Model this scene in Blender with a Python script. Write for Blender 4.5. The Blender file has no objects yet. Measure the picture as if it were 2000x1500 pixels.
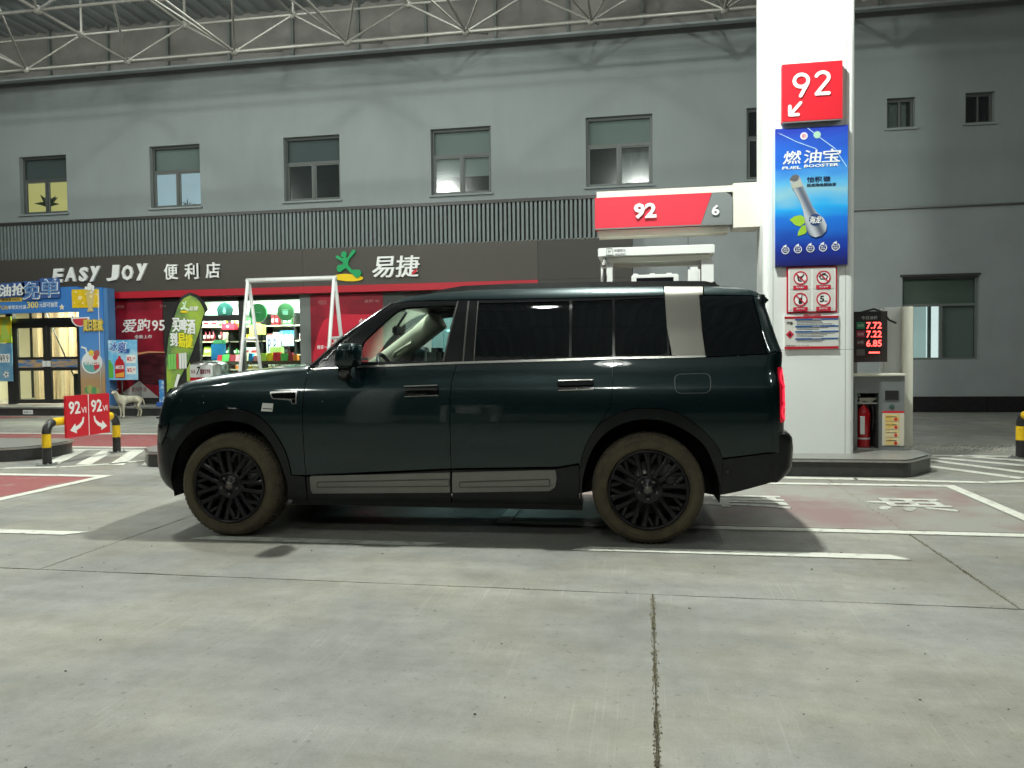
import bpy, bmesh, math, random
from mathutils import Vector, Matrix
from mathutils import geometry as mgeo
random.seed(7)
SC = bpy.context.scene
COL = SC.collection
# ------------------------------------------------------------------ camera
F_PX, YAW, PITCH, ROLL, CAM_H = 1503.5, 0.172763, -0.033690, 0.011523, 1.35
cam_d = bpy.data.cameras.new('camera'); cam = bpy.data.objects.new('camera', cam_d); COL.objects.link(cam)
fw = Vector((-math.sin(YAW)*math.cos(PITCH), math.cos(YAW)*math.cos(PITCH), math.sin(PITCH)))
rt = Vector((math.cos(YAW), math.sin(YAW), 0)); up = rt.cross(fw)
rt2 = rt*math.cos(ROLL) - up*math.sin(ROLL); up2 = rt*math.sin(ROLL) + up*math.cos(ROLL)
cam.matrix_world = Matrix(((rt2.x, up2.x, -fw.x, 0), (rt2.y, up2.y, -fw.y, 0), (rt2.z, up2.z, -fw.z, CAM_H), (0, 0, 0, 1)))
cam_d.sensor_width = 36; cam_d.lens = F_PX/2000*36; cam_d.clip_start = 0.05; cam_d.clip_end = 600
SC.camera = cam
# ------------------------------------------------------------------ night sky, exposure
w = bpy.data.worlds.new('World'); SC.world = w; w.use_nodes = True
nt = w.node_tree; bg = nt.nodes['Background']
sky = nt.nodes.new('ShaderNodeTexSky'); sky.sky_type = 'NISHITA'; sky.sun_disc = False
sky.sun_elevation = math.radians(-6); sky.sun_rotation = math.radians(200)
nt.links.new(sky.outputs[0], bg.inputs[0]); bg.inputs[1].default_value = 0.05
SC.view_settings.view_transform = 'Standard'; SC.view_settings.look = 'None'
SC.view_settings.exposure = 0.28; SC.view_settings.gamma = 1.0; SC.view_settings.use_curve_mapping = False
SC.render.engine = 'CYCLES'
SC.cycles.use_denoising = True; SC.cycles.max_bounces = 7; SC.cycles.diffuse_bounces = 3
SC.cycles.glossy_bounces = 4; SC.cycles.transparent_max_bounces = 12; SC.cycles.sample_clamp_indirect = 6
SC.cycles.caustics_reflective = False; SC.cycles.caustics_refractive = False
# lamp positions of the canopy floodlights (x, y, watts)
LAMP_Z = 7.9
LAMPS = [(-15.6, 8.2, 330, 7.9), (-7.7, 8.9, 360, 7.9), (-.2, 7.1, 620, 7.9), (8.0, 8.2, 150, 7.9)] + [(x, .4, p, 7.9) for x, p in ((-15.6, 60), (-7.7, 50), (-1.2, 28), (8.0, 50))] + [(-7.7, -6.2, 90, 7.9), (.3, -6.2, 90, 7.9)] + [(x, 14.3, p, 9.6) for x, p in ((-17, 55), (-12.6, 75), (-8.2, 85), (-3.8, 85), (.6, 40), (6.0, 10))]

# ------------------------------------------------------------------ photo point -> place (ray meets a known plane)
def ray(px, py):
    xi = (px-1000)/F_PX; yi = (750-py)/F_PX
    return fw + rt2*xi + up2*yi
def onY(px, py, Y):
    d = ray(px, py); s = Y/d.y; return (d.x*s, CAM_H+d.z*s)
def onG(px, py, z=0.0):
    d = ray(px, py); s = (z-CAM_H)/d.z; return (d.x*s, d.y*s)

# ------------------------------------------------------------------ materials
def mat(name, col, rough=0.6, metal=0.0, var=0.0, scale=6.0, bump=0.0, bscale=60.0, emit=None, estr=1.0, coat=0.0, spec=0.5, col2=None, thr=None, stretch=None):
    m = bpy.data.materials.new(name); m.use_nodes = True
    N = m.node_tree.nodes; L = m.node_tree.links; b = N['Principled BSDF']
    b.inputs['Base Color'].default_value = (*col, 1); b.inputs['Roughness'].default_value = rough
    b.inputs['Metallic'].default_value = metal; b.inputs['Specular IOR Level'].default_value = spec
    b.inputs['Coat Weight'].default_value = coat; b.inputs['Coat Roughness'].default_value = 0.03
    if emit is not None:
        b.inputs['Emission Color'].default_value = (*emit, 1); b.inputs['Emission Strength'].default_value = estr
    if var or bump or col2:
        g = N.new('ShaderNodeNewGeometry'); src = g.outputs['Position']
        if stretch:
            mp = N.new('ShaderNodeMapping'); mp.inputs['Scale'].default_value = stretch
            L.new(src, mp.inputs[0]); src = mp.outputs[0]
    if var or col2:
        n = N.new('ShaderNodeTexNoise'); n.inputs['Scale'].default_value = scale; n.inputs['Detail'].default_value = 7; n.inputs['Roughness'].default_value = 0.62
        L.new(src, n.inputs['Vector'])
        r = N.new('ShaderNodeValToRGB')
        lo, hi = (0.35, 0.65) if thr is None else thr
        r.color_ramp.elements[0].position = lo; r.color_ramp.elements[1].position = hi
        c0 = tuple(c*(1-var) for c in col); c1 = col2 if col2 else tuple(min(1, c*(1+var)) for c in col)
        r.color_ramp.elements[0].color = (*c0, 1); r.color_ramp.elements[1].color = (*c1, 1)
        L.new(n.outputs[0], r.inputs[0]); L.new(r.outputs[0], b.inputs['Base Color'])
    if bump:
        n2 = N.new('ShaderNodeTexNoise'); n2.inputs['Scale'].default_value = bscale; n2.inputs['Detail'].default_value = 4
        L.new(src, n2.inputs['Vector'])
        bp = N.new('ShaderNodeBump'); bp.inputs['Strength'].default_value = bump; bp.inputs['Distance'].default_value = 0.01
        L.new(n2.outputs[0], bp.inputs['Height']); L.new(bp.outputs[0], b.inputs['Normal'])
    return m
def glass_mat(name, tint=(0.8, 0.9, 0.88), refl=0.02, opac=0.0, base=(0.01, 0.012, 0.012)):
    m = bpy.data.materials.new(name); m.use_nodes = True
    N = m.node_tree.nodes; L = m.node_tree.links; N.remove(N['Principled BSDF'])
    out = N['Material Output']; tr = N.new('ShaderNodeBsdfTransparent'); tr.inputs[0].default_value = (*tint, 1)
    gl = N.new('ShaderNodeBsdfGlossy'); gl.inputs['Roughness'].default_value = refl
    fr = N.new('ShaderNodeFresnel'); gb = N.new('ShaderNodeNewGeometry'); mr_ = N.new('ShaderNodeMapRange'); mr_.inputs[3].default_value = 1.5; mr_.inputs[4].default_value = 1/1.5; L.new(gb.outputs['Backfacing'], mr_.inputs[0]); L.new(mr_.outputs[0], fr.inputs[0])
    mx = N.new('ShaderNodeMixShader'); L.new(fr.outputs[0], mx.inputs[0]); L.new(gl.outputs[0], mx.inputs[2])
    if opac > 0:
        df = N.new('ShaderNodeBsdfDiffuse'); df.inputs[0].default_value = (*base, 1)
        m2 = N.new('ShaderNodeMixShader'); m2.inputs[0].default_value = opac
        L.new(tr.outputs[0], m2.inputs[1]); L.new(df.outputs[0], m2.inputs[2]); L.new(m2.outputs[0], mx.inputs[1])
    else:
        L.new(tr.outputs[0], mx.inputs[1])
    L.new(mx.outputs[0], out.inputs[0]); return m
def nodes_of(m): return m.node_tree.nodes, m.node_tree.links

M = {}
def concrete(name, base, seed):
    m = bpy.data.materials.new(name); m.use_nodes = True; N, L = nodes_of(m); b = N['Principled BSDF']
    g = N.new('ShaderNodeNewGeometry'); mp = N.new('ShaderNodeMapping'); mp.inputs['Location'].default_value = (seed, seed*1.7, 0)
    L.new(g.outputs['Position'], mp.inputs[0])
    def noise(s, d, r=0.6, vec=None):
        n = N.new('ShaderNodeTexNoise'); n.inputs['Scale'].default_value = s; n.inputs['Detail'].default_value = d; n.inputs['Roughness'].default_value = r
        L.new(vec or mp.outputs[0], n.inputs['Vector']); return n.outputs[0]
    def rng(v, a, c, o0, o1):
        n = N.new('ShaderNodeMapRange'); n.inputs[1].default_value = a; n.inputs[2].default_value = c; n.inputs[3].default_value = o0; n.inputs[4].default_value = o1
        L.new(v, n.inputs[0]); return n.outputs[0]
    def mul(a, c):
        n = N.new('ShaderNodeMath'); n.operation = 'MULTIPLY'; L.new(a, n.inputs[0]); L.new(c, n.inputs[1]); return n.outputs[0]
    big = rng(noise(0.55, 5, .55), .3, .7, .70, 1.17)
    mid = rng(noise(5.5, 9, .75), .3, .7, .80, 1.15)
    fine = rng(noise(110, 3, .8), .3, .7, .88, 1.10)
    # wheel-worn streaks run along the lane, broom marks across it
    m3 = N.new('ShaderNodeMapping'); m3.inputs['Scale'].default_value = (.45, 4.5, 1); L.new(g.outputs['Position'], m3.inputs[0])
    lane = rng(noise(.8, 6, .6, m3.outputs[0]), .3, .7, .84, 1.08)
    m4 = N.new('ShaderNodeMapping'); m4.inputs['Rotation'].default_value = (0, 0, 0.03); m4.inputs['Scale'].default_value = (75, .8, 1); L.new(g.outputs['Position'], m4.inputs[0])
    br = noise(1.0, 2, .6, m4.outputs[0]); brm = rng(noise(1.3, 4, .6), .47, .60, 0, 1)
    brc = N.new('ShaderNodeMath'); brc.operation = 'MULTIPLY_ADD'; L.new(mul(rng(br, .60, .66, 0, 1), brm), brc.inputs[0]); brc.inputs[1].default_value = 0.17; brc.inputs[2].default_value = 1.0
    v = mul(mul(mul(big, mid), mul(fine, lane)), brc.outputs[0])
    sp = rng(noise(26, 2, .5), .66, .72, 1.0, .72)      # small dark oil spots
    v = mul(v, sp)
    cr = N.new('ShaderNodeValToRGB'); L.new(noise(.9, 3), cr.inputs[0])
    cr.color_ramp.elements[0].position = .35; cr.color_ramp.elements[1].position = .65
    cr.color_ramp.elements[0].color = (base[0]*.99, base[1]*1.0, base[2]*1.03, 1); cr.color_ramp.elements[1].color = (base[0]*1.03, base[1]*1.0, base[2]*.91, 1)
    vm = N.new('ShaderNodeVectorMath'); vm.operation = 'SCALE'; L.new(cr.outputs[0], vm.inputs[0]); L.new(v, vm.inputs['Scale'])
    L.new(vm.outputs[0], b.inputs['Base Color'])
    b.inputs['Specular IOR Level'].default_value = .35
    L.new(rng(noise(2.1, 5), .3, .7, .42, .75), b.inputs['Roughness'])
    bp = N.new('ShaderNodeBump'); bp.inputs['Strength'].default_value = .35; bp.inputs['Distance'].default_value = .004
    hh = N.new('ShaderNodeMath'); hh.operation = 'ADD'; L.new(noise(70, 4), hh.inputs[0]); L.new(mul(br, brm), hh.inputs[1])
    L.new(hh.outputs[0], bp.inputs['Height']); L.new(bp.outputs[0], b.inputs['Normal'])
    return m
CONC = (.250, .250, .229)
M['concrete'] = concrete('concrete', CONC, 3.1)
M['concrete_far'] = concrete('concrete_far', (.27, .27, .25), 9.4)
M['joint'] = mat('joint_fill', (.12, .115, .095), .95, var=.5, scale=20, bump=.6)
M['asphalt'] = mat('asphalt', (.055, .055, .055), .9, var=.3, scale=2, bump=.5, bscale=120)
def paint(name, col, wear=(.42, .52), scale=7.0):     # road paint worn through to concrete in patches
    return mat(name, tuple(c*1.0 for c in col), .55, var=.13, scale=scale, col2=(.27, .27, .24), thr=(wear[0]+.12, wear[1]+.16), bump=.25, bscale=90)
M['line'] = paint('line_paint', (.70, .71, .63), (.42, .56), 11.0)
M['line_worn'] = paint('line_paint_worn', (.60, .61, .55), (.34, .50))
M['red_paint'] = paint('red_road_paint', (.30, .085, .085), (.42, .60), 3.0)
M['red_worn'] = paint('red_road_paint_worn', (.27, .185, .175), (.26, .40), 1.1)
M['wall'] = mat('wall_render', (.255, .290, .290), .85, var=.035, scale=1.0, stretch=(1.6, 1.6, .5), bump=.15, bscale=40)
M['wall_low'] = mat('wall_panel', (.285, .315, .32), .7, var=.05, scale=1.2)
M['plinth'] = mat('black_granite', (.012, .012, .013), .25, var=.3, scale=30)
M['frame_dark'] = mat('window_frame', (.085, .095, .09), .45, metal=.2)
M['frame_green'] = mat('window_frame_grey', (.13, .15, .14), .5)
M['black_frame'] = mat('shop_frame', (.03, .03, .028), .4)
M['fascia'] = mat('brown_sign_board', (.055, .050, .042), .55, var=.04, scale=1.0)
M['slat'] = mat('grey_slat', (.15, .18, .18), .55)
M['slat_back'] = mat('slat_void', (.045, .05, .05), .9)
M['white_led'] = mat('white_channel_letter', (.80, .82, .80), .5)
M['white'] = mat('white_paint', (.78, .80, .78), .45, var=.02, scale=2)
M['col_white'] = mat('column_panel', (.74, .77, .75), .32, var=.02, scale=1.3)
M['cream_white'] = mat('cream_panel', (.70, .70, .60), .4)
M['red'] = mat('red_sign', (.60, .012, .025), .4)
M['red_dark'] = mat('red_strip', (.42, .008, .022), .45)
M['grey_sign'] = mat('grey_sign', (.17, .19, .19), .45)
M['green'] = mat('green_logo', (.0, .30, .09), .5)
M['yellow'] = mat('yellow_logo', (.82, .56, .0), .5)
M['black'] = mat('black_plastic', (.012, .012, .012), .45)
M['black_paint'] = mat('black_paint', (.02, .02, .02), .35, var=.3, scale=14)
M['yellow_paint'] = mat('yellow_paint', (.72, .47, .01), .38, var=.12, scale=14)
M['steel'] = mat('stainless_steel', (.55, .55, .53), .28, metal=1.0, var=.1, scale=20)
M['steel_dull'] = mat('dull_steel', (.33, .34, .33), .45, metal=.8)
M['granite'] = mat('island_top', (.20, .20, .185), .35, var=.25, scale=40)
M['kerb_dark'] = mat('island_side', (.035, .036, .036), .3, var=.25, scale=8)
M['cabinet'] = mat('cabinet_grey', (.20, .215, .215), .4, metal=.3)
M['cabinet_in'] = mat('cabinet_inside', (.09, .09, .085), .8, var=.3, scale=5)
M['ext_red'] = mat('extinguisher_red', (.52, .01, .015), .25, coat=.5)
M['led'] = mat('led_digit', (.1, 0, 0), .5, emit=(1, .06, .05), estr=5.0)
M['dog'] = mat('dog_fur', (.50, .46, .36), .9, var=.22, scale=9, bump=.8, bscale=120)
M['dark_hair'] = mat('dark_fur', (.10, .08, .06), .9)
M['truss'] = mat('truss_paint', (.22, .218, .195), .5, var=.06, scale=3)
M['deck'] = mat('roof_deck', (.20, .225, .225), .6, var=.08, scale=1)
M['fascia_in'] = mat('fascia_back', (.20, .195, .18), .7, var=.16, scale=1.6)
M['blue_arch'] = mat('blue_print', (.045, .19, .52), .45)
M['wood'] = mat('pale_wood', (.62, .45, .25), .5, var=.25, scale=2, stretch=(8, 8, .6))
M['cream'] = mat('cream_wall', (.70, .62, .45), .7)
M['shop_white'] = mat('shop_white', (.82, .84, .78), .6)
M['tile_floor'] = mat('platform_stone', (.19, .19, .175), .6, var=.15, scale=8)
M['glass'] = glass_mat('clear_glass')
M['win_glass'] = glass_mat('window_glass', (.80, .84, .83), opac=.08, refl=.14, base=(.10, .13, .13))
def flat(name, col, rough=.5, **k):
    if name not in M: M[name] = mat(name, col, rough, **k)
    return M[name]

# ------------------------------------------------------------------ object helpers
def wloc(o):
    v = Vector((0, 0, 0))
    while o is not None: v += o.location; o = o.parent
    return v
def tag(o, label=None, cat=None, group=None, kind=None):
    if label: o['label'] = label
    if cat: o['category'] = cat
    if group: o['group'] = group
    if kind: o['kind'] = kind
    return o
def thing(name, label, cat, loc=(0, 0, 0), group=None, rz=0.0, kind=None):
    o = bpy.data.objects.new(name, None); COL.objects.link(o); o.location = loc; o.rotation_euler = (0, 0, rz)
    o.empty_display_size = .1
    return tag(o, label, cat, group, kind)
class MB:
    def __init__(s): s.v = []; s.f = []; s.smooth = []
    def add(s, vs, fs, sm=False):
        n = len(s.v); s.v += [tuple(v) for v in vs]; s.f += [tuple(i+n for i in f) for f in fs]; s.smooth += [sm]*len(fs); return s
    def box(s, x0, x1, y0, y1, z0, z1):
        s.add([(x0,y0,z0),(x1,y0,z0),(x1,y1,z0),(x0,y1,z0),(x0,y0,z1),(x1,y0,z1),(x1,y1,z1),(x0,y1,z1)],
              [(0,3,2,1),(4,5,6,7),(0,1,5,4),(1,2,6,5),(2,3,7,6),(3,0,4,7)]); return s
    def bbox(s, x0, x1, y0, y1, z0, z1, b=.01):    # chamfered box
        bm = bmesh.new(); bmesh.ops.create_cube(bm, size=1)
        for v in bm.verts: v.co = Vector(((x0+x1)/2+v.co.x*(x1-x0), (y0+y1)/2+v.co.y*(y1-y0), (z0+z1)/2+v.co.z*(z1-z0)))
        bmesh.ops.bevel(bm, geom=bm.edges[:], offset=b, segments=2, affect='EDGES')
        bm.verts.index_update(); s.add([v.co[:] for v in bm.verts], [[v.index for v in f.verts] for f in bm.faces]); bm.free(); return s
    def prism(s, poly, frame, d0, d1):            # 2D polygon in a frame (o,x,y,n) extruded from d0 to d1 along n
        o, x, y, n = frame; k = len(poly); vs = [o+x*p[0]+y*p[1]+n*d0 for p in poly]+[o+x*p[0]+y*p[1]+n*d1 for p in poly]
        area = sum(poly[i][0]*poly[(i+1) % k][1]-poly[(i+1) % k][0]*poly[i][1] for i in range(k))
        tr = mgeo.tessellate_polygon([[Vector((p[0], p[1], 0)) for p in poly]])
        fs = []
        for t in tr:
            a, b2, c = (poly[i] for i in t)
            if (b2[0]-a[0])*(c[1]-a[1])-(c[0]-a[0])*(b2[1]-a[1]) < 0: t = (t[0], t[2], t[1])
            fs.append(tuple(i+k for i in t)); fs.append((t[0], t[2], t[1]))
        for i in range(k):
            j = (i+1) % k
            fs.append((i, j, j+k, i+k) if area > 0 else (j, i, i+k, j+k))
        return s.add(vs, fs)
    def tube(s, pts, r, n=10, caps=True):
        pts = [Vector(p) for p in pts]; rings = []; prev = None
        rr = r if isinstance(r, (list, tuple)) else [r]*len(pts)
        for i, p in enumerate(pts):
            t = (pts[min(i+1, len(pts)-1)]-pts[max(i-1, 0)]).normalized()
            a = prev if prev is not None else (Vector((0, 0, 1)) if abs(t.z) < .9 else Vector((1, 0, 0)))
            u = (a - t*a.dot(t)).normalized(); w_ = t.cross(u); prev = u
            rings.append([p+(u*math.cos(q)+w_*math.sin(q))*rr[i] for q in [2*math.pi*k/n for k in range(n)]])
        vs = [v for r_ in rings for v in r_]; fs = []
        for i in range(len(pts)-1):
            for k in range(n): fs.append((i*n+k, i*n+(k+1) % n, (i+1)*n+(k+1) % n, (i+1)*n+k))
        if caps: fs += [tuple(range(n-1, -1, -1)), tuple(range((len(pts)-1)*n, len(pts)*n))]
        return s.add(vs, fs, True)
    def lathe(s, prof, o, axis, n=32, sm=True):    # prof: (radius, along-axis)
        o = Vector(o); axis = Vector(axis).normalized(); a = Vector((0, 0, 1)) if abs(axis.z) < .9 else Vector((1, 0, 0))
        u = (a-axis*a.dot(axis)).normalized(); w_ = axis.cross(u)
        vs = [o+axis*h+(u*math.cos(q)+w_*math.sin(q))*r for r, h in prof for q in [2*math.pi*k/n for k in range(n)]]
        fs = [(i*n+k, i*n+(k+1) % n, (i+1)*n+(k+1) % n, (i+1)*n+k) for i in range(len(prof)-1) for k in range(n)]
        return s.add(vs, fs, sm)
    def ball(s, c, r, seg=12, ring=8, sc=(1, 1, 1)):
        c = Vector(c); vs = []; fs = []
        for i in range(ring+1):
            th = math.pi*i/ring
            for k in range(seg):
                q = 2*math.pi*k/seg; vs.append(c+Vector((r*sc[0]*math.sin(th)*math.cos(q), r*sc[1]*math.sin(th)*math.sin(q), r*sc[2]*math.cos(th))))
        for i in range(ring):
            for k in range(seg): fs.append((i*seg+k, (i+1)*seg+k, (i+1)*seg+(k+1) % seg, i*seg+(k+1) % seg))
        return s.add(vs, fs, True)
    def mesh(s, name, m, off=Vector((0, 0, 0))):
        me = bpy.data.meshes.new(name); me.from_pydata([tuple(Vector(v)-off) for v in s.v], [], s.f)
        me.polygons.foreach_set('use_smooth', s.smooth)
        if m is not None: me.materials.append(m)
        bm = bmesh.new(); bm.from_mesh(me); bmesh.ops.remove_doubles(bm, verts=bm.verts, dist=1e-5); bm.to_mesh(me); bm.free()
        me.update(); return me
    def build(s, name, m, parent=None, local=False, **kw):
        if parent is None:
            xs = [v[0] for v in s.v]; ys = [v[1] for v in s.v]; zs = [v[2] for v in s.v]
            off = Vector(((min(xs)+max(xs))/2, (min(ys)+max(ys))/2, min(zs)))
        else: off = Vector((0, 0, 0)) if local else wloc(parent)
        o = bpy.data.objects.new(name, s.mesh(name, m, off)); COL.objects.link(o)
        if parent is None: o.location = off
        else: o.parent = parent
        return tag(o, **kw)
def dup(o, loc, parent=None):
    c = o.copy(); COL.objects.link(c); c.location = loc
    if parent is not None: c.parent = parent
    return c
V = Vector
def FR(Y, ox=0.0, oz=0.0): return (V((ox, Y, oz)), V((1, 0, 0)), V((0, 0, 1)), V((0, -1, 0)))     # facing the forecourt
def circ(cx, cy, r, n=20, ry=None): return [(cx+r*math.cos(2*math.pi*k/n), cy+(ry or r)*math.sin(2*math.pi*k/n)) for k in range(n)]
def rectp(x0, y0, x1, y1): return [(x0, y0), (x1, y0), (x1, y1), (x0, y1)]
def rrect(x0, y0, x1, y1, r, n=5):
    out = []
    for cx, cy, a in ((x1-r, y1-r, 0), (x0+r, y1-r, 90), (x0+r, y0+r, 180), (x1-r, y0+r, 270)):
        for k in range(n+1):
            q = math.radians(a+90*k/n); out.append((cx+r*math.cos(q), cy+r*math.sin(q)))
    return out
def ringmb(mb, frame, cx, cy, r0, r1, d0, d1, n=28, a0=0, a1=360):
    o, x, y, nn = frame; full = abs(a1-a0) >= 360
    steps = n if full else n+1; vs = []
    for k in range(steps):
        q = math.radians(a0+(a1-a0)*k/n)
        for r, d in ((r0, d1), (r1, d1), (r1, d0), (r0, d0)): vs.append(o+x*(cx+r*math.cos(q))+y*(cy+r*math.sin(q))+nn*d)
    fs = []
    for k in range(n):
        a = k*4; b = ((k+1) % steps)*4
        for i in range(4): fs.append((a+i, a+(i+1) % 4, b+(i+1) % 4, b+i))
    return mb.add(vs, fs)
def capsule(p, q, r0, r1, n=8):
    a = math.atan2(q[1]-p[1], q[0]-p[0]); out = []
    for k in range(n+1): t = a+math.pi/2+math.pi*k/n; out.append((p[0]+r0*math.cos(t), p[1]+r0*math.sin(t)))
    for k in range(n+1): t = a-math.pi/2+math.pi*k/n; out.append((q[0]+r1*math.cos(t), q[1]+r1*math.sin(t)))
    return out
_tcache = {}
def text_raw(body, bold, spacing):
    key = (body, bold, spacing)
    if key in _tcache: return _tcache[key]
    c = bpy.data.curves.new('t', 'FONT'); c.body = body; c.offset = bold; c.space_character = spacing; c.resolution_u = 2
    o = bpy.data.objects.new('t', c); COL.objects.link(o); bpy.context.view_layer.update()
    me = bpy.data.meshes.new_from_object(o.evaluated_get(bpy.context.evaluated_depsgraph_get()))
    bm = bmesh.new(); bm.from_mesh(me); bmesh.ops.remove_doubles(bm, verts=bm.verts, dist=1e-5)
    vs = [v.co.copy() for v in bm.verts]; bm.verts.index_update(); fs = [[v.index for v in f.verts] for f in bm.faces]
    bd = [(e.verts[0].index, e.verts[1].index, [l.vert.index for l in e.link_loops[0].face.loops]) for e in bm.edges if len(e.link_faces) == 1]
    bm.free(); COL.objects.unlink(o); bpy.data.objects.remove(o); bpy.data.curves.remove(c); bpy.data.meshes.remove(me)
    _tcache[key] = (vs, fs, bd); return _tcache[key]
def text_mb(mb, body, frame, x0, y0, x1, y1, d0, d1, bold=0.0, shear=0.0, spacing=1.0, rot=0):
    cjk = any(ord(c) > 0x2e00 for c in body)
    if cjk and bold:       # heavy Chinese type: the glyph laid down a few times, each a hair further out
        h = (y1-y0); b_ = min(bold, .045)*h*.62
        for k, (sx_, sy_) in enumerate(((0, 0), (1, .55), (-1, -.55), (1, -.55), (-1, .55))):
            _text_mb(mb, body, frame, x0+b_*sx_+b_*.5*0, y0+b_*sy_, x1+b_*sx_, y1+b_*sy_, d0, d1+.0003*k, 0, shear, spacing, rot)
        return mb
    return _text_mb(mb, body, frame, x0, y0, x1, y1, d0, d1, bold, shear, spacing, rot)
def _text_mb(mb, body, frame, x0, y0, x1, y1, d0, d1, bold=0.0, shear=0.0, spacing=1.0, rot=0):
    vs, fs, bd = text_raw(body, bold, spacing)
    if not vs: return mb
    if rot: vs = [Matrix.Rotation(math.radians(rot), 3, 'Z') @ v for v in vs]
    mx0, mx1 = min(v.x for v in vs), max(v.x for v in vs); my0, my1 = min(v.y for v in vs), max(v.y for v in vs)
    o, x, y, n = frame; sx = (x1-x0)/(mx1-mx0); sy = (y1-y0)/(my1-my0); k = len(vs); P = []
    for d in (d0, d1):
        for v in vs:
            yy = (v.y-my0)*sy; P.append(o+x*(x0+(v.x-mx0)*sx+shear*yy)+y*(y0+yy)+n*d)
    F = [tuple(i+k for i in f) for f in fs]
    for a, b, loop in bd:
        i = loop.index(a); fwd = loop[(i+1) % len(loop)] == b
        F.append((a, b, b+k, a+k) if fwd else (b, a, a+k, b+k))
    # make the front faces look along +n
    return mb.add(P, F)
def text(body, name, m, parent, frame, x0, y0, x1, y1, depth=.004, base=.001, local=False, **k):
    mb = MB(); text_mb(mb, body, frame, x0, y0, x1, y1, base, base+depth, **k)
    return mb.build(name, m, parent, local)
def pbox(Y, x0, yb, x1, yt):          # photo box on the plane Y -> X0, Z0, X1, Z1
    a = onY(x0, (yb+yt)/2, Y)[0]; b = onY(x1, (yb+yt)/2, Y)[0]; xm = (x0+x1)/2
    return a, onY(xm, yb, Y)[1], b, onY(xm, yt, Y)[1]
def text_px(body, name, m, parent, Y, x0, yb, x1, yt, depth=.03, **k):
    X0, Z0, X1, Z1 = pbox(Y, x0, yb, x1, yt)
    return text(body, name, m, parent, FR(Y), X0, Z0, X1, Z1, depth=depth, **k)
# ================================================================== SETTING: ground
g = MB().box(-160, 160, -120, 200, -.6, -.05).build('ground', M['asphalt'], kind='structure')
fill = MB().box(-27, 30, -11, 30, -.049, -.014).build('joint_bed', M['joint'], g)
def slab(x0, x1, y0, y1, m, seed, gap=.006):
    R = random.Random(seed); pts = []
    def side(a, b):
        n = max(2, int((V(b)-V(a)).length/.12)); d = (V(b)-V(a)); nrm = V((-d.y, d.x)).normalized()
        wob = 0
        for i in range(n):
            t = i/n; wob = .75*wob+R.uniform(-.0022, .0022)
            j = 0 if i == 0 else wob+(R.random() < .08)*R.uniform(.002, .007)
            p = V(a)+d*t+nrm*j; pts.append((p.x, p.y))
    x0 += gap; x1 -= gap; y0 += gap; y1 -= gap
    side((x0, y0), (x1, y0)); side((x1, y0), (x1, y1)); side((x1, y1), (x0, y1)); side((x0, y1), (x0, y0))
    mb = MB().prism(pts, (V((0, 0, 0)), V((1, 0, 0)), V((0, 1, 0)), V((0, 0, 1))), -.12, 0)
    return mb.build('concrete_slab', m, g)
near_x = [.03+5.86*i for i in range(-5, 6)]; far_x = [1.93+5.86*i for i in range(-5, 6)]
rows = [(-10.4, -5.5, near_x), (-5.5, -.55, far_x), (-.55, 4.40, near_x), (4.40, 9.95, far_x), (9.95, 15.2, far_x), (15.2, 20.4, near_x), (20.4, 25.6, far_x)]
k = 0
for y0, y1, xs in rows:
    for a, b in zip(xs[:-1], xs[1:]):
        k += 1; slab(a, b, y0, y1, M['concrete'] if y1 < 11 else M['concrete_far'], k, .005 if y0 == -.55 else .004)
def sheet(name, poly, z, m, label=None):
    mb = MB(); mb.prism(poly, (V((0, 0, 0)), V((1, 0, 0)), V((0, 1, 0)), V((0, 0, 1))), z-.003, z)
    o = mb.build(name, m, g); return o
# lane dashes with slanted ends
LN = M['line']; LW = M['line_worn']
sheet('lane_line', [(-9.4, 5.30), (-4.52, 5.30), (-4.38, 5.42), (-9.4, 5.42)], .006, LN)
sheet('lane_line', [(-3.42, 5.30), (-1.60, 5.32), (-1.44, 5.42), (-3.3, 5.41)], .006, LW)
sheet('lane_line', [(-.52, 5.33), (1.70, 5.35), (1.60, 5.47), (-.40, 5.44)], .006, LN)
# fuelling box (worn red inside)
def box_lines(x0, x1, y0, y1, w=.11, m=LN):
    sheet('bay_line', rectp(x0, y0, x1, y0+w), .0065, m); sheet('bay_line', rectp(x0, y1-w, x1, y1), .0065, m)
    sheet('bay_line', rectp(x0, y0+w, x0+w, y1-w), .0065, m); sheet('bay_line', rectp(x1-w, y0+w, x1, y1-w), .0065, m)
box_lines(-1.22, 3.08, 6.12, 8.45)
sheet('red_bay', rectp(-1.08, 6.26, 2.94, 8.31), .0035, M['red_worn'])
box_lines(-11.2, -6.28, 6.12, 8.20, .13)
sheet('red_bay', rectp(-11.0, 6.27, -6.44, 8.05), .0035, M['red_paint'])
GF = lambda ox, oy: (V((ox, oy, 0)), V((0, 1, 0)), V((-1, 0, 0)), V((0, 0, 1)))
mb = MB(); text_mb(mb, '油', GF(2.62, 7.02), 0, 0, .57, .64, .005, .0075, bold=.045); mb.build('road_lettering', LW, g)
mb = MB(); text_mb(mb, '加', GF(1.25, 7.02), 0, 0, .58, .72, .005, .0075, bold=.045); mb.build('road_lettering', LW, g)
# far bays on the shop side of the islands
for x0, x1 in ((-13.6, -6.6), (-5.4, 3.2)):
    sheet('red_bay', rectp(x0, 11.05, x1, 12.9), .0035, M['red_paint']); sheet('bay_line', rectp(x0-.3, 12.95, x1+.3, 13.08), .0065, LN)
    sheet('bay_line', rectp(x0-.3, 10.88, x1+.3, 11.0), .0065, LN)
sheet('red_bay', [(-22, 16.2), (-16, 16.3), (-14.9, 17.2), (-22, 17.3)], .0035, M['red_paint'])
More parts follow.
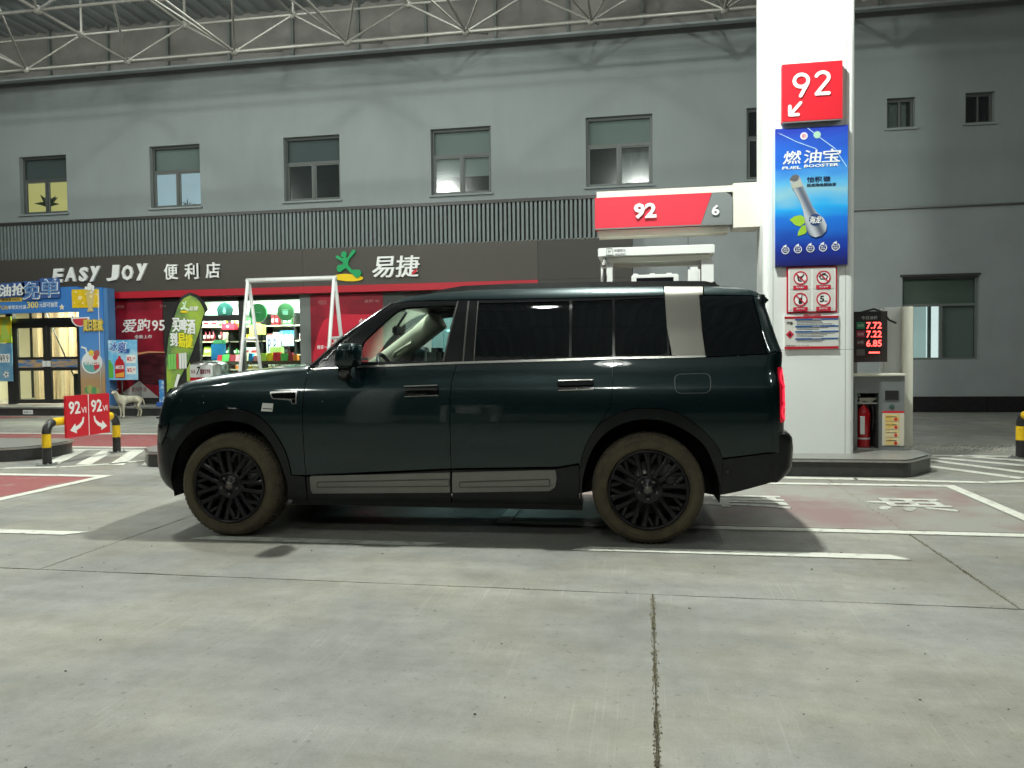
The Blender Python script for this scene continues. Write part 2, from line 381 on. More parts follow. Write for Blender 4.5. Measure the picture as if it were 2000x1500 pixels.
# hatched zones round the island ends
def hatch(x0, x1, y0, y1, n, sl=.9, w=.17):
    for i in range(n):
        a = x0+(x1-x0)*(i+.2)/n
        sheet('hatch_line', [(a, y0), (a+w, y0), (a+w+sl, y1), (a+sl, y1)], .0065, LN)
for a_ in (-7.95, -7.46, -6.98, -6.5): sheet('hatch_line', [(a_, 9.02), (a_+.22, 9.02), (a_+.22-.76, 10.5), (a_-.76, 10.5)], .0065, LN)
sheet('hatch_line', rectp(-8.9, 10.53, -6.7, 10.63), .0065, LN)
pts = [(-9.6, 8.55), (-8.21, 8.60), (-7.53, 8.77), (-7.01, 9.12), (-6.8, 9.5)]
for a, b in zip(pts[:-1], pts[1:]):
    d = (V(b)-V(a)).normalized(); n = V((-d.y, d.x))*.05
    sheet('hatch_line', [tuple(V(a)-n), tuple(V(b)-n+d*.03), tuple(V(b)+n+d*.03), tuple(V(a)+n)], .0065, LN)
pts = [(1.0, 8.80), (2.2, 8.76), (3.46, 8.66), (4.2, 8.9), (5.0, 9.5), (5.3, 10.3)]
for a, b in zip(pts[:-1], pts[1:]):
    d = (V(b)-V(a)).normalized(); n = V((-d.y, d.x))*.06
    sheet('hatch_line', [tuple(V(a)-n), tuple(V(b)-n+d*.03), tuple(V(b)+n+d*.03), tuple(V(a)+n)], .0065, LN)
for (a, b) in (((3.32, 9.85), (3.95, 8.98)), ((3.45, 10.5), (4.4, 9.1)), ((3.55, 10.78), (4.95, 9.55)), ((4.05, 10.85), (5.1, 10.1)), ((3.3, 10.9), (5.3, 10.85))):
    d = (V(b)-V(a)).normalized(); n = V((-d.y, d.x))*.07
    sheet('hatch_line', [tuple(V(a)-n), tuple(V(b)-n), tuple(V(b)+n), tuple(V(a)+n)], .0065, LN)
# loose grit along the far side of the hatched zone, and small litter
R = random.Random(3); mb = MB()
for i in range(3000):
    x = R.uniform(3.3, 9.5); y = R.gauss(11.75, .20); r = R.uniform(.006, .016); z = .003
    c = V((x, y, z)); vs = [c+V((r*R.uniform(.6, 1), 0, 0)), c+V((0, r, 0)), c-V((r, 0, 0)), c-V((0, r*R.uniform(.6, 1), 0)), c+V((0, 0, r*.8))]
    mb.add(vs, [(0, 1, 4), (1, 2, 4), (2, 3, 4), (3, 0, 4)])
mb.build('grit', mat('pale_grit', (.38, .38, .34), .9, var=.3, scale=30), label='pale loose grit lying in a band on the forecourt beyond the island', cat='grit', kind='stuff')
mb = MB()
for i in range(260):
    x = R.uniform(-6, 4); y = R.uniform(2.2, 9); r = R.uniform(.002, .007); c = V((x, y, .002))
    vs = [c+V((r*R.uniform(.6, 1.6), 0, 0)), c+V((0, r, 0)), c-V((r, 0, 0)), c-V((0, r, 0)), c+V((0, 0, r*.7))]
    mb.add(vs, [(0, 1, 4), (1, 2, 4), (2, 3, 4), (3, 0, 4)])
mb.build('specks', mat('dark_specks', (.06, .055, .045), .9, var=.6, scale=9), label='scattered specks of dirt and leaf bits on the concrete', cat='debris', kind='stuff')

# crumbled filler standing in the open joints
R = random.Random(12); mb = MB()
for (x0, y0, x1, y1, n, w_) in ((.03, -.4, .03, 4.38, 2600, .008), (1.93, 4.45, 1.93, 9.0, 1500, .010), (-3.93, 4.45, -3.93, 9.0, 500, .006), (-6, 4.40, 6, 4.40, 900, .005)):
    for i in range(n):
        t = R.random(); x = x0+(x1-x0)*t; y = y0+(y1-y0)*t; j = R.gauss(0, w_*.75)
        if x1 == x0: x += j
        else: y += j
        r = R.uniform(.0015, .0048); c = V((x, y, -.006 if abs(j) < .006 else .0005))
        mb.add([c+V((r*R.uniform(.6, 1), 0, 0)), c+V((0, r*1.3, 0)), c-V((r, 0, 0)), c-V((0, r, 0)), c+V((0, 0, r*1.1+.003))], [(0, 1, 4), (1, 2, 4), (2, 3, 4), (3, 0, 4)])
mb.build('joint_crumbs', mat('joint_crumbs', (.34, .31, .22), .95, var=.7, scale=140), label='crumbled sandy filler lying along the slab joints', cat='debris', kind='stuff')

# ================================================================== BUILDING
YW = 19.0
bld = thing('station_building', 'long grey rendered two storey station building behind the shop', 'building', (0, YW, 0))
def wall_holes(mb, x0, x1, z0, z1, holes, y0, y1):
    xs = sorted({x0, x1, *[h[0] for h in holes], *[h[2] for h in holes]}); zs = sorted({z0, z1, *[h[1] for h in holes], *[h[3] for h in holes]})
    xs = [x for x in xs if x0 <= x <= x1]; zs = [z for z in zs if z0 <= z <= z1]
    for a, b in zip(xs[:-1], xs[1:]):
        for c, d in zip(zs[:-1], zs[1:]):
            cx, cz = (a+b)/2, (c+d)/2
            if any(h[0] < cx < h[2] and h[1] < cz < h[3] for h in holes): continue
            mb.add([(a, y0, c), (b, y0, c), (b, y0, d), (a, y0, d)], [(0, 1, 2, 3)]); mb.add([(a, y1, c), (b, y1, c), (b, y1, d), (a, y1, d)], [(3, 2, 1, 0)])
    for h in holes:
        a, c, b, d = h
        mb.add([(a, y0, c), (b, y0, c), (b, y0, d), (a, y0, d), (a, y1, c), (b, y1, c), (b, y1, d), (a, y1, d)], [(0, 4, 5, 1), (1, 5, 6, 2), (2, 6, 7, 3), (3, 7, 4, 0)])
    return mb
upw = [(-21.2+.0, 5.5, -19.7, 7.14), (-17.2, 5.51, -15.72, 7.10), (-13.18, 5.51, -11.7, 7.16), (-9.31, 5.51, -7.76, 7.17), (-5.33, 5.49, -3.78, 7.14), (-1.42, 5.50, .18, 7.18), (2.36, 5.49, 3.84, 7.16)]
sm_w = [(5.45, 6.49, 6.05, 7.17), (7.10, 6.50, 7.70, 7.18), (8.9, 6.5, 9.5, 7.18)]
loww = (5.80, 1.20, 7.42, 3.10)
YT = YW+.30
wall_holes(MB(), -30, 12, 4.68, 11.0, upw+sm_w, YW, YT).build('wall', M['wall'], bld)
wall_holes(MB(), -.30, 12, .36, 4.655, [loww], YW, YT).build('wall', M['wall_low'], bld)
MB().box(-.30, 12, YW+.05, YT, 4.655, 4.68).build('ledge_gap', M['slat_back'], bld)
MB().tube([(-.2, YW-.04, 4.665), (12, YW-.04, 4.665)], .022, 8).build('conduit', M['steel_dull'], bld)
for a, b in ((-.30, 1.6), (1.605, 3.6), (3.605, 5.6), (5.605, 7.6), (7.605, 9.6), (9.605, 12)):
    MB().box(a+.002, b-.002, YW-.03, YW+.2, 0, .36).build('plinth_panel', M['plinth'], bld)
MB().box(1.0, 1.012, YW-.004, YW+.1, 1.0, 4.64).build('panel_joint', M['slat_back'], bld)
MB().box(-30, 12, YT+3.0, YT+3.2, 0, 11).build('rear_wall', M['slat_back'], bld)
MB().box(-30, 12, YT, YT+3, 4.5, 4.66).build('storey_slab', M['slat_back'], bld)
MB().box(-30.3, -30.0, YW, YT+3.2, 0, 11).build('end_wall', M['wall'], bld); MB().box(12, 12.3, YW, YT+3.2, 0, 11).build('end_wall', M['wall'], bld)
blind = flat('blind', (.40, .46, .45), .7)
def room(h, col, estr, depth=1.2):
    a, c, b, d = h; m = mat('room_wall', tuple(x*.6 for x in col), .8, emit=col, estr=estr) if estr else M['slat_back']  # emission on the wall stands in for lamplight in the lit rooms
    mb = MB(); mb.box(a-1.4, b+.3, YT+depth, YT+depth+.03, c-.3, d+.6); return mb.build('room_wall', m, bld)
def window(h, style):
    a, c, b, d = h; y = YW+.13; fm = M['frame_dark']; t = .06
    split = c+(d-c)*.60; mid = (a+b)/2
    mb = MB()
    mb.box(a, b, y, y+.07, c, c+t); mb.box(a, b, y, y+.07, d-t, d); mb.box(a, a+t, y, y+.07, c+t, d-t); mb.box(b-t, b, y, y+.07, c+t, d-t)
    if style != 'small': mb.box(a+t, b-t, y, y+.07, split-.035, split+.035); mb.box(mid-.035, mid+.035, y, y+.07, c+t, split-.035)
    else: mb.box(mid-.02, mid+.02, y, y+.07, c+t, d-t)
    fr = mb.build('window', fm, bld)
    panes = [(a+t, c+t, mid-.035, split-.035), (mid+.035, c+t, b-t, split-.035), (a+t, split+.035, b-t, d-t)] if style != 'small' else [(a+t, c+t, mid-.02, d-t), (mid+.02, c+t, b-t, d-t)]
    for i, (p, q, r, s) in enumerate(panes):
        yy = y+.03+(.012 if i == 1 else 0)
        MB().box(p, r, yy, yy+.006, q, s).build('pane', M['win_glass'], fr)
        if i < 2 and style != 'small':
            e = .028; sm = MB(); sm.box(p, r, yy-.02, yy+.02, q, q+e); sm.box(p, r, yy-.02, yy+.02, s-e, s); sm.box(p, p+e, yy-.02, yy+.02, q+e, s-e); sm.box(r-e, r, yy-.02, yy+.02, q+e, s-e)
            sm.build('sash', M['frame_green'], fr)
    MB().box(a-.05, b+.05, YW-.05, YW+.13, c-.05, c-.003).build('window_sill', M['wall'], fr)
    yb = y+.10
    if style in ('blind_top', 'half', 'blue'): MB().box(a+.03, b-.03, yb, yb+.01, split, d-.03).build('roller_blind', blind, fr)
    if style == 'half': MB().box(a+.03, b-.03, yb, yb+.01, c+(split-c)*.48, split-.002).build('roller_blind', blind, fr)
    if style == 'dark_top': MB().box(a+.03, b-.03, yb, yb+.01, split, d-.03).build('roller_blind', flat('dark_blind', (.13, .16, .17), .6), fr)
    if style == 'cloudy': MB().box(mid+.02, b-.05, yb+.3, yb+.31, c, split).build('curtain', flat('pale_curtain', (.3, .33, .32), .8, var=.3, scale=4, stretch=(1, 1, .3)), fr)
    return fr
for h, st in zip(upw, ('dark', 'yellow', 'blue', 'dark_top', 'half', 'cloudy', 'dark')):
    fr = window(h, {'yellow': 'dark_top'}.get(st, st) if st != 'cloudy' else 'cloudy')
    a, c, b, d = h
    if st == 'yellow': room(h, (.75, .68, .25), .75)
    elif st == 'blue': room(h, (.55, .72, .80), .75)
    else: room(h, (0, 0, 0), 0)
    if st == 'cloudy': MB().box(a+.05, b-.05, YW+.23, YW+.24, c+(d-c)*.6, d-.05).build('roller_blind', blind, fr)
    if st in ('yellow', 'blue'):   # pot plant silhouette on the sill
        R = random.Random(5 if st == 'yellow' else 9); mb = MB(); cx = (a+b)/2+(-.35 if st == 'yellow' else .0); yy = YW+.55
        for i in range(13 if st == 'yellow' else 16):
            an = math.radians(R.uniform(15, 165)); L = R.uniform(.25, .55 if st == 'yellow' else .45); z0 = c+.05
            p1 = V((cx, yy, z0+.25 if st == 'yellow' else z0)); p2 = p1+V((math.cos(an)*L*.8, R.uniform(-.1, .1), math.sin(an)*L*.7))
            if st == 'yellow':
                mb.tube([p1, p1.lerp(p2, .5)+V((0, 0, .05)), p2], [.012, .05, .006], 5)
            else: mb.tube([p1, p1.lerp(p2, .6)+V((0, 0, .06)), p2], [.012, .007, .003], 5)
        mb.tube([(cx, yy, c-.1), (cx, yy, c+.35 if st == 'yellow' else c+.05)], .02, 6)
        mb.build('pot_plant', mat('silhouette_leaf', (.10, .12, .05) if st == 'yellow' else (.05, .05, .05), .7), label='leafy pot plant against the yellow lit upstairs window' if st == 'yellow' else 'thin bare branched plant against the blue lit upstairs window', cat='plant')
for h in sm_w: window(h, 'small'); room(h, (0, 0, 0), 0, 1.0)
MB().box(sm_w[0][0]+.1, sm_w[0][2]-.1, YW+.3, YW+.31, 6.5, 7.15).build('curtain', flat('pale_curtain', (.3, .33, .32), .8), bld)
# ground floor window at the right with a lit room behind it
a, c, b, d = loww; y = YW+.10; fm = M['frame_green']; sp = c+(d-c)*.66; mid = a+.86
mb = MB(); t = .05
mb.box(a, b, y, y+.07, c, c+t); mb.box(a, b, y, y+.07, d-t, d); mb.box(a, a+t, y, y+.07, c+t, d-t); mb.box(b-t, b, y, y+.07, c+t, d-t); mb.box(a+t, b-t, y, y+.07, sp-.03, sp+.03); mb.box(mid-.03, mid+.03, y, y+.07, c+t, sp-.03)
fr = mb.build('window', fm, bld)
for (p, q, r, s) in ((a+t, c+t, mid-.03, sp-.03), (mid+.03, c+t, b-t, sp-.03), (a+t, sp+.03, b-t, d-t)): MB().box(p, r, y+.03, y+.036, q, s).build('pane', M['win_glass'], fr)
MB().box(a+.02, b-.02, y+.09, y+.10, sp, d-.02).build('roller_blind', flat('green_blind', (.30, .34, .28), .8), fr)
MB().box(mid+.02, b-.02, y+.09, y+.10, c, sp-.001).build('roller_blind', flat('green_blind2', (.40, .44, .41), .8), fr)
MB().box(a-.05, b+.02, YW-.04, YW+.10, d+.003, d+.05).build('window_hood', M['black_frame'], fr)
MB().box(a-.5, b+.6, YT+1.0, YT+1.02, c-.6, d).build('room_wall', flat('lit_white_wall', (.7, .75, .75), .8, emit=(.85, .95, .95), estr=1.1), bld)  # wall itself glows in place of a room lamp
MB().box(a+.60, a+.92, YT+.93, YT+.97, c-.6, d-.55).build('room_door', flat('cyan_door', (.6, .72, .70), .5, emit=(.65, .85, .82), estr=.45), bld)  # door has a weak glow of its own in place of room light
MB().box(a+.95, a+1.02, YT+.90, YT+.97, c-.6, d-.5).build('door_frame', flat('door_frame_grey', (.2, .25, .25), .5), bld)

# ================================================================== CANOPY (space frame roof over the forecourt)
can = thing('forecourt_canopy', 'space frame canopy roof of pale steel tubes and ball joints over the forecourt', 'canopy', (0, 8, 8))
MOD, H0, H1 = 2.63, 8.20, 8.98
bx = [-1.06+MOD*i for i in range(-7, 5)]; by = [16.0-MOD*j for j in range(0, 9)]
def strut_mesh(length, r, name):
    return MB().tube([(0, 0, 0), (0, 0, length)], r, 8, False).mesh(name, M['truss'])
cache = {}
def strut(p, q, r=.024, name='strut'):
    p = V(p); q = V(q); d = q-p; key = (round(d.length, 2), r)
    if key not in cache: cache[key] = strut_mesh(d.length, r, name)
    o = bpy.data.objects.new(name, cache[key]); COL.objects.link(o); o.parent = can; o.location = p-wloc(can); o.rotation_mode = 'QUATERNION'
    o.rotation_quaternion = d.to_track_quat('Z', 'Y'); return o
ball = MB().ball((0, 0, 0), .085, 14, 10).mesh('ball_joint', M['truss'])
def joint(p):
    o = bpy.data.objects.new('ball_joint', ball); COL.objects.link(o); o.parent = can; o.location = V(p)-wloc(can)
def inview(p):
    d = V(p)-cam.location; dep = d.dot(fw)
    if dep < .5: return False
    x = d.dot(rt2)/dep*F_PX+1000; yv = 750-d.dot(up2)/dep*F_PX
    return -700 < x < 2500 and yv > -900
for j, Y in enumerate(by):
    for i, X in enumerate(bx):
        p = (X, Y, H0)
        if j > 3 and i % 2: pass
        if not inview((X, Y, H0)) and j < 5: continue
        if j > 4: continue
        joint(p)
        if i+1 < len(bx): strut(p, (X+MOD, Y, H0), .031, 'chord')
        if j > 0: strut(p, (X, Y+MOD, H0), .031, 'chord')
        for sx in (-.5, .5):
            strut(p, (X+sx*MOD, Y+.2, H1)); strut(p, (X+sx*MOD, Y+.2-MOD, H1))
        joint((X+.5*MOD, Y+.2, H1)); strut((X-.5*MOD, Y+.2, H1), (X+.5*MOD, Y+.2, H1), .029, 'chord')
        if j > 0: strut((X+.5*MOD, Y+.2, H1), (X+.5*MOD, Y+.2+MOD, H1), .029, 'chord')
        strut((X+.5*MOD, Y+.2, H1), (X+.5*MOD, Y+.2, 10.0), .03, 'purlin_post')
        if j == 0: strut(p, (X, 18.3, 9.1), .025, 'brace')
for j, Y in enumerate(by):   # purlins carrying the deck
    MB().box(-26, 14, Y+.12, Y+.24, 10.0, 10.15).build('purlin', M['deck'], can)
# deck: trapezoid sheets side by side
mb = MB(); x = -26.0
prof = []
while x < 14: prof += [(x, 10.21), (x+.16, 10.21), (x+.20, 10.15), (x+.36, 10.15)]; x += .40
for (a, za), (b, zb) in zip(prof[:-1], prof[1:]): mb.add([(a, -9, za), (b, -9, zb), (b, 18.6, zb), (a, 18.6, za)], [(0, 3, 2, 1)])
mb.build('roof_deck', M['deck'], can)
for i in range(23):   # back fascia sheets, each with its rib
    a = -26+i*1.73
    MB().box(a+.006, a+1.724, 18.45, 18.48, 9.02, 10.3).build('fascia_sheet', M['fascia_in'], can)
    MB().box(a-.03, a+.03, 18.36, 18.445, 9.02, 10.3).build('fascia_rib', M['frame_green'], can)
MB().box(-26, 13.79, 18.38, 18.55, 8.965, 9.015).build('fascia_edge', M['wall_low'], can)
MB().tube([(-26, 18.28, 9.22), (13.8, 18.28, 9.22)], .03, 8).build('fascia_rail', M['truss'], can)
for n, (x0, x1, y0, y1) in enumerate(((-26.1, -26, -9, 18.6), (13.8, 13.9, -9, 18.6), (-26, 13.8, -9.1, -9))):
    MB().box(x0, x1, y0, y1, 8.6, 10.3).build('fascia_sheet', flat('fascia_white', (.6, .6, .6), .5), can)

# lamps of the canopy
lens = mat('lamp_lens', (.9, .9, .9), .3, emit=(.93, 1.0, .90), estr=30)
hm = MB().bbox(-.26, .26, -.26, .26, .0, .12, .02).mesh('housing', flat('lamp_housing', (.5, .5, .5), .4)); lm = MB().box(-.22, .22, -.22, .22, -.004, -.001).mesh('lens', lens)
for i, (x, y, p, lz) in enumerate(LAMPS):
    t = thing('canopy_floodlight', 'square white floodlight hung under the canopy space frame', 'floodlight', (x, y, lz), 'floodlights under the canopy')
    for nm, me in (('housing', hm), ('lens', lm)):
        o = bpy.data.objects.new(nm, me); COL.objects.link(o); o.parent = t
    o = bpy.data.objects.new('hanger', strut_mesh(.26, .015, 'hanger')); COL.objects.link(o); o.parent = t; o.location = (0, 0, .11)
    ld = bpy.data.lights.new('lamp', 'AREA'); ld.shape = 'SQUARE'; ld.size = .26; ld.energy = p*.62; ld.color = (.96, 1.0, .92)
    lo = bpy.data.objects.new('lamp_light', ld); COL.objects.link(lo); lo.parent = t; lo.location = (0, 0, -.012)
    pd = bpy.data.lights.new('glow', 'POINT'); pd.energy = p*(1.7 if lz < 9 else 1.3); pd.shadow_soft_size = .5 if lz > 9 or y > 8 or y < 0 else .15; pd.color = (.96, 1.0, .94)
    po = bpy.data.objects.new('glow_light', pd); COL.objects.link(po); po.parent = t; po.location = (0, 0, -.22)

# unseen low wall, added for a pale band in the car reflections; road beyond
rw = MB().box(-26, 16, -17.2, -17.0, 0, .9).build('reflection_wall', flat('pale_wall', (.5, .5, .46), .8), label='low pale boundary wall across the far side of the forecourt', cat='wall')
rd_ = MB().box(-60, 60, -30, -18.5, -.03, .004).build('road', M['asphalt'], kind='structure')
# ================================================================== SHOP FRONT
YF = 18.5; YS = 18.7
shop = thing('shop_front', 'convenience store front with brown sign board, white letters and grey slats above it', 'shop', (-9, 18.6, 0))
# slat screen
MB().box(-21, -.42, YF+.20, YF+.24, 4.16, 5.12).build('slat_backing', M['slat_back'], shop)
MB().box(-21, -.36, YF-.02, YF+.26, 5.12, 5.20).build('slat_cap', M['black_frame'], shop)
base_sl = MB().box(-.03, .03, YF+.0, YF+.16, 4.19, 5.115); me = base_sl.mesh('slat', M['slat'])
n = 0; x = -20.9
while x < -.45:
    o = bpy.data.objects.new('slat', me); COL.objects.link(o); o.parent = shop; o.location = V((x, 0, 0))-wloc(shop); x += .107
MB().box(-21, -.44, YF+.05, YF+.12, 4.185, 4.20).build('slat_rail', M['steel_dull'], shop)
for i, (a, b) in enumerate(((-21, -14.6), (-14.6, -8.6), (-8.6, -2.56), (-2.56, -.30))):
    MB().box(a+.003, b-.003, YF, YF+.45, 3.235, 4.18).build('sign_board', M['fascia'] if i < 3 else flat('fascia2', (.040, .037, .031), .6), shop)
MB().box(-21, -2.56, YF-.03, YF+.3, 3.06, 3.23).build('red_strip', M['red_dark'], shop)
MB().box(-21, -.30, YF+.28, YF+.5, 3.02, 3.058).build('soffit', M['black_frame'], shop)
MB().box(-2.56, -.30, YF, YF+.45, 0, 3.23).build('sign_board', flat('fascia2', (.040, .037, .031), .6), shop)
# channel letters
for ch, x0, yb, x1, yt, sh in (('E', 104, 551, 125, 526, .15), ('A', 128, 549, 152, 523, .12), ('S', 155, 549, 174, 523, .12), ('y', 176, 549, 197, 521, .12), ('J', 209, 548, 234, 519, .12), ('O', 239, 547, 263, 519, .05), ('y', 267, 547, 290, 516, .08)):
    text_px(ch, 'letter', M['white_led'], shop, YF, x0, yb+1, x1-2, yt-1, .05, bold=.042, shear=sh)
for ch, x0, yb, x1, yt in (('便', 323, 546, 349, 516), ('利', 363, 545, 389, 515), ('店', 404, 543, 431, 513)):
    text_px(ch, 'letter', M['white_led'], shop, YF, x0, yb, x1, yt, .05, bold=.035)
text_px('易', 'letter', M['white_led'], shop, YF, 727, 542, 768, 502, .06, bold=.03, shear=.15)
text_px('捷', 'letter', M['white_led'], shop, YF, 773, 541, 817, 500, .06, bold=.03, shear=.12)
def fpx(Y, pts): return [onY(x, y, Y) for x, y in pts]
lg = MB(); 
pc = lambda x, y: (600+x/5, 460+y/5)
def cap_px(mb, Y, a, b, ra, rb, d0, d1):
    A = onY(*pc(*a), Y); B = onY(*pc(*b), Y); s = (onY(700, 500, Y)[0]-onY(699, 500, Y)[0])/5
    mb.prism(capsule(A, B, ra*s, rb*s, 10), FR(Y), d0, d1)
for i, (a, b, ra, rb) in enumerate((((365, 186), (365, 187), 28, 28), ((300, 212), (360, 245), 14, 16), ((460, 158), (412, 222), 17, 12), ((412, 222), (385, 255), 12, 22), ((382, 240), (382, 300), 26, 24), ((372, 300), (328, 322), 18, 32), ((328, 322), (325, 330), 33, 27), ((395, 305), (440, 352), 16, 14), ((440, 352), (495, 372), 16, 36), ((495, 385), (505, 368), 28, 30))):
    cap_px(lg, YF, a, b, ra, rb, .004, .05+.0015*i)
lg.build('logo_figure', M['green'], shop)
MB().prism(fpx(YF, [pc(405+145*math.cos(t), 412+36*math.sin(t)+.04*145*math.cos(t)) for t in [2*math.pi*k/28 for k in range(28)]]), FR(YF), .003, .035).build('logo_ellipse', M['yellow'], shop)
MB().prism(fpx(YF, [pc(1030, 385), pc(1040, 350), pc(1085, 325), pc(1075, 358), pc(1050, 378)]), FR(YF), .07, .075).build('logo_leaf', M['red'], shop)

# platform in front of the shop
MB().box(-21, -.6, 17.5, 19.2, 0, .185).build('platform', M['kerb_dark'], kind='structure')
for i in range(17):
    a = -21+i*1.2; MB().box(a+.004, min(a+1.196, -.6), 17.47, 19.2, .187, .225).build('platform_slab', M['tile_floor'], bpy.data.objects['platform'])
X0, Z0, X1, Z1 = pbox(17.46, 43, 809, 62, 801)
pl = MB().box(X0, X1, 17.488, 17.498, Z0, Z1).build('notice_plate', M['white'], label='small white notice plate on the riser of the shop step', cat='plate')
text('加油小心', 'lettering', M['black'], pl, FR(17.488), X0+.02, Z0+.02, X1-.02, Z1-.02, .002)
# shell of the shop
BY = 22.6
MB().box(-14.0, -.5, BY, BY+.1, .2, 3.6).build('back_wall', flat('shop_back', (.62, .62, .52), .7), shop)
MB().box(-20, -.5, 18.9, BY, 3.40, 3.5).build('shop_ceiling', M['shop_white'], shop)
MB().box(-20, -.5, 19.2, BY, .18, .225).build('shop_floor', flat('shop_floor', (.5, .48, .42), .35), shop)
MB().box(-14.05, -13.95, 18.95, BY, .225, 3.4).build('partition', M['cream'], shop)
MB().box(-.6, -.5, 18.95, BY, .225, 3.6).build('side_wall', M['shop_white'], shop)
MB().box(-20.1, -20, 18.95, BY, .225, 3.6).build('side_wall', M['cream'], shop)
def arealight(name, loc, sx, sy, p, col, parent):
    ld = bpy.data.lights.new(name, 'AREA'); ld.shape = 'RECTANGLE'; ld.size = sx; ld.size_y = sy; ld.energy = p; ld.color = col
    o = bpy.data.objects.new(name, ld); COL.objects.link(o); o.location = V(loc)-wloc(parent); o.parent = parent
tubem = flat('tube_light', (1, 1, 1), .5, emit=(1, 1, .95), estr=6)
for x, cc, pw in ((-16.2, (1, .88, .70), 105), (-11.6, (.97, 1, .92), 90), (-9.3, (.97, 1, .92), 90), (-5.8, (.7, 1, 1), 70), (-3.6, (.7, 1, 1), 70)):
    for y in (19.5, 21.2):
        MB().box(x-.6, x+.6, y-.06, y+.06, 3.34, 3.38).build('ceiling_tube', tubem, shop); arealight('tube_lamp', (x, y, 3.32), 1.2, .12, pw*2.7, cc, shop)
# ---- frontage pieces on the plane YS
FT = 3.04
def piece(name, x0, x1, z0, z1, m, y0=YS, y1=YS+.12): return MB().box(x0, x1, y0, y1, z0, z1).build(name, m, shop)
bf = M['black_frame']
piece('door_post', -17.52, -17.30, .23, FT, bf); piece('door_post', -15.20, -14.98, .23, FT, bf)
piece('door_head', -17.30, -15.20, 2.42, 2.60, bf); piece('door_head', -17.30, -15.20, 2.98, FT, bf)
MB().box(-17.30, -15.20, YS+.05, YS+.056, 2.60, 2.98).build('transom_pane', M['glass'], shop)
def door_leaf(x0, x1, hside):
    t = .11; y = YS+.01
    mb = MB(); mb.box(x0, x0+t, y, y+.06, .25, 2.44); mb.box(x1-t, x1, y, y+.06, .25, 2.44); mb.box(x0+t, x1-t, y, y+.06, .25, .36); mb.box(x0+t, x1-t, y, y+.06, 2.33, 2.44); mb.box(x0+t, x1-t, y, y+.06, 1.15, 1.24); mb.box(x0+t, x1-t, y, y+.06, 1.46, 1.53)
    d = mb.build('door', bf, shop)
    for z0, z1 in ((.36, 1.15), (1.53, 2.33)): MB().box(x0+t, x1-t, y+.03, y+.036, z0, z1).build('pane', M['glass'], d)
    MB().box(x0+t, x1-t, y+.01, y+.03, 1.24, 1.46).build('poster_band', mat('desert_print', (.08, .20, .42), .5, scale=3, col2=(.5, .33, .14), thr=(.45, .55), stretch=(1, 1, 6)), d)
    hx = x1-.06 if hside > 0 else x0+.06
    MB().box(hx-.05, hx+.05, y-.05, y-.004, 1.26, 1.42).build('handle', M['white'], d)
door_leaf(-17.29, -16.26, 1); door_leaf(-16.25, -15.21, -1)
# left window with two posters
piece('window_post', -20, -19.8, .23, FT, bf); piece('window_head', -19.8, -17.52, 2.72, FT, bf)
piece('window_glass', -19.8, -17.52, .26, 2.72, M['glass'], YS+.05, YS+.056)
# warm interior of the entrance
MB().box(-20, -14.0, BY, BY+.1, .2, 3.6).build('back_wall', M['cream'], shop)
wd = flat('wood_panel', (.60, .46, .30), .45, var=.25, scale=3, stretch=(6, 6, .5))
for i, x in enumerate((-18.2, -17.85, -17.6, -17.3, -17.05, -16.85, -16.6)): MB().box(x, x+.17, 20.4+.1*(i % 3), 20.6+.1*(i % 3), .23, 3.2).build('timber_panel', wd, shop)
MB().box(-16.0, -14.4, 21.0, 21.1, .23, 3.1).build('timber_panel', flat('cream_board', (.78, .67, .46), .5, var=.1, scale=3), shop)
MB().box(-15.75, -15.15, 20.8, 20.9, .23, 1.9).build('grey_cabinet', flat('grey_cab', (.42, .44, .42), .5), shop)
MB().tube([(-16.9, 19.4, 2.9), (-16.2, 20.0, .3)], .02, 6).build('stay_pole', M['black'], shop)
MB().tube([(-16.0, 19.3, 2.9), (-15.4, 19.8, .3)], .02, 6).build('stay_pole', M['black'], shop)
MB().bbox(-16.22, -15.75, 19.6, 20.1, .24, 1.05, .03).build('dark_bin', M['black'], shop)
MB().bbox(-15.7, -15.3, 19.5, 19.8, .24, .95, .02).build('carton', flat('carton', (.75, .6, .3), .8), shop)
# red poster panels: photo px on YS
def poster_frame(x0, z0, x1, z1): piece('window_frame', x0-.06, x0, z0-.02, FT, bf); piece('window_frame', x1, x1+.06, z0-.02, FT, bf)
XA0, XA1 = -14.40, -12.70
redp = mat('red_print', (.16, .006, .012), .35, scale=.9, col2=(.30, .012, .03), thr=(.4, .6))
pp = thing('fuel_poster', 'dark red poster reading 95 in white on the shop window beside the blue arch', 'poster', ((XA0+XA1)/2, YS, .3))
MB().box(XA0, XA1, YS-.03, YS-.002, .42, 3.02).build('panel', redp, pp)
piece('window_post', XA1, XA1+1.05-.0, .23, FT, bf)
piece('window_backing', XA0-.3, XA1, .23, FT, bf)
YP = YS-.03
text_px('爱', 'lettering', M['white_led'], pp, YP, 238, 649, 264, 624, .004, bold=.03, shear=.15)
text_px('跑', 'lettering', M['white_led'], pp, YP, 267, 648, 292, 623, .004, bold=.03, shear=.15)
text_px('95', 'lettering', M['white_led'], pp, YP, 297, 646, 322, 625, .004, bold=.015)
text_px('全新上市', 'lettering', M['white_led'], pp, YP, 263, 661, 297, 654, .003, bold=.01)
faint = flat('faint_print', (.42, .20, .19), .5)
text_px('中国石化', 'lettering', faint, pp, YP, 228, 602, 243, 596, .002)
text_px('爱跑 95', 'lettering', faint, pp, YP, 312, 601, 324, 595, .002)
MB().prism(fpx(YP, [(220, 604), (220, 594), (223, 594), (223, 601), (227, 601), (227, 604)]), FR(YP), .001, .003).build('emblem', faint, pp)
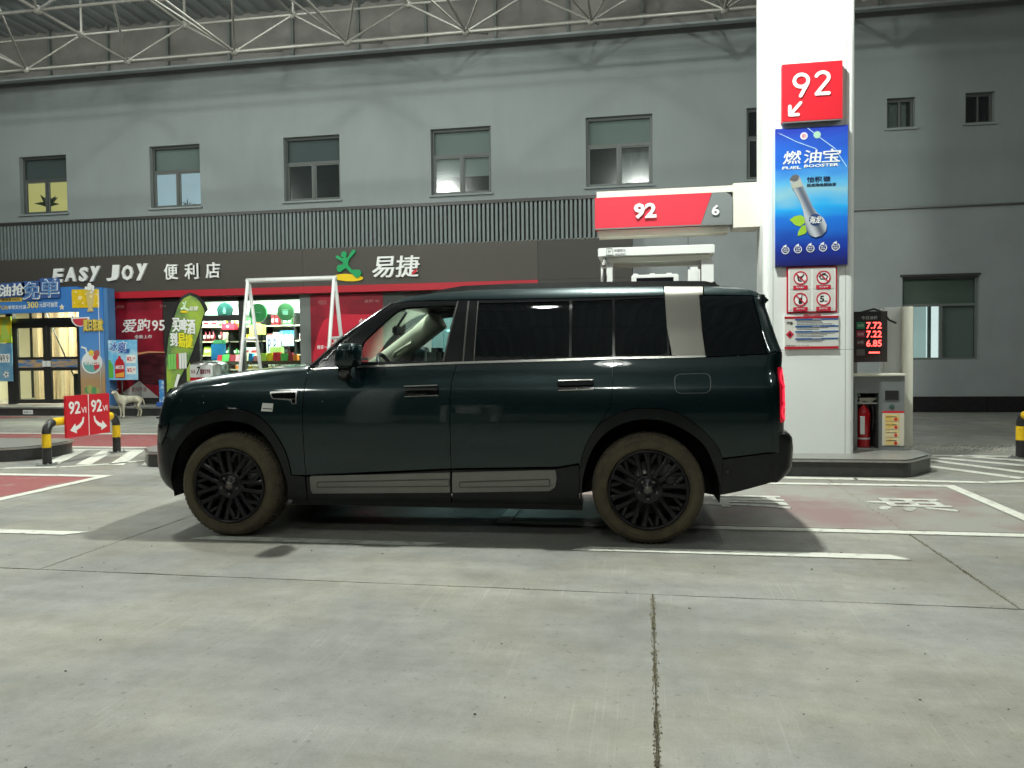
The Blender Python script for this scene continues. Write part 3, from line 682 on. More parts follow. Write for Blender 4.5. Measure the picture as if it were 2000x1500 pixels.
# car silhouette with tail glow printed at the bottom
MB().prism(fpx(YP, [(258, 708), (264, 697), (282, 689), (305, 688), (322, 690), (322, 752), (300, 752), (262, 748)]), FR(YP), .001, .003).build('car_print', flat('car_print', (.07, .012, .016), .3, var=.6, scale=2.5, stretch=(1, 1, 5)), pp)
MB().prism(fpx(YP, [(262, 690), (290, 686), (322, 687), (322, 689), (290, 689), (263, 694)]), FR(YP), .001, .0035).build('glow_print', flat('glow_print', (.62, .30, .14), .4), pp)
MB().prism(fpx(YP, [(225, 777), (272, 744), (311, 777)]), FR(YP), .0035, .0055).build('triangle_print', flat('grey_print', (.46, .46, .43), .5), pp)
text_px('爱动力·爱尚传递', 'lettering', redp, pp, YP, 232, 765, 287, 756, .002, base=.006)
# second red poster panel
XB0, XB1 = -8.50, -6.55
p2 = thing('fuel_poster', 'bright red poster with curved stripe behind the white A-frame and the bonnet', 'poster', ((XB0+XB1)/2, YS, .3))
red2 = mat('red_print_b', (.34, .01, .03), .35, scale=.8, col2=(.20, .008, .02), thr=(.45, .55))
MB().box(XB0, XB1, YS-.03, YS-.002, .3, 3.02).build('panel', red2, p2)
MB().prism(fpx(YP, [(612, 712), (612, 690), (622, 650), (632, 626), (650, 614), (745, 614), (748, 640), (748, 712)]), FR(YP), .001, .003).build('stripe_print', flat('red_bright', (.55, .015, .04), .4), p2)
text_px('中国石化', 'lettering', faint, p2, YP, 622, 595, 638, 586, .002)
text_px('爱跑 95', 'lettering', faint, p2, YP, 712, 591, 741, 585, .002)
text_px('畅享一路', 'lettering', M['white_led'], p2, YP, 619, 682, 645, 674, .003, bold=.02, shear=.2)
text_px('爱跑95', 'lettering', M['white_led'], p2, YP, 648, 672, 700, 656, .003, bold=.02, shear=.2, base=.004)
text_px('全新', 'lettering', M['white_led'], p2, YP, 700, 634, 716, 622, .003, bold=.02, shear=.2, base=.004)
piece('window_backing', XB0-.0, XB1, .23, FT, bf)
# posts between the windows
gp = flat('grey_post', (.15, .17, .16), .5)
piece('post', -8.80, XB0, .23, FT, gp, YS-.02); piece('post', XB1, -5.98, .23, FT, flat('dark_green_post', (.035, .045, .04), .5), YS-.02)
piece('post', -5.98, -5.30, .23, 2.9, flat('green_grey_wall', (.35, .42, .38), .7), YS+.02); piece('window_head', -5.98, -2.56, 2.9, FT, bf)
WX0, WX1 = -11.65, -8.80
piece('mullion', -10.52, -10.38, 1.0, FT, bf); piece('window_head', WX0, WX1, 2.93, FT, bf); piece('transom_bar', WX0, -10.52, 2.42, 2.56, bf)
piece('window_base', WX0, WX1, .23, .60, bf)
piece('window_glass', WX0, WX1, .6, 2.93, M['glass'], YS+.06, YS+.066); piece('window_base', -5.3, -2.56, .23, .8, bf); piece('window_glass', -5.3, -2.56, .8, 2.9, M['glass'], YS+.06, YS+.066)
for k in range(9): piece('window_bar', -5.3+.3*k, -5.27+.3*k, .8, 2.9, flat('cyan_frame', (.1, .25, .25), .5), YS+.02, YS+.05)
# inside: banner wall, round hanging signs, shelves and goods
YB = 21.0
MB().box(-12.9, -8.3, YB, YB+.05, .25, 3.38).build('shelf_wall', flat('banner_white', (.80, .82, .70), .7), shop)
text_px('万店', 'lettering', flat('pale_green', (.2, .42, .32), .6), shop, YB, 535, 622, 565, 608, .004)
text_px('天天', 'lettering', flat('pale_green', (.2, .42, .32), .6), shop, YB, 573, 621, 590, 607, .004)
for i, (px, py, r, lab) in enumerate(((438, 607, 14.5, 'dark green disc sign hanging left in the shop window'), (503, 611, 17, 'bright green disc sign behind the white A-frame leg'), (557, 609, 16, 'olive green disc sign with a basket emblem hanging right'))):
    Yd = 19.6; X, Z = onY(px, py, Yd); rr = r*(onY(px+1, py, Yd)[0]-X)
    t = thing('hanging_sign', lab, 'hanging sign', (X, Yd, Z), 'round green signs hanging in the shop')
    gm = (flat('disc_a', (.006, .05, .04), .4), flat('disc_b', (.012, .12, .03), .4), flat('disc_c', (.02, .07, .025), .4))[i]
    MB().lathe([(0, 0), (rr, 0), (rr, .08), (0, .08)], (X, Yd, Z), (0, 1, 0), 32, False).build('disc', gm, t)
    MB().tube([(X, Yd+.04, Z+rr), (X, Yd+.04, 3.36)], .006, 6).build('hanging_wire', M['black'], t)
    mk = flat('disc_mark', (.10, .25, .16), .5); mb = MB(); f = FR(Yd, X, Z)
    if i == 2: mb.prism([(-.09, .03), (.09, .03), (.07, -.08), (-.07, -.08)], f, .001, .003); mb.prism(rectp(-.1, .05, .1, .065), f, .001, .003)
    elif i == 0: mb.prism([(0, .1), (.05, 0), (.03, -.08), (-.03, -.08), (-.05, 0)], f, .001, .003)
    else: mb.prism(rectp(-.1, -.01, .1, .01), f, .001, .003)
    mb.build('emblem', mk, t)
shm = flat('shelf_board', (.70, .60, .42), .6)
shelf = thing('display_shelf', 'tall wall shelf unit full of packets seen through the shop window', 'shelf', (-10.5, 20.7, .2))
YG = 20.35
zs = [.75, 1.13, 1.53, 1.93, 2.36]; SX0, SX1 = -12.7, -8.75
for z in zs: MB().box(SX0, SX1, YG, YB-.01, z-.035, z).build('shelf_board', shm, shelf)
for x in (SX0, -11.75, -10.75, -9.75, SX1): MB().box(x-.02, x+.02, YG+.0, YB-.01, .23, 2.74).build('upright', M['black_frame'], shelf)
MB().box(SX0, SX1, YG-.02, YB-.01, 2.70, 2.80).build('top_light_strip', flat('strip_light', (.8, .9, .8), .5, emit=(.85, 1, .9), estr=1.2), shelf)
cols = [('red', (.55, .02, .03)), ('yellow', (.75, .55, .02)), ('green', (.08, .36, .08)), ('white', (.75, .76, .70)), ('blue', (.04, .28, .62)), ('orange', (.75, .22, .03)), ('lime', (.45, .60, .08)), ('dark red', (.25, .02, .03)), ('cream', (.70, .62, .40)), ('pink', (.70, .25, .28))]
kinds = ('box', 'bottle', 'packet')
names5 = ('bottom', 'second', 'middle', 'fourth', 'top'); R = random.Random(11); gc = {}
def good(kind, w, h, d, cname, col):
    key = (kind, round(w, 2), round(h, 2), cname)
    if key in gc: return gc[key]
    m = flat('goods_'+cname.replace(' ', '_'), col, .4)
    mb = MB()
    if kind == 'box': mb.bbox(-w/2, w/2, -d/2, d/2, 0, h, .008)
    elif kind == 'bottle': mb.lathe([(0, 0), (w/2, 0), (w/2, h*.62), (w/5, h*.8), (w/5, h), (0, h)], (0, 0, 0), (0, 0, 1), 10)
    else: mb.add([(-w/2, -d/2, 0), (w/2, -d/2, 0), (w/2, d/2, 0), (-w/2, d/2, 0), (-w/2, -.01, h), (w/2, -.01, h), (w/2, .01, h), (-w/2, .01, h)], [(0, 3, 2, 1), (4, 5, 6, 7), (0, 1, 5, 4), (1, 2, 6, 5), (2, 3, 7, 6), (3, 0, 4, 7)])
    me = mb.mesh(kind, m)
    lb = MB(); lb.box(-w*.34, w*.34, -d/2-.004, -d/2-.001, h*.3, h*.62); lm_ = lb.mesh('printed_label', flat('goods_label_'+('w' if cname != 'white' else 'r'), (.78, .78, .7) if cname != 'white' else (.5, .05, .05), .5))
    gc[key] = (me, lm_); return gc[key]
ORD = ('first', 'second', 'third', 'fourth', 'fifth', 'sixth', 'seventh', 'eighth', 'ninth', 'tenth')
NUM = ('', 'one', 'two', 'three', 'four', 'five', 'six', 'seven', 'eight', 'nine', 'ten')
used_labels = set()
def plural(k): return k+'es' if k.endswith('x') else k+'s'
def label_runs(items, where):      # items: (object, colour, kind) from left to right
    runs = []
    for it in items:
        if runs and runs[-1][0][1:] == it[1:]: runs[-1].append(it)
        else: runs.append([it])
    for r_, run in enumerate(runs):
        L_ = runs[r_-1][0] if r_ else None; R_ = runs[r_+1][0] if r_+1 < len(runs) else None
        side = 'at its left end' if L_ is None else ('at its right end' if R_ is None else 'between %s %s and %s %s' % (L_[1], plural(L_[2]), R_[1], plural(R_[2])))
        n = len(run)
        for i, (o, c, k) in enumerate(run):
            who = '%s %s' % (c, k) if n == 1 else '%s of %s %s %s' % (ORD[min(i, 9)], NUM[min(n, 10)], c, plural(k))
            lab = '%s on %s %s' % (who, where, side); q = 0
            while lab in used_labels: q += 1; lab = '%s on %s, %s %s' % (who, where, ('further right,', 'again further right,', 'still further right,')[min(q-1, 2)], side) if q < 4 else lab+' too'
            if len(lab.split()) > 16 and R_: lab = '%s on %s left of %s %s' % (who, where, R_[1], plural(R_[2]))
            used_labels.add(lab); tag(o, lab, k, 'goods in the shop window')
for si, z in enumerate(zs):
    x = SX0+.1; last = None; items = []; prevs = []
    while x < SX1-.12:
        if last is None or R.random() < .45:
            while True:
                cn, cc = R.choice(cols); kd = R.choice(kinds)
                if (cn, kd) not in prevs: break
            prevs.append((cn, kd)); last = (cn, cc, kd, round(R.choice((.11, .14, .17, .24)), 2), round(R.uniform(.17, .31), 2))
        cn, cc, kd, w_, h_ = last
        if kd == 'bottle': w_ = min(w_, .12)
        a, b = good(kd, w_, min(h_, .30), .14, cn, cc)
        if R.random() < .93 and min(abs(x+w_/2-u) for u in (SX0, -11.75, -10.75, -9.75, SX1)) > w_/2+.03:
            nm = {'box': 'goods_box', 'bottle': 'drink_bottle', 'packet': 'snack_packet'}[kd]
            o = bpy.data.objects.new(nm, a); COL.objects.link(o); o.location = (x+w_/2, YG+.11, z+.001); o.rotation_euler.z = R.uniform(-.12, .12)
            items.append((o, cn, kd)); l = bpy.data.objects.new('printed_label', b); COL.objects.link(l); l.parent = o
        x += w_+.012
    label_runs(items, 'the %s shop shelf' % names5[si])
# big cartons and a low table of goods just inside the glass
for i, (px0, px1, py0, py1, cn, c) in enumerate(((412, 434, 704, 672, 'blue crate of drinks', (.02, .20, .42)), (416, 434, 672, 664, 'green packet row', (.08, .32, .14)), (520, 548, 694, 655, 'white carton marked P', (.75, .76, .74)), (550, 568, 676, 655, 'white and blue carton', (.62, .72, .76)), (527, 549, 700, 678, 'lime green hamper', (.45, .62, .18)), (432, 458, 644, 631, 'red gift box', (.55, .03, .06)), (487, 513, 654, 634, 'yellow green gift box', (.6, .62, .14)))):
    Yc = 19.95 if i in (0, 1, 4) else 20.1; X0, Z0, X1, Z1 = pbox(Yc, px0, py0, px1, py1)
    o = MB().bbox(X0, X1, Yc, Yc+.2, Z0, Z1, .01).build('carton', flat('carton_%d' % i, c, .5), label=cn+' on display just behind the shop glass', cat='carton', group='cartons on display')
    if 'P' in cn: text('P', 'lettering', flat('navy', (.05, .06, .2), .5), o, FR(Yc), X0+.06, Z0+.1, X0+.14, Z1-.1, .003); text('P', 'lettering', flat('navy', (.05, .06, .2), .5), o, FR(Yc), X0+.22, Z0+.1, X0+.30, Z1-.1, .003)
    if cn == 'red gift box': MB().prism(circ((X0+X1)/2, (Z0+Z1)/2, .035), FR(Yc), .001, .003).build('emblem', M['white'], o)
tb = thing('display_table', 'dark brown display table just inside the shop window', 'table', (-10, 19.6, .23))
X0, Z0, X1, Z1 = pbox(19.6, 424, 712, 592, 705)
MB().box(X0, X1, 19.45, 19.9, Z0, Z1).build('table_top', flat('brown_wood', (.10, .055, .03), .5), tb)
for x in (X0+.05, X1-.1):
    MB().box(x, x+.05, 19.47, 19.85, .226, Z0-.001).build('leg', M['black_frame'], tb)
x = X0+.04; items = []; prevs = []
while x < X1-.15:
    while True:
        cn, cc = R.choice(cols); kd = R.choice(('box', 'packet'))
        if (cn, kd) not in prevs: break
    prevs.append((cn, kd)); prevs = prevs[-12:]
    w_ = R.choice((.12, .16, .2)); a, b = good(kd, w_, round(R.uniform(.12, .24), 2), .14, cn, cc)
    o = bpy.data.objects.new('snack_packet', a); COL.objects.link(o); o.location = (x+w_/2, 19.6, Z1+.001); items.append((o, cn, kd))
    x += w_+.02
label_runs(items, 'the brown table')
# goods seen deep in the third window
for k in range(5):
    MB().box(-5.3, -2.6, 20.2, 20.6, .9+.4*k, .93+.4*k).build('shelf_board', flat('cyan_shelf', (.5, .75, .75), .5), shelf)

# ================================================================== THINGS ON THE SHOP PLATFORM
YA = 18.05
ar = thing('promotion_arch', 'blue cardboard promotion arch with summer stickers standing round the shop door', 'arch', (-15.5, YA, .225))
zb = .225; XP0, XP1 = -14.70, -13.98
MB().box(XP0, XP1, YA, YA+.30, zb, 3.32).build('pillar', mat('blue_sand_print', (.035, .17, .50), .45, scale=1), ar)
mm = bpy.data.objects['pillar'].data.materials[0]; N, L = nodes_of(mm); gz = N.new('ShaderNodeNewGeometry'); sx = N.new('ShaderNodeSeparateXYZ'); cr = N.new('ShaderNodeValToRGB'); mr = N.new('ShaderNodeMapRange'); mr.inputs[1].default_value = .2; mr.inputs[2].default_value = 3.3
L.new(gz.outputs['Position'], sx.inputs[0]); L.new(sx.outputs[2], mr.inputs[0]); L.new(mr.outputs[0], cr.inputs[0]); L.new(cr.outputs[0], N['Principled BSDF'].inputs['Base Color'])
e = cr.color_ramp.elements; e[0].position = .0; e[0].color = (.42, .26, .12, 1); e[1].position = 1; e[1].color = (.03, .17, .48, 1)
for p, c in ((.22, (.42, .26, .13, 1)), (.34, (.36, .33, .30, 1)), (.42, (.10, .28, .60, 1)), (.7, (.07, .22, .55, 1))):
    q = e.new(p); q.color = c
MB().box(XP1+.003, XP1+.12, YA+.02, YA+.30, zb, 3.30).build('pillar_side', flat('blue_side', (.07, .20, .42), .5), ar)
MB().box(-18.6, XP0-.003, YA, YA+.12, 2.70, 3.36).build('header', M['blue_arch'], ar)
MB().tube([(XP1-.12, YA-.015, zb+.2), (XP1-.12, YA-.015, 3.25)], .008, 6).build('edge_strip', M['white'], ar)
YAa = YA-.03
bb = flat('letter_backing', (.04, .10, .30), .5); blu = flat('letter_blue', (.10, .24, .50), .45)
for ch, x0, yb, x1, yt, kk in (('加', -22, 582, 1, 556, 0), ('油', 2, 579, 22, 556, 0), ('抢', 25, 577, 47, 554, 0), ('免', 47, 584, 78, 552, 1), ('单', 80, 580, 115, 546, 1)):
    X0, Z0, X1, Z1 = pbox(YAa, x0, yb, x1, yt)
    MB().prism(rrect(X0-.035, Z0-.035, X1+.035, Z1+.04, .06), FR(YAa), .0, .02).build('letter_backing', bb, ar)
    if kk: text(ch, 'lettering', M['white_led'], ar, FR(YAa), X0-.012, Z0-.012, X1+.012, Z1+.012, .012, base=.021, bold=.035, shear=.08); text(ch, 'lettering', blu, ar, FR(YAa), X0+.008, Z0+.01, X1-.005, Z1-.002, .006, base=.034, bold=.012, shear=.08)
    else: text(ch, 'lettering', M['white_led'], ar, FR(YAa), X0, Z0, X1, Z1, .02, base=.021, bold=.035, shear=.08)
X0, Z0, X1, Z1 = pbox(YAa, 0, 589, 42, 581); MB().prism(rrect(X0-.3, Z0, X1, Z1, .03), FR(YA), .001, .006).build('yellow_label', flat('gold', (.62, .45, .08), .5), ar)
text_px('最高省100元', 'lettering', M['black'], ar, YA, 4, 588, 39, 582, .002, base=.008, bold=.01)
text_px('汽油', 'lettering', flat('gold', (.62, .45, .08), .5), ar, YA, -4, 605, 15, 596, .003, bold=.02)
text_px('单笔实付满', 'lettering', M['white_led'], ar, YA, 16, 604, 51, 596, .003, bold=.012)
text_px('300', 'lettering', flat('gold2', (.80, .62, .12), .5), ar, YA, 53, 602, 75, 589, .003, bold=.02)
text_px('元即可抽奖', 'lettering', M['white_led'], ar, YA, 77, 600, 113, 590, .003, bold=.012)
def star(cx, cy, r): return [(cx+(r if k % 2 == 0 else r*.45)*math.sin(math.pi*k/5), cy+(r if k % 2 == 0 else r*.45)*math.cos(math.pi*k/5)) for k in range(10)]
cx, cz = onY(121, 600, YA); MB().prism(star(cx, cz, .085), FR(YA), .001, .010).build('star_sticker', M['white'], ar); MB().prism(star(cx, cz, .05), FR(YA), .011, .014).build('star_print', flat('gold2', (.80, .62, .12), .5), ar)
# sticker cut-outs (beer panel, water melon, summer words, coconut drink)
S = lambda pts: fpx(YA, pts); FA = FR(YA)
MB().prism(rrect(*pbox(YA, 141, 601, 194, 565), .03), FA, .001, .012).build('beer_panel', mat('beer_yellow', (.72, .50, .02), .35, var=.12, scale=9), ar)
gl = MB().prism(S([(169, 569), (186, 568), (184, 590), (181, 601), (184, 608), (171, 609), (174, 601), (171, 590)]), FA, .014, .022).build('beer_glass', flat('beer_gold', (.62, .50, .22), .3), ar)
fo = MB()
for i, (a, b, r) in enumerate(((170, 563, 3.6), (176, 557, 4.5), (182, 561, 4), (176, 563, 4.5), (183, 566, 3), (180, 571, 2.4))):
    c = onY(a, b, YA); fo.prism(circ(c[0], c[1], r*.0132, 14), FA, .024, .030+.001*i)
fo.build('beer_foam', M['white'], ar)
bu = MB()
for i, (a, b, r) in enumerate(((157, 582, 4.5), (149, 571, 2), (146, 592, 1.6), (163, 592, 2), (179, 579, 2.6), (191, 592, 1.4), (189, 575, 1.6), (168, 575, 1.5))):
    c = onY(a, b, YA); bu.prism(circ(c[0], c[1], r*.0132, 14), FA, .013, .0235+.0005*i)
bu.build('bubble_print', flat('bubble', (.85, .72, .35), .3), ar)
half = lambda cx, cy, r, a0: [(cx+r*math.cos(math.radians(t)), cy+r*math.sin(math.radians(t))) for t in range(a0, a0+181, 12)]
MB().prism(S(half(157, 620, 18, -3)), FA, .001, .012).build('watermelon_rind', M['white'], ar)
MB().prism(S(half(157, 622.3, 14, -3)), FA, .013, .017).build('watermelon_flesh', flat('melon', (.55, .05, .07), .4), ar)
text_px('夏日狂欢', 'lettering', flat('gold3', (.50, .38, .08), .5), ar, YA, 164, 647, 203, 623, .02, base=.018, bold=.10)
text_px('夏日狂欢', 'lettering', flat('gold2', (.80, .62, .12), .5), ar, YA, 166, 645, 201, 625, .004, base=.042, bold=.03)
MB().prism(S([(180+20*math.cos(t), 708+22*math.sin(t)) for t in [2*math.pi*k/26 for k in range(26)]]), FA, .001, .010).build('drink_outline', M['white'], ar)
MB().prism(S([(180+17*math.cos(t), 708+19*math.sin(t)) for t in [math.pi*k/16 for k in range(17)]]), FA, .011, .014).build('coconut_print', flat('teal_cup', (.16, .42, .40), .4), ar)
MB().prism(S([(183, 708), (196, 708), (194, 718), (186, 724)]), FA, .015, .018).build('coconut_red', flat('melon', (.55, .05, .07), .4), ar)
for i, (a, b, r, c) in enumerate(((179, 689, 6, (.75, .55, .08)), (190, 690, 6.5, (.45, .12, .12)), (187, 698, 5, (.6, .06, .06)))):
    p = onY(a, b, YA); MB().prism(circ(p[0], p[1], r*.0132, 16), FA, .011, .020+.002*i).build('fruit_print', flat('fruit%d' % i, c, .4), ar)
MB().prism(S([(160, 676), (169, 679), (173, 691), (170, 692), (167, 682), (159, 679)]), FA, .011, .016).build('straw_print', M['white'], ar)
text_px('冰爽狂欢', 'lettering', M['white_led'], ar, YA, 166, 713, 197, 702, .003, base=.025, bold=.03, shear=.1)
for i, (a, b, r) in enumerate(((170, 762, 4), (176, 760, 5.5), (184, 763, 5), (192, 764, 3.5))):
    MB().prism(S([(a+r*math.cos(t), b+r*1.6*math.sin(t)) for t in [2*math.pi*k/16 for k in range(16)]]), FA, .001, .006+.001*i).build('cactus_print', flat('cactus%d' % (i % 2), ((.10, .30, .12), (.35, .40, .12))[i % 2], .5), ar)
# posters left of the door
def adposter(lab, x0, yb, x1, yt, col, Yp, cat='poster'):
    X0, Z0, X1, Z1 = pbox(Yp, x0, yb, x1, yt)
    t = thing('poster', lab, cat, ((X0+X1)/2, Yp, Z0)); MB().box(X0, X1, Yp, Yp+.02, Z0, Z1).build('panel', col, t); return t, FR(Yp, X0, Z0), X1-X0, Z1-Z0
t, f, W_, H_ = adposter('yellow and lime green drinks poster on the window left of the door', -45, 670, 22, 619, mat('yellow_print', (.80, .62, .03), .4, scale=2.2, col2=(.40, .58, .06), thr=(.45, .52)), 18.6)
MB().prism([(W_*.72, .05), (W_*.95, .12), (W_*.85, .5), (W_*.97, .62), (W_*.78, .66), (W_*.7, .4)], f, .001, .004).build('bottle_print', flat('lime_print', (.50, .68, .12), .4), t)
t, f, W_, H_ = adposter('blue football poster with a nine yuan price on the window left of the door', -45, 745, 24, 671, mat('blue_grad', (.08, .26, .46), .4, scale=1.3, col2=(.22, .40, .52), thr=(.4, .6)), 18.6)
MB().prism(rectp(W_*.64, H_*.5, W_*.93, H_*.72), f, .001, .003).build('price_label', M['white'], t); text('¥9.9', 'lettering', M['black'], t, f, W_*.66, H_*.52, W_*.9, H_*.7, .002, base=.004)
MB().prism(circ(W_*.82, H_*.18, .09), f, .001, .004).build('ball_print', M['white'], t)
mb = MB(); mb.prism(circ(W_*.82, H_*.18, .032, 5), f, .005, .007)
for k in range(5): q = 2*math.pi*k/5; mb.prism(circ(W_*.82+.07*math.cos(q), H_*.18+.07*math.sin(q), .018, 5), f, .005, .007)
mb.build('ball_patch', M['black'], t)
# iced tea poster on a stand
t, f, W_, H_ = adposter('light blue iced tea poster with a red bottle on a black stand', 212, 742, 268, 664, mat('ice_blue', (.10, .42, .72), .4, scale=1.5, col2=(.50, .72, .82), thr=(.4, .62)), 17.95, 'poster')
text('冰爽', 'lettering', M['white_led'], t, f, W_*.0+.02, H_*.70, W_*.62, H_*.97, .004, bold=.07, shear=.15); text('冰爽', 'lettering', flat('letter_blue2', (.02, .10, .42), .5), t, f, W_*.0+.035, H_*.72, W_*.60, H_*.95, .003, base=.006, bold=.02, shear=.15)
text('来袭', 'lettering', flat('letter_blue2', (.02, .10, .42), .5), t, f, W_*.36, H_*.66, W_*.74, H_*.78, .003, base=.004, bold=.03, shear=.15)
bt = [(.22, .05), (.56, .05), (.56, .40), (.50, .50), (.43, .54), (.43, .60), (.34, .60), (.34, .54), (.27, .50), (.22, .40)]
MB().prism([(a*W_, b*H_) for a, b in bt], f, .001, .006).build('bottle_print', flat('tea_red', (.50, .02, .03), .3), t)
MB().prism([(a*W_, b*H_) for a, b in ((.24, .07), (.54, .07), (.54, .2), (.24, .15))], f, .007, .009).build('fruit_print', flat('fruit_o', (.75, .35, .05), .4), t)
text('冰红茶', 'lettering', M['white_led'], t, f, W_*.24, H_*.27, W_*.54, H_*.37, .002, base=.008, bold=.03)
MB().prism([(0.0, .05*H_), (W_*.16, .05*H_), (W_*.16, .35*H_), (W_*.06, .5*H_), (0, .5*H_)], f, .001, .005).build('bottle_print', flat('green_bottle', (.12, .42, .06), .3), t)
for k, z in enumerate((.42, .14)):
    MB().prism(rectp(W_*.62, H_*z, W_*.95, H_*(z+.2)), f, .001, .003).build('price_label', M['white'], t); text('¥3.', 'lettering', M['red'], t, f, W_*.64, H_*(z+.05), W_*.84, H_*(z+.16), .002, base=.004, bold=.02); text('00', 'lettering', M['red'], t, f, W_*.85, H_*(z+.09), W_*.93, H_*(z+.15), .002, base=.004)
MB().tube([(f[0].x+.35, 17.98, .226), (f[0].x+.35, 17.98, f[0].z)], .018, 8).build('stand_pole', M['black'], t); MB().box(f[0].x+.1, f[0].x+.6, 17.93, 18.2, .226, .245).build('stand_base', M['black'], t)
# narrow poster stand by the flag
X0, Z0, X1, Z1 = pbox(17.7, 311, 790, 319, 742); t = thing('poster_stand', 'narrow blue and white poster stand beside the feather flag pole', 'poster stand', (X0, 17.7, .2))
MB().box(X0, X1, 17.7, 17.74, Z0+.06, Z1).build('panel', flat('stand_white', (.6, .7, .8), .4, scale=6, col2=(.05, .25, .6), thr=(.4, .5)), t); MB().box(X0-.02, X1+.02, 17.6, 17.85, .226, Z0+.058).build('base', flat('blue_base', (.03, .12, .45), .5), t)
# feather flag
YFl = 16.8; fl = thing('feather_flag', 'green feather flag with black sleeve and white and yellow characters in front of the shop', 'flag', (-11.39, YFl, 0))
outer = [(321, 768), (320, 700), (325, 660), (334, 620), (346, 590), (358, 576), (370, 571), (384, 575), (397, 587), (406, 604), (400, 612), (396, 622), (390, 650), (380, 684), (366, 716), (352, 744), (338, 768)]
inner = [(326, 768), (325, 700), (330, 660), (339, 622), (350, 594), (361, 581), (371, 577), (382, 581), (392, 592), (400, 608), (394, 625), (388, 650), (378, 682), (364, 714), (350, 742), (336, 768)]
cm = mat('flag_green', (.10, .20, .07), .7, scale=1.3, col2=(.32, .46, .05), thr=(.42, .6), bump=.3, bscale=8)
FFl = FR(YFl)
# cloth with gentle folds: grid the inner shape
def cloth(poly, name, m, y0, amp, parent):
    P = [onY(x, y, YFl) for x, y in poly]; mb = MB(); rowsz = sorted(P, key=lambda p: p[1]); z0 = rowsz[0][1]; z1 = rowsz[-1][1]; n = 40; k = 12; vs = []; fs = []
    for i in range(n+1):
        z = z0+(z1-z0)*(i/n*.998+.001); xs = []
        for a in range(len(P)):
            p, q = P[a], P[(a+1) % len(P)]
            if (p[1]-z)*(q[1]-z) < 0: xs.append(p[0]+(q[0]-p[0])*(z-p[1])/(q[1]-p[1]))
        if len(xs) < 2: xs = [P[0][0], P[0][0]+.01]
        xa, xb = min(xs), max(xs)
        for j in range(k+1):
            x = xa+(xb-xa)*j/k; vs.append((x, y0+amp*math.sin(x*9+z*3.1)+amp*.6*math.sin(z*7+x*3), z))
    for i in range(n):
        for j in range(k): a = i*(k+1)+j; fs.append((a, a+1, a+k+2, a+k+1))
    nv = len(vs); vs += [(x, y+.006, z) for x, y, z in vs]; fs += [tuple(q+nv for q in reversed(f)) for f in fs]
    mb.add(vs, fs, True); return mb.build(name, m, parent)
cloth(outer, 'sleeve', M['black'], YFl+.012, .008, fl); cloth(inner, 'cloth', cm, YFl-.004, .008, fl)
X0, Z0 = onY(322, 768, YFl); MB().tube([(X0, YFl+.03, 0), (X0, YFl+.03, Z0), (onY(322, 690, YFl)[0], YFl+.03, onY(322, 690, YFl)[1])], .014, 8).build('pole', M['black'], fl)
MB().lathe([(0, 0), (.22, 0), (.22, .03), (.03, .05), (0, .05)], (X0, YFl+.03, .001), (0, 0, 1), 24).build('base', M['black'], fl)
Yt = YFl-.022
for ch, x0, yb, x1, yt, mm_ in (('买', 337, 648, 350, 621, 'w'), ('啤', 351, 650, 365, 622, 'w'), ('酒', 366, 652, 381, 624, 'w'), ('到', 333, 676, 346, 650, 'w'), ('易', 348, 678, 361, 651, 'y'), ('捷', 362, 679, 376, 653, 'y')):
    text_px(ch, 'lettering', M['white_led'] if mm_ == 'w' else flat('flag_yellow', (.80, .72, .02), .5), fl, Yt, x0, yb, x1, yt, .004, bold=.055, shear=0)
text_px('易捷', 'lettering', M['white_led'], fl, Yt, 369, 607, 386, 598, .003, bold=.02, shear=.2)
mb = MB(); 
for i, (a, b, r1, r2) in enumerate((((358, 592), (358, 592.1), 2, 2), ((360, 597), (360, 601), 2.2, 2.4), ((355, 603), (358, 601), 2.2, 1.6), ((363, 589), (361, 596), 1.2, 1.3), ((361, 602), (367, 605), 1.6, 2.2))):
    A = onY(*a, Yt); B = onY(*b, Yt); mb.prism(capsule(A, B, r1*.0125, r2*.0125, 6), FR(Yt), .001, .004+.0004*i)
mb.build('logo_figure', flat('pale_logo', (.6, .8, .6), .5), fl); MB().prism(fpx(Yt, [(360+8*math.cos(t), 609+2.2*math.sin(t)) for t in [2*math.pi*k/16 for k in range(16)]]), FR(Yt), .001, .003).build('logo_ellipse', M['yellow'], fl)
R = random.Random(2); mb = MB(); mw = MB(); mr2 = MB()
for i in range(7):
    px = 329+i*5.2; yb = 722-i*.4; X0, Z0, X1, Z1 = pbox(Yt, px, yb, px+4.2, 692-i*.5)
    (mb if i < 3 else (mr2 if i == 3 else mw)).prism(rrect(X0, Z0, X1, Z1, .012, 2), FR(Yt), .001, .004)
mb.build('can_print', flat('can_green', (.20, .55, .12), .4), fl); mw.build('can_print', flat('can_white', (.7, .72, .7), .4), fl); mr2.build('can_print', flat('can_red', (.55, .08, .06), .4), fl)
MB().prism(fpx(Yt, [(340, 755), (347, 730), (352, 732), (345, 757)]), FR(Yt), .001, .003).build('strip_print', M['white'], fl)
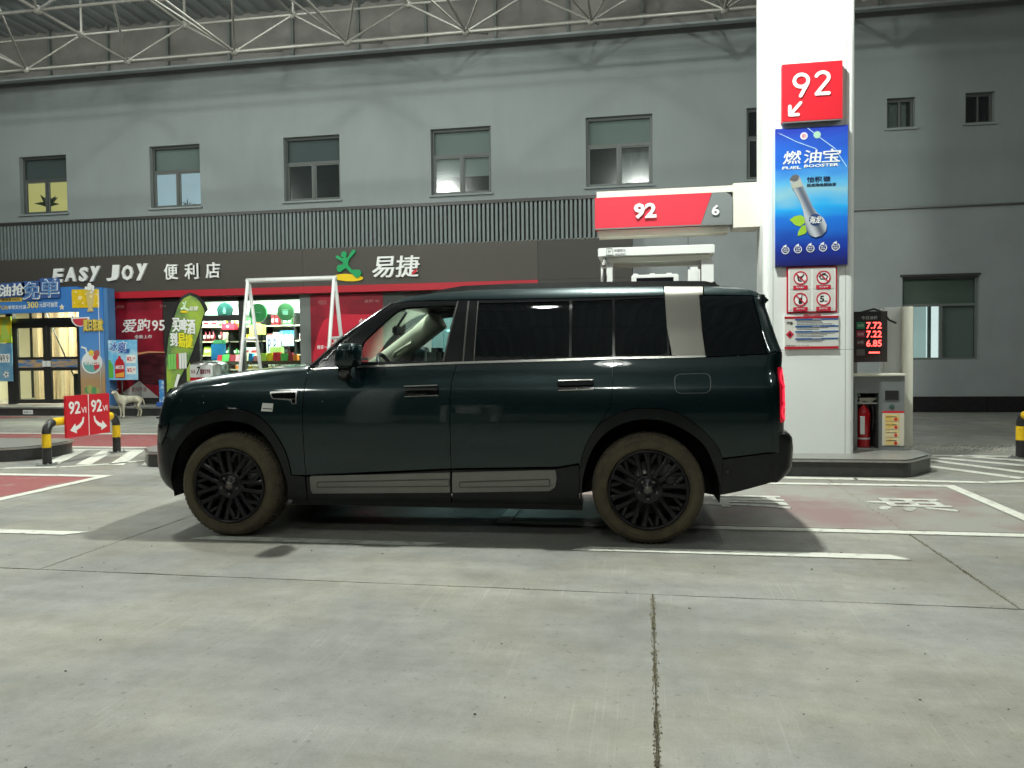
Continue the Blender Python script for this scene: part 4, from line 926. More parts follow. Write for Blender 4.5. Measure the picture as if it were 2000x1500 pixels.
# steel water urn with a price board
U = thing('steel_urn', 'stainless steel drum with a white price board in front of the shop window', 'drum', (-10.3, 17.9, .225))
X0, Z0, X1, Z1 = pbox(17.9, 372, 742, 431, 707); cx = (X0+X1)/2; r = (X1-X0)/2
MB().lathe([(0, 0), (r, 0), (r, Z1-Z0-.12), (r*1.03, Z1-Z0-.10), (r*1.03, Z1-Z0-.05), (r*.9, Z1-Z0), (r*.3, Z1-Z0+.03), (0, Z1-Z0+.03)], (cx, 18.1, Z0), (0, 0, 1), 36).build('drum', M['steel'], U)
MB().tube([(cx-.06, 18.1, Z1+.03), (cx-.05, 18.1, Z1+.07), (cx+.05, 18.1, Z1+.07), (cx+.06, 18.1, Z1+.03)], .008, 6).build('lid_handle', M['black'], U)
MB().box(cx-r, cx+r, 17.85, 18.4, .227, Z0-.001).build('stand', flat('stand_red', (.35, .10, .07), .5), U)
bx0, bz0, bx1, bz1 = pbox(17.6, 371, 737, 414, 712)
MB().box(bx0, bx1, 17.60, 17.62, bz0, bz1).build('price_board', M['white'], U); MB().box(bx0-.09, bx0-.005, 17.60, 17.62, bz0-.1, bz1+.06).build('board_side', flat('lime_print', (.50, .68, .12), .4), U)
MB().box(bx0, bx1, 17.60, 17.62, bz0-.1, bz0-.003).build('board_foot', M['red'], U); MB().tube([(bx0+.3, 17.63, .226), (bx0+.3, 17.63, bz0+.1)], .015, 8).build('board_pole', M['black'], U)
f = FR(17.6); text('7', 'lettering', M['black'], U, f, bx0+.16, bz0+.06, bx0+.25, bz1-.05, .003, bold=.03, shear=.2); text('燃油宝半价', 'lettering', flat('maroon', (.25, .02, .05), .5), U, f, bx0+.28, bz0+.08, bx1-.04, bz1-.11, .003, bold=.02); text('加油', 'lettering', flat('maroon', (.25, .02, .05), .5), U, f, bx0+.03, bz0+.1, bx0+.14, bz1-.12, .003)
# white A-frame
YQ = 16.5; af = thing('a_frame_stand', 'tall white steel A-frame stand with a single top bar in front of the shop', 'frame', (-8, YQ, 0)); tx0, tx1, tz = -9.02, -6.92, 3.20
def bar(a, b, w_=.045): 
    return MB().tube([a, b], w_, 4)
bar((tx0-.05, YQ, tz), (tx1+.05, YQ, tz), .055).build('top_bar', M['white'], af)
for x, s in ((tx0, -1), (tx1, 1)):
    bar((x, YQ-.02, tz), (x-.20*0-.08, YQ-.55, .0)).build('leg', M['white'], af); bar((x, YQ+.02, tz), (x+.0, YQ+.75, .0)).build('leg', M['white'], af)
    bar((x-.035, YQ-.24, 1.85), (x, YQ+.32, 1.85), .03).build('cross_bar', M['white'], af)
    bar((x-.02, YQ-.06, 2.9), (x, YQ+.09, 2.9), .025).build('gusset', M['white'], af)
# ================================================================== ISLANDS, BARRIERS
def island(x0, x1, y0, y1, lab, tipr=0):
    t = thing('pump_island', lab, 'island', ((x0+x1)/2, (y0+y1)/2, 0))
    f = (V((0, 0, 0)), V((1, 0, 0)), V((0, 1, 0)), V((0, 0, 1))); r = .13
    def shape(e):
        if tipr: return [(x0-e, y0-e)]+[(x1+e-tipr+tipr*math.sin(q), y0-e+tipr-tipr*math.cos(q)) for q in [math.pi/2*k/10 for k in range(11)]]+[(x1+e-tipr+tipr*math.cos(q), y1+e-tipr+tipr*math.sin(q)) for q in [math.pi/2*k/10 for k in range(11)]]+[(x0-e, y1+e)]
        c, d = .40, .50; P_ = [(x0+c, y0-e), (x1-c, y0-e), (x1+e, y0+d), (x1+e, y1-d), (x1-c, y1+e), (x0+c, y1+e), (x0-e, y1-d), (x0-e, y0+d)]
        out = []
        for i in range(8):
            a, b, g_ = V(P_[i-1]), V(P_[i]), V(P_[(i+1) % 8]); p = b+(a-b).normalized()*.06; q = b+(g_-b).normalized()*.06
            out += [tuple(p), tuple(p*.25+b*.5+q*.25), tuple(q)]
        return out
    MB().prism(shape(0), f, .002, .163).build('kerb', M['kerb_dark'], t)
    MB().prism(shape(.015), f, .165, .184).build('edge_band', M['steel'], t)
    MB().prism(shape(-.03), f, .185, .1945).build('top', M['granite'], t)
    return t
island(-6.74, 3.20, 8.93, 10.45, 'dark kerbed pump island with steel edge carrying the white column'); island(-19.5, -8.42, 9.12, 10.48, 'dark kerbed pump island at the left edge with a rounded end', .55)
def barrier(X, y0, y1, lab):
    t = thing('barrier_rail', lab, 'barrier', (X, (y0+y1)/2, 0)); H = .56; r = .056; cr_ = .14
    path = [(y0, .012), (y0, H-cr_)]+[(y0+cr_-cr_*math.cos(a), H-cr_+cr_*math.sin(a)) for a in (.3, .6, .9, 1.2)]+[(y0+cr_, H)]
    full = path+[(y1+y0-a, b) for a, b in reversed(path)]
    full = [V((X, a, b)) for a, b in full]
    # cut by length into painted bands
    Ls = [0]
    for a, b in zip(full[:-1], full[1:]): Ls.append(Ls[-1]+(b-a).length)
    def at(s):
        for i in range(len(Ls)-1):
            if s <= Ls[i+1]+1e-9: return full[i].lerp(full[i+1], (s-Ls[i])/(Ls[i+1]-Ls[i]))
        return full[-1]
    tot = Ls[-1]; cuts = [0, .22, .40, .60, .86]
    half = [c for c in cuts if c < tot/2]; cuts = sorted(set(half+[tot-c for c in half]))
    for i, (a, b) in enumerate(zip(cuts[:-1], cuts[1:])):
        n = max(2, int((b-a)/.03)); MB().tube([at(a+(b-a)*k/n) for k in range(n+1)], r, 16, False).build('band', M['black_paint'] if i % 2 == 0 else M['yellow_paint'], t)
    for y in (y0, y1):
        MB().lathe([(r+.001, .012), (.13, .012), (.13, .001), (.0, .001)], (X, y, 0), (0, 0, 1), 24, False).build('base_plate', M['steel_dull'], t)
        for k in range(4): q = math.pi/4+k*math.pi/2; MB().lathe([(0, .03), (.012, .03), (.012, .012)], (X+.1*math.cos(q), y+.1*math.sin(q), 0), (0, 0, 1), 6, False).build('bolt', M['steel'], t)
    return t
bl = barrier(-7.86, 8.99, 10.36, 'black and yellow tube barrier at the left carrying the red 92 board'); barrier(4.70, 9.5, 10.75, 'black and yellow tube barrier cut off by the right edge of the photo')
# 92VI board on the left barrier, facing the lane (+X)
sb = thing('fuel_sign_board', 'red board with two white 92 VI arrows fixed on the left tube barrier', 'sign', (-7.74, 9.7, .34))
FX = (V((-7.765, 9.24, .33)), V((0, 1, 0)), V((0, 0, 1)), V((1, 0, 0))); W_, H_ = .86, .575
MB().prism(rectp(0, 0, W_/2-.006, H_), FX, -.03, 0).build('panel', M['red'], sb); MB().prism(rectp(W_/2+.006, 0, W_, H_), FX, -.03, 0).build('panel', M['red'], sb); MB().prism(rectp(W_/2-.006, 0, W_/2+.006, H_), FX, -.03, .002).build('centre_strip', M['white'], sb)
for k in (0, 1):
    ox = k*W_/2
    text('92', 'lettering', M['white_led'], sb, FX, ox+.05, H_*.55, ox+.27, H_*.86, .003, bold=.02); text('VI', 'lettering', M['white_led'], sb, FX, ox+.285, H_*.56, ox+.38, H_*.70, .003)
    s = -1 if k == 0 else 1; cx = ox+W_/4
    arc = [(cx-s*.11+s*.0, H_*.46), (cx-s*.09, H_*.34), (cx-s*.03, H_*.25), (cx+s*.04, H_*.205)]; wd_ = [.012, .02, .028, .03]
    L1 = []; L2 = []
    for i, (a, b) in enumerate(arc):
        q = arc[min(i+1, 3)]; p = arc[max(i-1, 0)]; d = V((q[0]-p[0], q[1]-p[1])).normalized(); n_ = V((-d.y, d.x))*wd_[i]*.9; L1.append((a+n_.x, b+n_.y)); L2.append((a-n_.x, b-n_.y))
    tip = (cx+s*.15, H_*.17); d = (V(tip)-V(arc[3])).normalized(); n_ = V((-d.y, d.x))*.07; b3 = V(arc[3])
    L1.append((b3.x+n_.x, b3.y+n_.y)); L2.append((b3.x-n_.x, b3.y-n_.y))
    MB().prism(L1+[tip]+L2[::-1], FX, .001, .004).build('arrow', M['white_led'], sb)
MB().box(-7.81, -7.797, 9.35, 10.05, .58, .62).build('bracket', M['steel_dull'], sb)

# ================================================================== COLUMN with its signs
CX0, CX1, CY0, CY1 = 1.36, 2.37, 9.42, 10.05
col = thing('canopy_column', 'tall square white panelled canopy column standing on the pump island', 'column', ((CX0+CX1)/2, 9.7, .19))
def colseg(z0, z1):
    MB().prism(rrect(CX0, CY0, CX1, CY1, .07, 4), (V((0, 0, 0)), V((1, 0, 0)), V((0, 1, 0)), V((0, 0, 1))), z0, z1).build('cladding_panel', M['col_white'], col)
for z0, z1 in ((.195, 1.405), (1.409, 4.9), (4.904, 8.9)): colseg(z0, z1)
MB().box(CX0+.03, CX1-.03, CY0+.03, CY1-.03, .195, 8.9).build('column_core', M['slat_back'], col)
for x in (CX0+.105, CX1-.105): MB().box(x-.004, x+.004, CY0-.003, CY0+.02, .2, 8.88).build('trim_strip', flat('trim_grey', (.45, .48, .47), .4), col)
YC = CY0
def csign(name, lab, x0, z0, x1, z1, m, d=.05, cat='sign'):
    t = thing(name, lab, cat, ((x0+x1)/2, YC-d, z0)); MB().box(x0, x1, YC-d, YC-.002, z0, z1).build('panel', m, t); return t, FR(YC-d, x0, z0), x1-x0, z1-z0
t, f, W_, H_ = csign('fuel_number_sign', 'square red sign with white 92 and a down left arrow high on the column', 1.55, 4.02, 2.205, 4.67, M['red'], .09)
def strokes(name, polys, r, m, parent, f, d=.004):
    mb = MB(); k = 0
    for pl_ in polys:
        for a, b in zip(pl_[:-1], pl_[1:]): mb.prism(capsule(a, b, r, r, 6), f, .001, .003+d+.0002*k); k += 1
    return mb.build(name, m, parent)
def arcp(cx, cy, rx, ry, a0, a1, n=12): return [(cx+rx*math.cos(math.radians(a0+(a1-a0)*k/n)), cy+ry*math.sin(math.radians(a0+(a1-a0)*k/n))) for k in range(n+1)]
s = W_
nine = [arcp(.32*s, .69*s, .115*s, .105*s, 0, 360, 20), [(.425*s, .64*s), (.31*s, .43*s)]]
two = [arcp(.67*s, .72*s, .105*s, .09*s, 160, -30, 10)+[(.57*s, .445*s), (.775*s, .445*s)]]
strokes('digit', nine, .030*s, M['white_led'], t, f); strokes('digit', two, .030*s, M['white_led'], t, f)
strokes('arrow', [[(.31*s, .31*s), (.15*s, .13*s)], [(.13*s, .26*s), (.13*s, .11*s), (.27*s, .11*s)]], .028*s, M['white_led'], t, f)
MB().box(1.56, 2.195, YC-.088, YC-.01, 4.005, 4.017).build('lower_edge', M['steel_dull'], t)
# blue poster
def bluep():
    m = bpy.data.materials.new('blue_booster_print'); m.use_nodes = True; N, L = nodes_of(m); b = N['Principled BSDF']; b.inputs['Roughness'].default_value = .35
    gq = N.new('ShaderNodeNewGeometry'); s_ = N.new('ShaderNodeSeparateXYZ'); L.new(gq.outputs['Position'], s_.inputs[0])
    mr = N.new('ShaderNodeMapRange'); mr.inputs[1].default_value = 2.38; mr.inputs[2].default_value = 3.96; L.new(s_.outputs[2], mr.inputs[0])
    n = N.new('ShaderNodeTexNoise'); n.inputs['Scale'].default_value = 1.6; n.inputs['Detail'].default_value = 2; mp = N.new('ShaderNodeMapping'); mp.inputs['Rotation'].default_value = (0, .5, 0); mp.inputs['Scale'].default_value = (.7, 1, 2.2); L.new(gq.outputs['Position'], mp.inputs[0]); L.new(mp.outputs[0], n.inputs['Vector'])
    ad = N.new('ShaderNodeMath'); ad.operation = 'MULTIPLY_ADD'; L.new(n.outputs[0], ad.inputs[0]); ad.inputs[1].default_value = .30; L.new(mr.outputs[0], ad.inputs[2])
    sb_ = N.new('ShaderNodeMath'); sb_.operation = 'SUBTRACT'; L.new(ad.outputs[0], sb_.inputs[0]); sb_.inputs[1].default_value = .15
    cr = N.new('ShaderNodeValToRGB'); L.new(sb_.outputs[0], cr.inputs[0]); L.new(cr.outputs[0], b.inputs['Base Color']); e = cr.color_ramp.elements
    e[0].position = 0; e[0].color = (.012, .012, .10, 1); e[1].position = 1; e[1].color = (.02, .05, .42, 1)
    for p, c in ((.16, (.01, .035, .32, 1)), (.32, (.012, .16, .66, 1)), (.42, (.02, .38, .80, 1)), (.52, (.24, .50, .62, 1)), (.60, (.10, .42, .72, 1)), (.74, (.015, .14, .62, 1))): q = e.new(p); q.color = c
    return m
t, f, W_, H_ = csign('fuel_booster_poster', 'tall blue fuel booster poster with a silver flask on the column', 1.485, 2.375, 2.275, 3.955, bluep(), .05, 'poster')
u = lambda x, y: ((x-65)/770*W_, (1500-y+ -0)/1450*H_)          # zoomed poster px -> metres
U_ = lambda pts: [u(x, y) for x, y in pts]
def tb(body, name, m, x0, yb, x1, yt, **k):
    a = u(x0, yb); b = u(x1, yt); return text(body, name, m, t, f, a[0], a[1], b[0], b[1], **k)
for ch, a, b in (('燃', 145, 330), ('油', 362, 545), ('宝', 560, 750)): tb(ch, 'lettering', M['white_led'], a, 425, b, 290, depth=.003, bold=.02, shear=.12)
tb('FUEL', 'lettering', M['white_led'], 135, 480, 335, 450, depth=.003, bold=.02, shear=.2); tb('BOOSTER', 'lettering', M['white_led'], 370, 470, 735, 440, depth=.003, bold=.02, shear=.2)
navy = flat('ink_navy', (.01, .015, .06), .5)
for ch, a, b in (('怕', 402, 475), ('积', 485, 560), ('碳', 575, 650)): tb(ch, 'lettering', navy, a, 625, b, 570, depth=.003, bold=.02)
tb('就用海龙燃油宝', 'lettering', navy, 402, 672, 708, 640, depth=.003, bold=.01)
strokes('streak_print', [U_([(410, 60), (520, 150), (700, 290), (820, 480)]), U_([(110, 100), (300, 200), (500, 280)])], .0035, flat('streak', (.45, .68, .85), .4), t, f, .0)
lf = flat('leaf_green', (.30, .52, .03), .5)
MB().prism(U_([(215, 1010), (270, 975), (340, 965), (385, 1000), (380, 1050), (330, 1085), (280, 1070)]), f, .001, .004).build('leaf_print', lf, t); MB().prism(U_([(345, 1085), (385, 1070), (410, 1120), (385, 1165), (300, 1185), (310, 1140)]), f, .001, .0045).build('leaf_print', lf, t)
flask = U_([(215, 590), (250, 685), (330, 830), (365, 930), (380, 1050), (395, 1120), (430, 1180), (490, 1205), (560, 1190), (605, 1140), (612, 1080), (580, 1010), (510, 950), (460, 880), (420, 790), (360, 655), (320, 560), (290, 540), (240, 550)][::-1])
fm_ = bpy.data.materials.new('flask_print'); fm_.use_nodes = True; N, L = nodes_of(fm_); gq = N.new('ShaderNodeNewGeometry'); mp = N.new('ShaderNodeMapping'); mp.vector_type = 'POINT'; mp.inputs['Rotation'].default_value = (0, .43, 0); L.new(gq.outputs['Position'], mp.inputs[0])
s_ = N.new('ShaderNodeSeparateXYZ'); L.new(mp.outputs[0], s_.inputs[0]); wv = N.new('ShaderNodeMath'); wv.operation = 'MULTIPLY'; wv.inputs[1].default_value = 42; L.new(s_.outputs[0], wv.inputs[0]); sn = N.new('ShaderNodeMath'); sn.operation = 'SINE'; L.new(wv.outputs[0], sn.inputs[0])
cr = N.new('ShaderNodeValToRGB'); mr = N.new('ShaderNodeMapRange'); mr.inputs[1].default_value = -1; L.new(sn.outputs[0], mr.inputs[0]); L.new(mr.outputs[0], cr.inputs[0]); cr.color_ramp.elements[0].color = (.10, .12, .17, 1); cr.color_ramp.elements[1].color = (.46, .50, .54, 1); L.new(cr.outputs[0], N['Principled BSDF'].inputs['Base Color']); N['Principled BSDF'].inputs['Roughness'].default_value = .35
MB().prism(flask, f, .005, .010).build('flask_print', fm_, t)
MB().prism(U_([(213, 592), (240, 550), (290, 538), (320, 560), (300, 585), (250, 605)]), f, .0105, .012).build('flask_mouth_print', flat('flask_dark', (.12, .12, .12), .4), t)
MB().prism(U_([(225, 620), (245, 690), (360, 665), (330, 585), (300, 605), (250, 625)]), f, .0105, .012).build('flask_collar_print', flat('flask_grip', (.40, .42, .36), .5, var=.3, scale=120), t)
MB().prism(U_([(490+68*math.cos(q), 1022+62*math.sin(q)) for q in [2*math.pi*k/24 for k in range(24)]]), f, .0105, .0125).build('flask_badge_print', flat('badge', (.02, .05, .16), .4), t)
tb('海龙', 'lettering', M['white_led'], 425, 1060, 545, 985, depth=.001, base=.013, bold=.03, shear=.15)
for i, tx in enumerate(('清除积碳', '节省燃油', '提升动力', '减少排放', '降低噪音')):
    cx, cy = u(172+i*134, 1330-i*5); mb = MB(); ringmb(mb, f, cx, cy, .036, .044, .001, .004, 24, 110, 420); mb.build('ring_print', M['white_led'], t); MB().prism([(cx-.028, cy+.045), (cx+.012, cy+.066), (cx+.010, cy+.028)], f, .001, .005).build('arrow_print', M['white_led'], t)
    text(tx[:2], 'lettering', M['white_led'], t, f, cx-.024, cy+.002, cx+.024, cy+.022, .002, bold=.01); text(tx[2:], 'lettering', M['white_led'], t, f, cx-.024, cy-.022, cx+.024, cy-.002, .002, bold=.01)
cx, cy = u(370, 140); MB().prism(circ(cx, cy, .042), f, .001, .004).build('emblem_print', flat('emblem_pale', (.65, .62, .70), .5), t); text('E', 'lettering', M['red'], t, f, cx-.018, cy-.015, cx+.022, cy+.02, .001, base=.005)
cx, cy = u(510, 135); MB().prism(circ(cx, cy, .040), f, .001, .004).build('emblem_print', flat('emblem_green', (.35, .58, .45), .5), t)
for a, b in ((92, 95), (795, 45), (88, 1478), (788, 1447)): cx, cy = u(a, b); MB().prism(circ(cx, cy, .007, 8), f, .001, .006).build('screw', M['steel'], t)
# prohibition board
t, f, W_, H_ = csign('prohibition_sign', 'white board of four round red prohibition signs below the blue poster', 1.615, 1.835, 2.165, 2.365, M['red_dark'], .03)
MB().prism(rectp(.016, .016, W_-.016, H_-.016), f, .001, .004).build('face', M['white'], t)
rd = flat('sign_red', (.50, .01, .04), .45)
for i in range(4):
    cx = W_*(.27 if i % 2 == 0 else .73); cy = H_*(.76 if i < 2 else .29); x0 = .03 if i % 2 == 0 else W_/2+.01
    MB().prism(rectp(x0, H_*.515 if i < 2 else .03, x0+W_/2-.04, H_-.03 if i < 2 else H_*.495), f, .005, .007).build('tile', flat('sign_grey', (.60, .60, .56), .5), t)
    MB().prism(circ(cx, cy, .066), f, .008, .009).build('disc', M['white'], t); mb = MB(); ringmb(mb, f, cx, cy, .064, .078, .008, .0125); mb.build('ring', rd, t)
    if i == 0: strokes('pictogram', [[(cx-.03, cy+.03), (cx-.02, cy-.03)], [(cx-.02, cy-.03), (cx+.01, cy-.04)], [(cx+.035, cy+.035), (cx-.005, cy-.02)], [(cx-.03, cy), (cx+.01, cy+.015)]], .007, M['black'], t, f, .0075)
    if i == 1: strokes('pictogram', [[(cx-.045, cy+.01), (cx-.03, cy-.02), (cx+.03, cy-.02), (cx+.045, cy+.01), (cx+.02, cy+.03), (cx-.02, cy+.03), (cx-.045, cy+.01)], [(cx-.01, cy+.04), (cx+.02, cy+.042)]], .006, M['black'], t, f, .0075)
    if i == 2: MB().prism(rrect(cx-.02, cy-.05, cx+.02, cy+.02, .006), f, .0095, .0115).build('pictogram', M['black'], t); strokes('antenna', [[(cx+.015, cy+.02), (cx+.018, cy+.05)]], .004, M['black'], t, f, .0075)
    if i == 3: text('5', 'lettering', M['black'], t, f, cx-.04, cy-.035, cx+.008, cy+.038, .002, base=.0095, bold=.03); text('km', 'lettering', M['black'], t, f, cx+.012, cy-.03, cx+.045, cy-.014, .002, base=.0095)
    else: strokes('slash', [[(cx-.048, cy+.048), (cx+.048, cy-.048)]], .006, rd, t, f, .011)
    MB().prism(rectp(cx-.08, cy-.135, cx+.08, cy-.088), f, .008, .011).build('caption_bar', rd, t); text(('禁止烟火', '熄火加油', '禁打手机', '限速行驶')[i], 'lettering', M['white_led'], t, f, cx-.045, cy-.118, cx+.045, cy-.097, .001, base=.0115)
# hazard information board
t, f, W_, H_ = csign('hazard_notice', 'white and blue petrol hazard notice with a red diamond below the prohibition signs', 1.590, 1.415, 2.185, 1.825, M['white'], .022, 'notice')
g2 = flat('notice_grey', (.60, .61, .57), .5); MB().prism(rectp(.0, .02, W_, H_-.03), f, .001, .003).build('face', g2, t)
MB().prism(rectp(0, H_-.055, W_, H_-.03), f, .004, .006).build('bar', M['red_dark'], t); MB().prism(rectp(0, 0, W_, .03), f, .004, .006).build('bar', M['red_dark'], t)
text('加油站安全告知牌', 'lettering', rd, t, f, W_*.35, H_-.026, W_*.67, H_-.004, .001, base=.0035, bold=.02)
bl_ = flat('notice_blue', (.01, .09, .30), .5)
for z in (.855, .66, .51, .31):
    MB().prism(rectp(W_*.2, H_*z-.016, W_-.004, H_*z), f, .004, .006).build('bar', bl_, t); text('理化特性', 'lettering', M['white_led'], t, f, W_*.52, H_*z-.013, W_*.68, H_*z-.003, .001, base=.0065)
R = random.Random(4); mb = MB()
for zt, n_ in ((.80, 4), (.61, 2), (.45, 3), (.26, 2)):
    for i in range(n_):
        z = H_*zt-.008-.017*i; x = W_*.23
        end = W_*R.uniform(.6, .95)
        while x < end: w__ = R.uniform(.01, .04); mb.prism(rectp(x, z, min(x+w__, W_-.01), z+.006), f, .004, .005); x += w__+.004
mb.build('small_print', flat('ink', (.06, .07, .09), .6), t, kind='stuff')
text('汽油', 'lettering', M['black'], t, f, W_*.04, H_*.70, W_*.15, H_*.79, .002, base=.004, bold=.01); cx, cy = W_*.10, H_*.42
MB().prism([(cx, cy+.048), (cx-.045, cy), (cx, cy-.048), (cx+.045, cy)], f, .004, .007).build('hazard_diamond', rd, t); MB().prism([(cx-.012, cy-.018), (cx+.012, cy-.018), (cx+.013, cy), (cx, cy+.022), (cx-.013, cy)], f, .0075, .009).build('flame_print', M['black'], t)
text('应急电话 119 110 120', 'lettering', M['black'], t, f, W_*.03, .034, W_*.45, .05, .001, base=.0035)

# ================================================================== OVERHEAD LANE SIGN
AY = 9.72
t = thing('lane_sign', 'red and grey lane sign reading 92 and 6 on a white arm from the column', 'sign', (.4, 9.9, 2.95))
MB().box(-.60, 1.05, AY+.05, 10.1, 3.345, 3.42).build('arm', M['cream_white'], t); MB().box(1.05, CX0-.002, AY-.02, 10.1, 2.90, 3.43).build('arm_box', M['cream_white'], t)
MB().box(-.58, 1.0, AY+.08, 10.05, 2.86, 2.94).build('under_tray', flat('tray', (.6, .58, .48), .6), t)
f = FR(AY)
MB().prism([(-.62, 2.955), (.665, 2.955), (.80, 3.335), (-.62, 3.335)], f, -.3, 0).build('red_panel', flat('lane_panel_red', (.62, .035, .06), .4), t)  # plain brighter red for the lane panel, no emission
MB().prism([(.669, 2.955), (1.04, 2.955), (1.046, 3.24), (1.02, 3.30), (.96, 3.335), (.804, 3.335)], f, -.3, 0).build('grey_panel', M['grey_sign'], t)
a = onY(1238, 428, AY); b = onY(1282, 396, AY); text('92', 'digit', M['white_led'], t, f, a[0], a[1], b[0], b[1], .02, bold=.035)
a = onY(1390, 421, AY); b = onY(1405, 400, AY); text('6', 'digit', M['white_led'], t, f, a[0], a[1], b[0], b[1], .015, bold=.025)
MB().box(-.62, 1.04, AY-.003, AY+.02, 2.94, 2.953).build('lower_trim', M['steel_dull'], t)

# ================================================================== FUEL PUMP behind the car
t = thing('fuel_pump', 'white fuel dispenser with a wide top beam standing behind the car roof', 'fuel pump', (.1, 9.8, .19)); y0, y1 = 9.5, 10.1
W3 = M['white']
MB().bbox(-.57, .81, y0-.04, y1+.04, 2.565, 2.675, .01).build('top_beam', W3, t)
MB().box(-.52, .76, y0, y1, 2.50, 2.563).build('beam_underside', M['cream_white'], t)
for x in (-.54, .66): MB().box(x, x+.14, y0+.02, y1-.02, .195, 2.50).build('post', W3, t)
MB().bbox(-.17, .39, y0-.02, y1, 1.0, 2.34, .012).build('cabinet', W3, t)
MB().bbox(-.38, .64, y0+.02, y1-.02, .195, 1.0, .02).build('base_cabinet', M['grey_sign'], t)
MB().box(-.11, .33, y0-.028, y0-.021, 2.0, 2.30).build('display', flat('screen', (.01, .01, .012), .15), t)
for x in (-.12, .08, .28): MB().box(x-.03, x+.03, y0+.05, y0+.2, 2.341, 2.36).build('top_lug', W3, t)
MB().bbox(.50, .645, y0, y0+.2, 2.10, 2.42, .03).build('nozzle_cover', W3, t)
MB().tube([(-.49, y0-.03, 2.56), (-.485, y0-.06, 2.45), (-.49, y0-.06, 2.2), (-.5, y0-.06, 1.4), (-.42, y0-.08, .8), (-.3, y0-.05, 1.3)], .018, 10).build('hose', M['black'], t)
MB().lathe([(0, 0), (.03, 0), (.035, .05), (.02, .09), (.02, .12)], (-.49, y0-.055, 2.42), (0, 0, 1), 14).build('hose_fitting', M['steel'], t)
f = FR(y0-.04); a = onY(1185, 498, y0-.04); b = onY(1197, 485, y0-.04)
strokes('emblem', [[(a[0], a[1]), (a[0], b[1]), (b[0]-.01, b[1]), (b[0], b[1]-.02), (b[0], a[1])], [(a[0]-.005, a[1]), (b[0]+.005, a[1])], [(a[0]+.02, b[1]-.035), (a[0]+.05, b[1]-.035)], [(a[0]+.025, a[1]+.015), (a[0]+.025, b[1]-.02)]], .0022, M['grey_sign'], t, f, .001)
a = onY(1200, 492, y0-.04); b = onY(1222, 486, y0-.04); text('中国石化', 'lettering', M['grey_sign'], t, f, a[0], a[1], b[0], b[1], .002); a = onY(1202, 499, y0-.04); b = onY(1222, 494.5, y0-.04); text('SINOPEC', 'lettering', M['grey_sign'], t, f, a[0], a[1], b[0], b[1], .002, bold=.01)

# ================================================================== PRICE DISPLAY, CABINET, EXTINGUISHER
YD = 9.95
t = thing('price_display', 'black price display with red glowing fuel prices beside the column', 'display', (2.6, YD, 1.25))
MB().bbox(2.42, 2.80, YD, YD+.10, 1.36, 1.86, .006).build('housing', M['black'], t); MB().box(2.43, 2.90, YD+.10, YD+.18, 1.25, 1.87).build('back_plate', flat('back_plate', (.05, .045, .045), .6), t)
MB().box(2.50, 2.56, YD+.12, YD+.18, 1.0, 1.25).build('bracket', M['steel_dull'], t)
MB().tube([(2.6, YD+.12, 1.86), (2.75, YD+.12, 1.90), (2.85, YD+.12, 1.86), (2.92, YD+.1, 1.76), (3.0, YD+.1, 1.72)], .012, 8).build('cable', M['black'], t)
dd = YD
def dbox(x0, yb, x1, yt): return pbox(dd, x0, yb, x1, yt)
text('今日油价', 'lettering', flat('dim_white', (.5, .5, .48), .5), t, FR(dd), *dbox(1682, 624, 1714, 617), depth=.002)
for lab_, yb, c in (('95号', 640, (.02, .20, .08)), ('92号', 657, (.28, .02, .05)), ('0号', 673, (.07, .02, .02))):
    x0, z0, x1, z1 = dbox(1673, yb+2, 1689, yb-11); MB().prism(rectp(x0, z0, x1, z1), FR(dd), .001, .003).build('grade_label', flat('grade_'+lab_[0]+lab_[1:2].replace('号', 'd'), c, .5), t)
    text(lab_, 'lettering', flat('dim_white', (.5, .5, .48), .5), t, FR(dd), x0+.012, z0+.02, x1-.012, z1-.025, .001, base=.0035)
text('7.72', 'led_digits', M['led'], t, FR(dd), *dbox(1692, 642, 1722, 629), depth=.002, bold=.012); text('7.22', 'led_digits', M['led'], t, FR(dd), *dbox(1692, 659, 1722, 646), depth=.002, bold=.012); text('6.85', 'led_digits', M['led'], t, FR(dd), *dbox(1692, 677, 1722, 664), depth=.002, bold=.012)
x0, z0, x1, z1 = dbox(1697, 690, 1718, 687); MB().prism(rectp(x0, z0, x1, z1), FR(dd), .001, .003).build('led_bar', M['led'], t); x0, z0, x1, z1 = dbox(1673, 695, 1689, 682); MB().prism(rectp(x0, z0, x1, z1), FR(dd), .001, .003).build('grade_label', flat('grey_label', (.10, .09, .09), .5), t)
# grey cabinet
YK = 9.82
t = thing('equipment_cabinet', 'grey steel cabinet with an open extinguisher bay on the pump island', 'cabinet', (2.78, 10, .195)); x0, x1 = 2.47, 3.03; zc = 1.08; yk1 = 10.22; cm_ = M['cabinet']; za = .195
MB().box(x0, x0+.03, YK, yk1, za, zc).build('side_panel', cm_, t); MB().box(x1-.29, x1, YK, yk1, za, zc).build('door_panel', cm_, t); MB().box(x0+.03, x1-.29, YK, yk1, .88, zc).build('top_panel', cm_, t)
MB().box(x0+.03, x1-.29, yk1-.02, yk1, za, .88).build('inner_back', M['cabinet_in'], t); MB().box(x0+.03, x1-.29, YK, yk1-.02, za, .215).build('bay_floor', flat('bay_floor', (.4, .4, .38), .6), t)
MB().bbox(x0-.07, x1+.01, YK-.03, yk1+.02, zc+.002, zc+.035, .01).build('cap', M['cream_white'], t)
MB().box(x0+.03, x1-.29, YK+.06, yk1-.02, .745, .765).build('inner_shelf', flat('shelf_pale', (.45, .45, .40), .6), t)
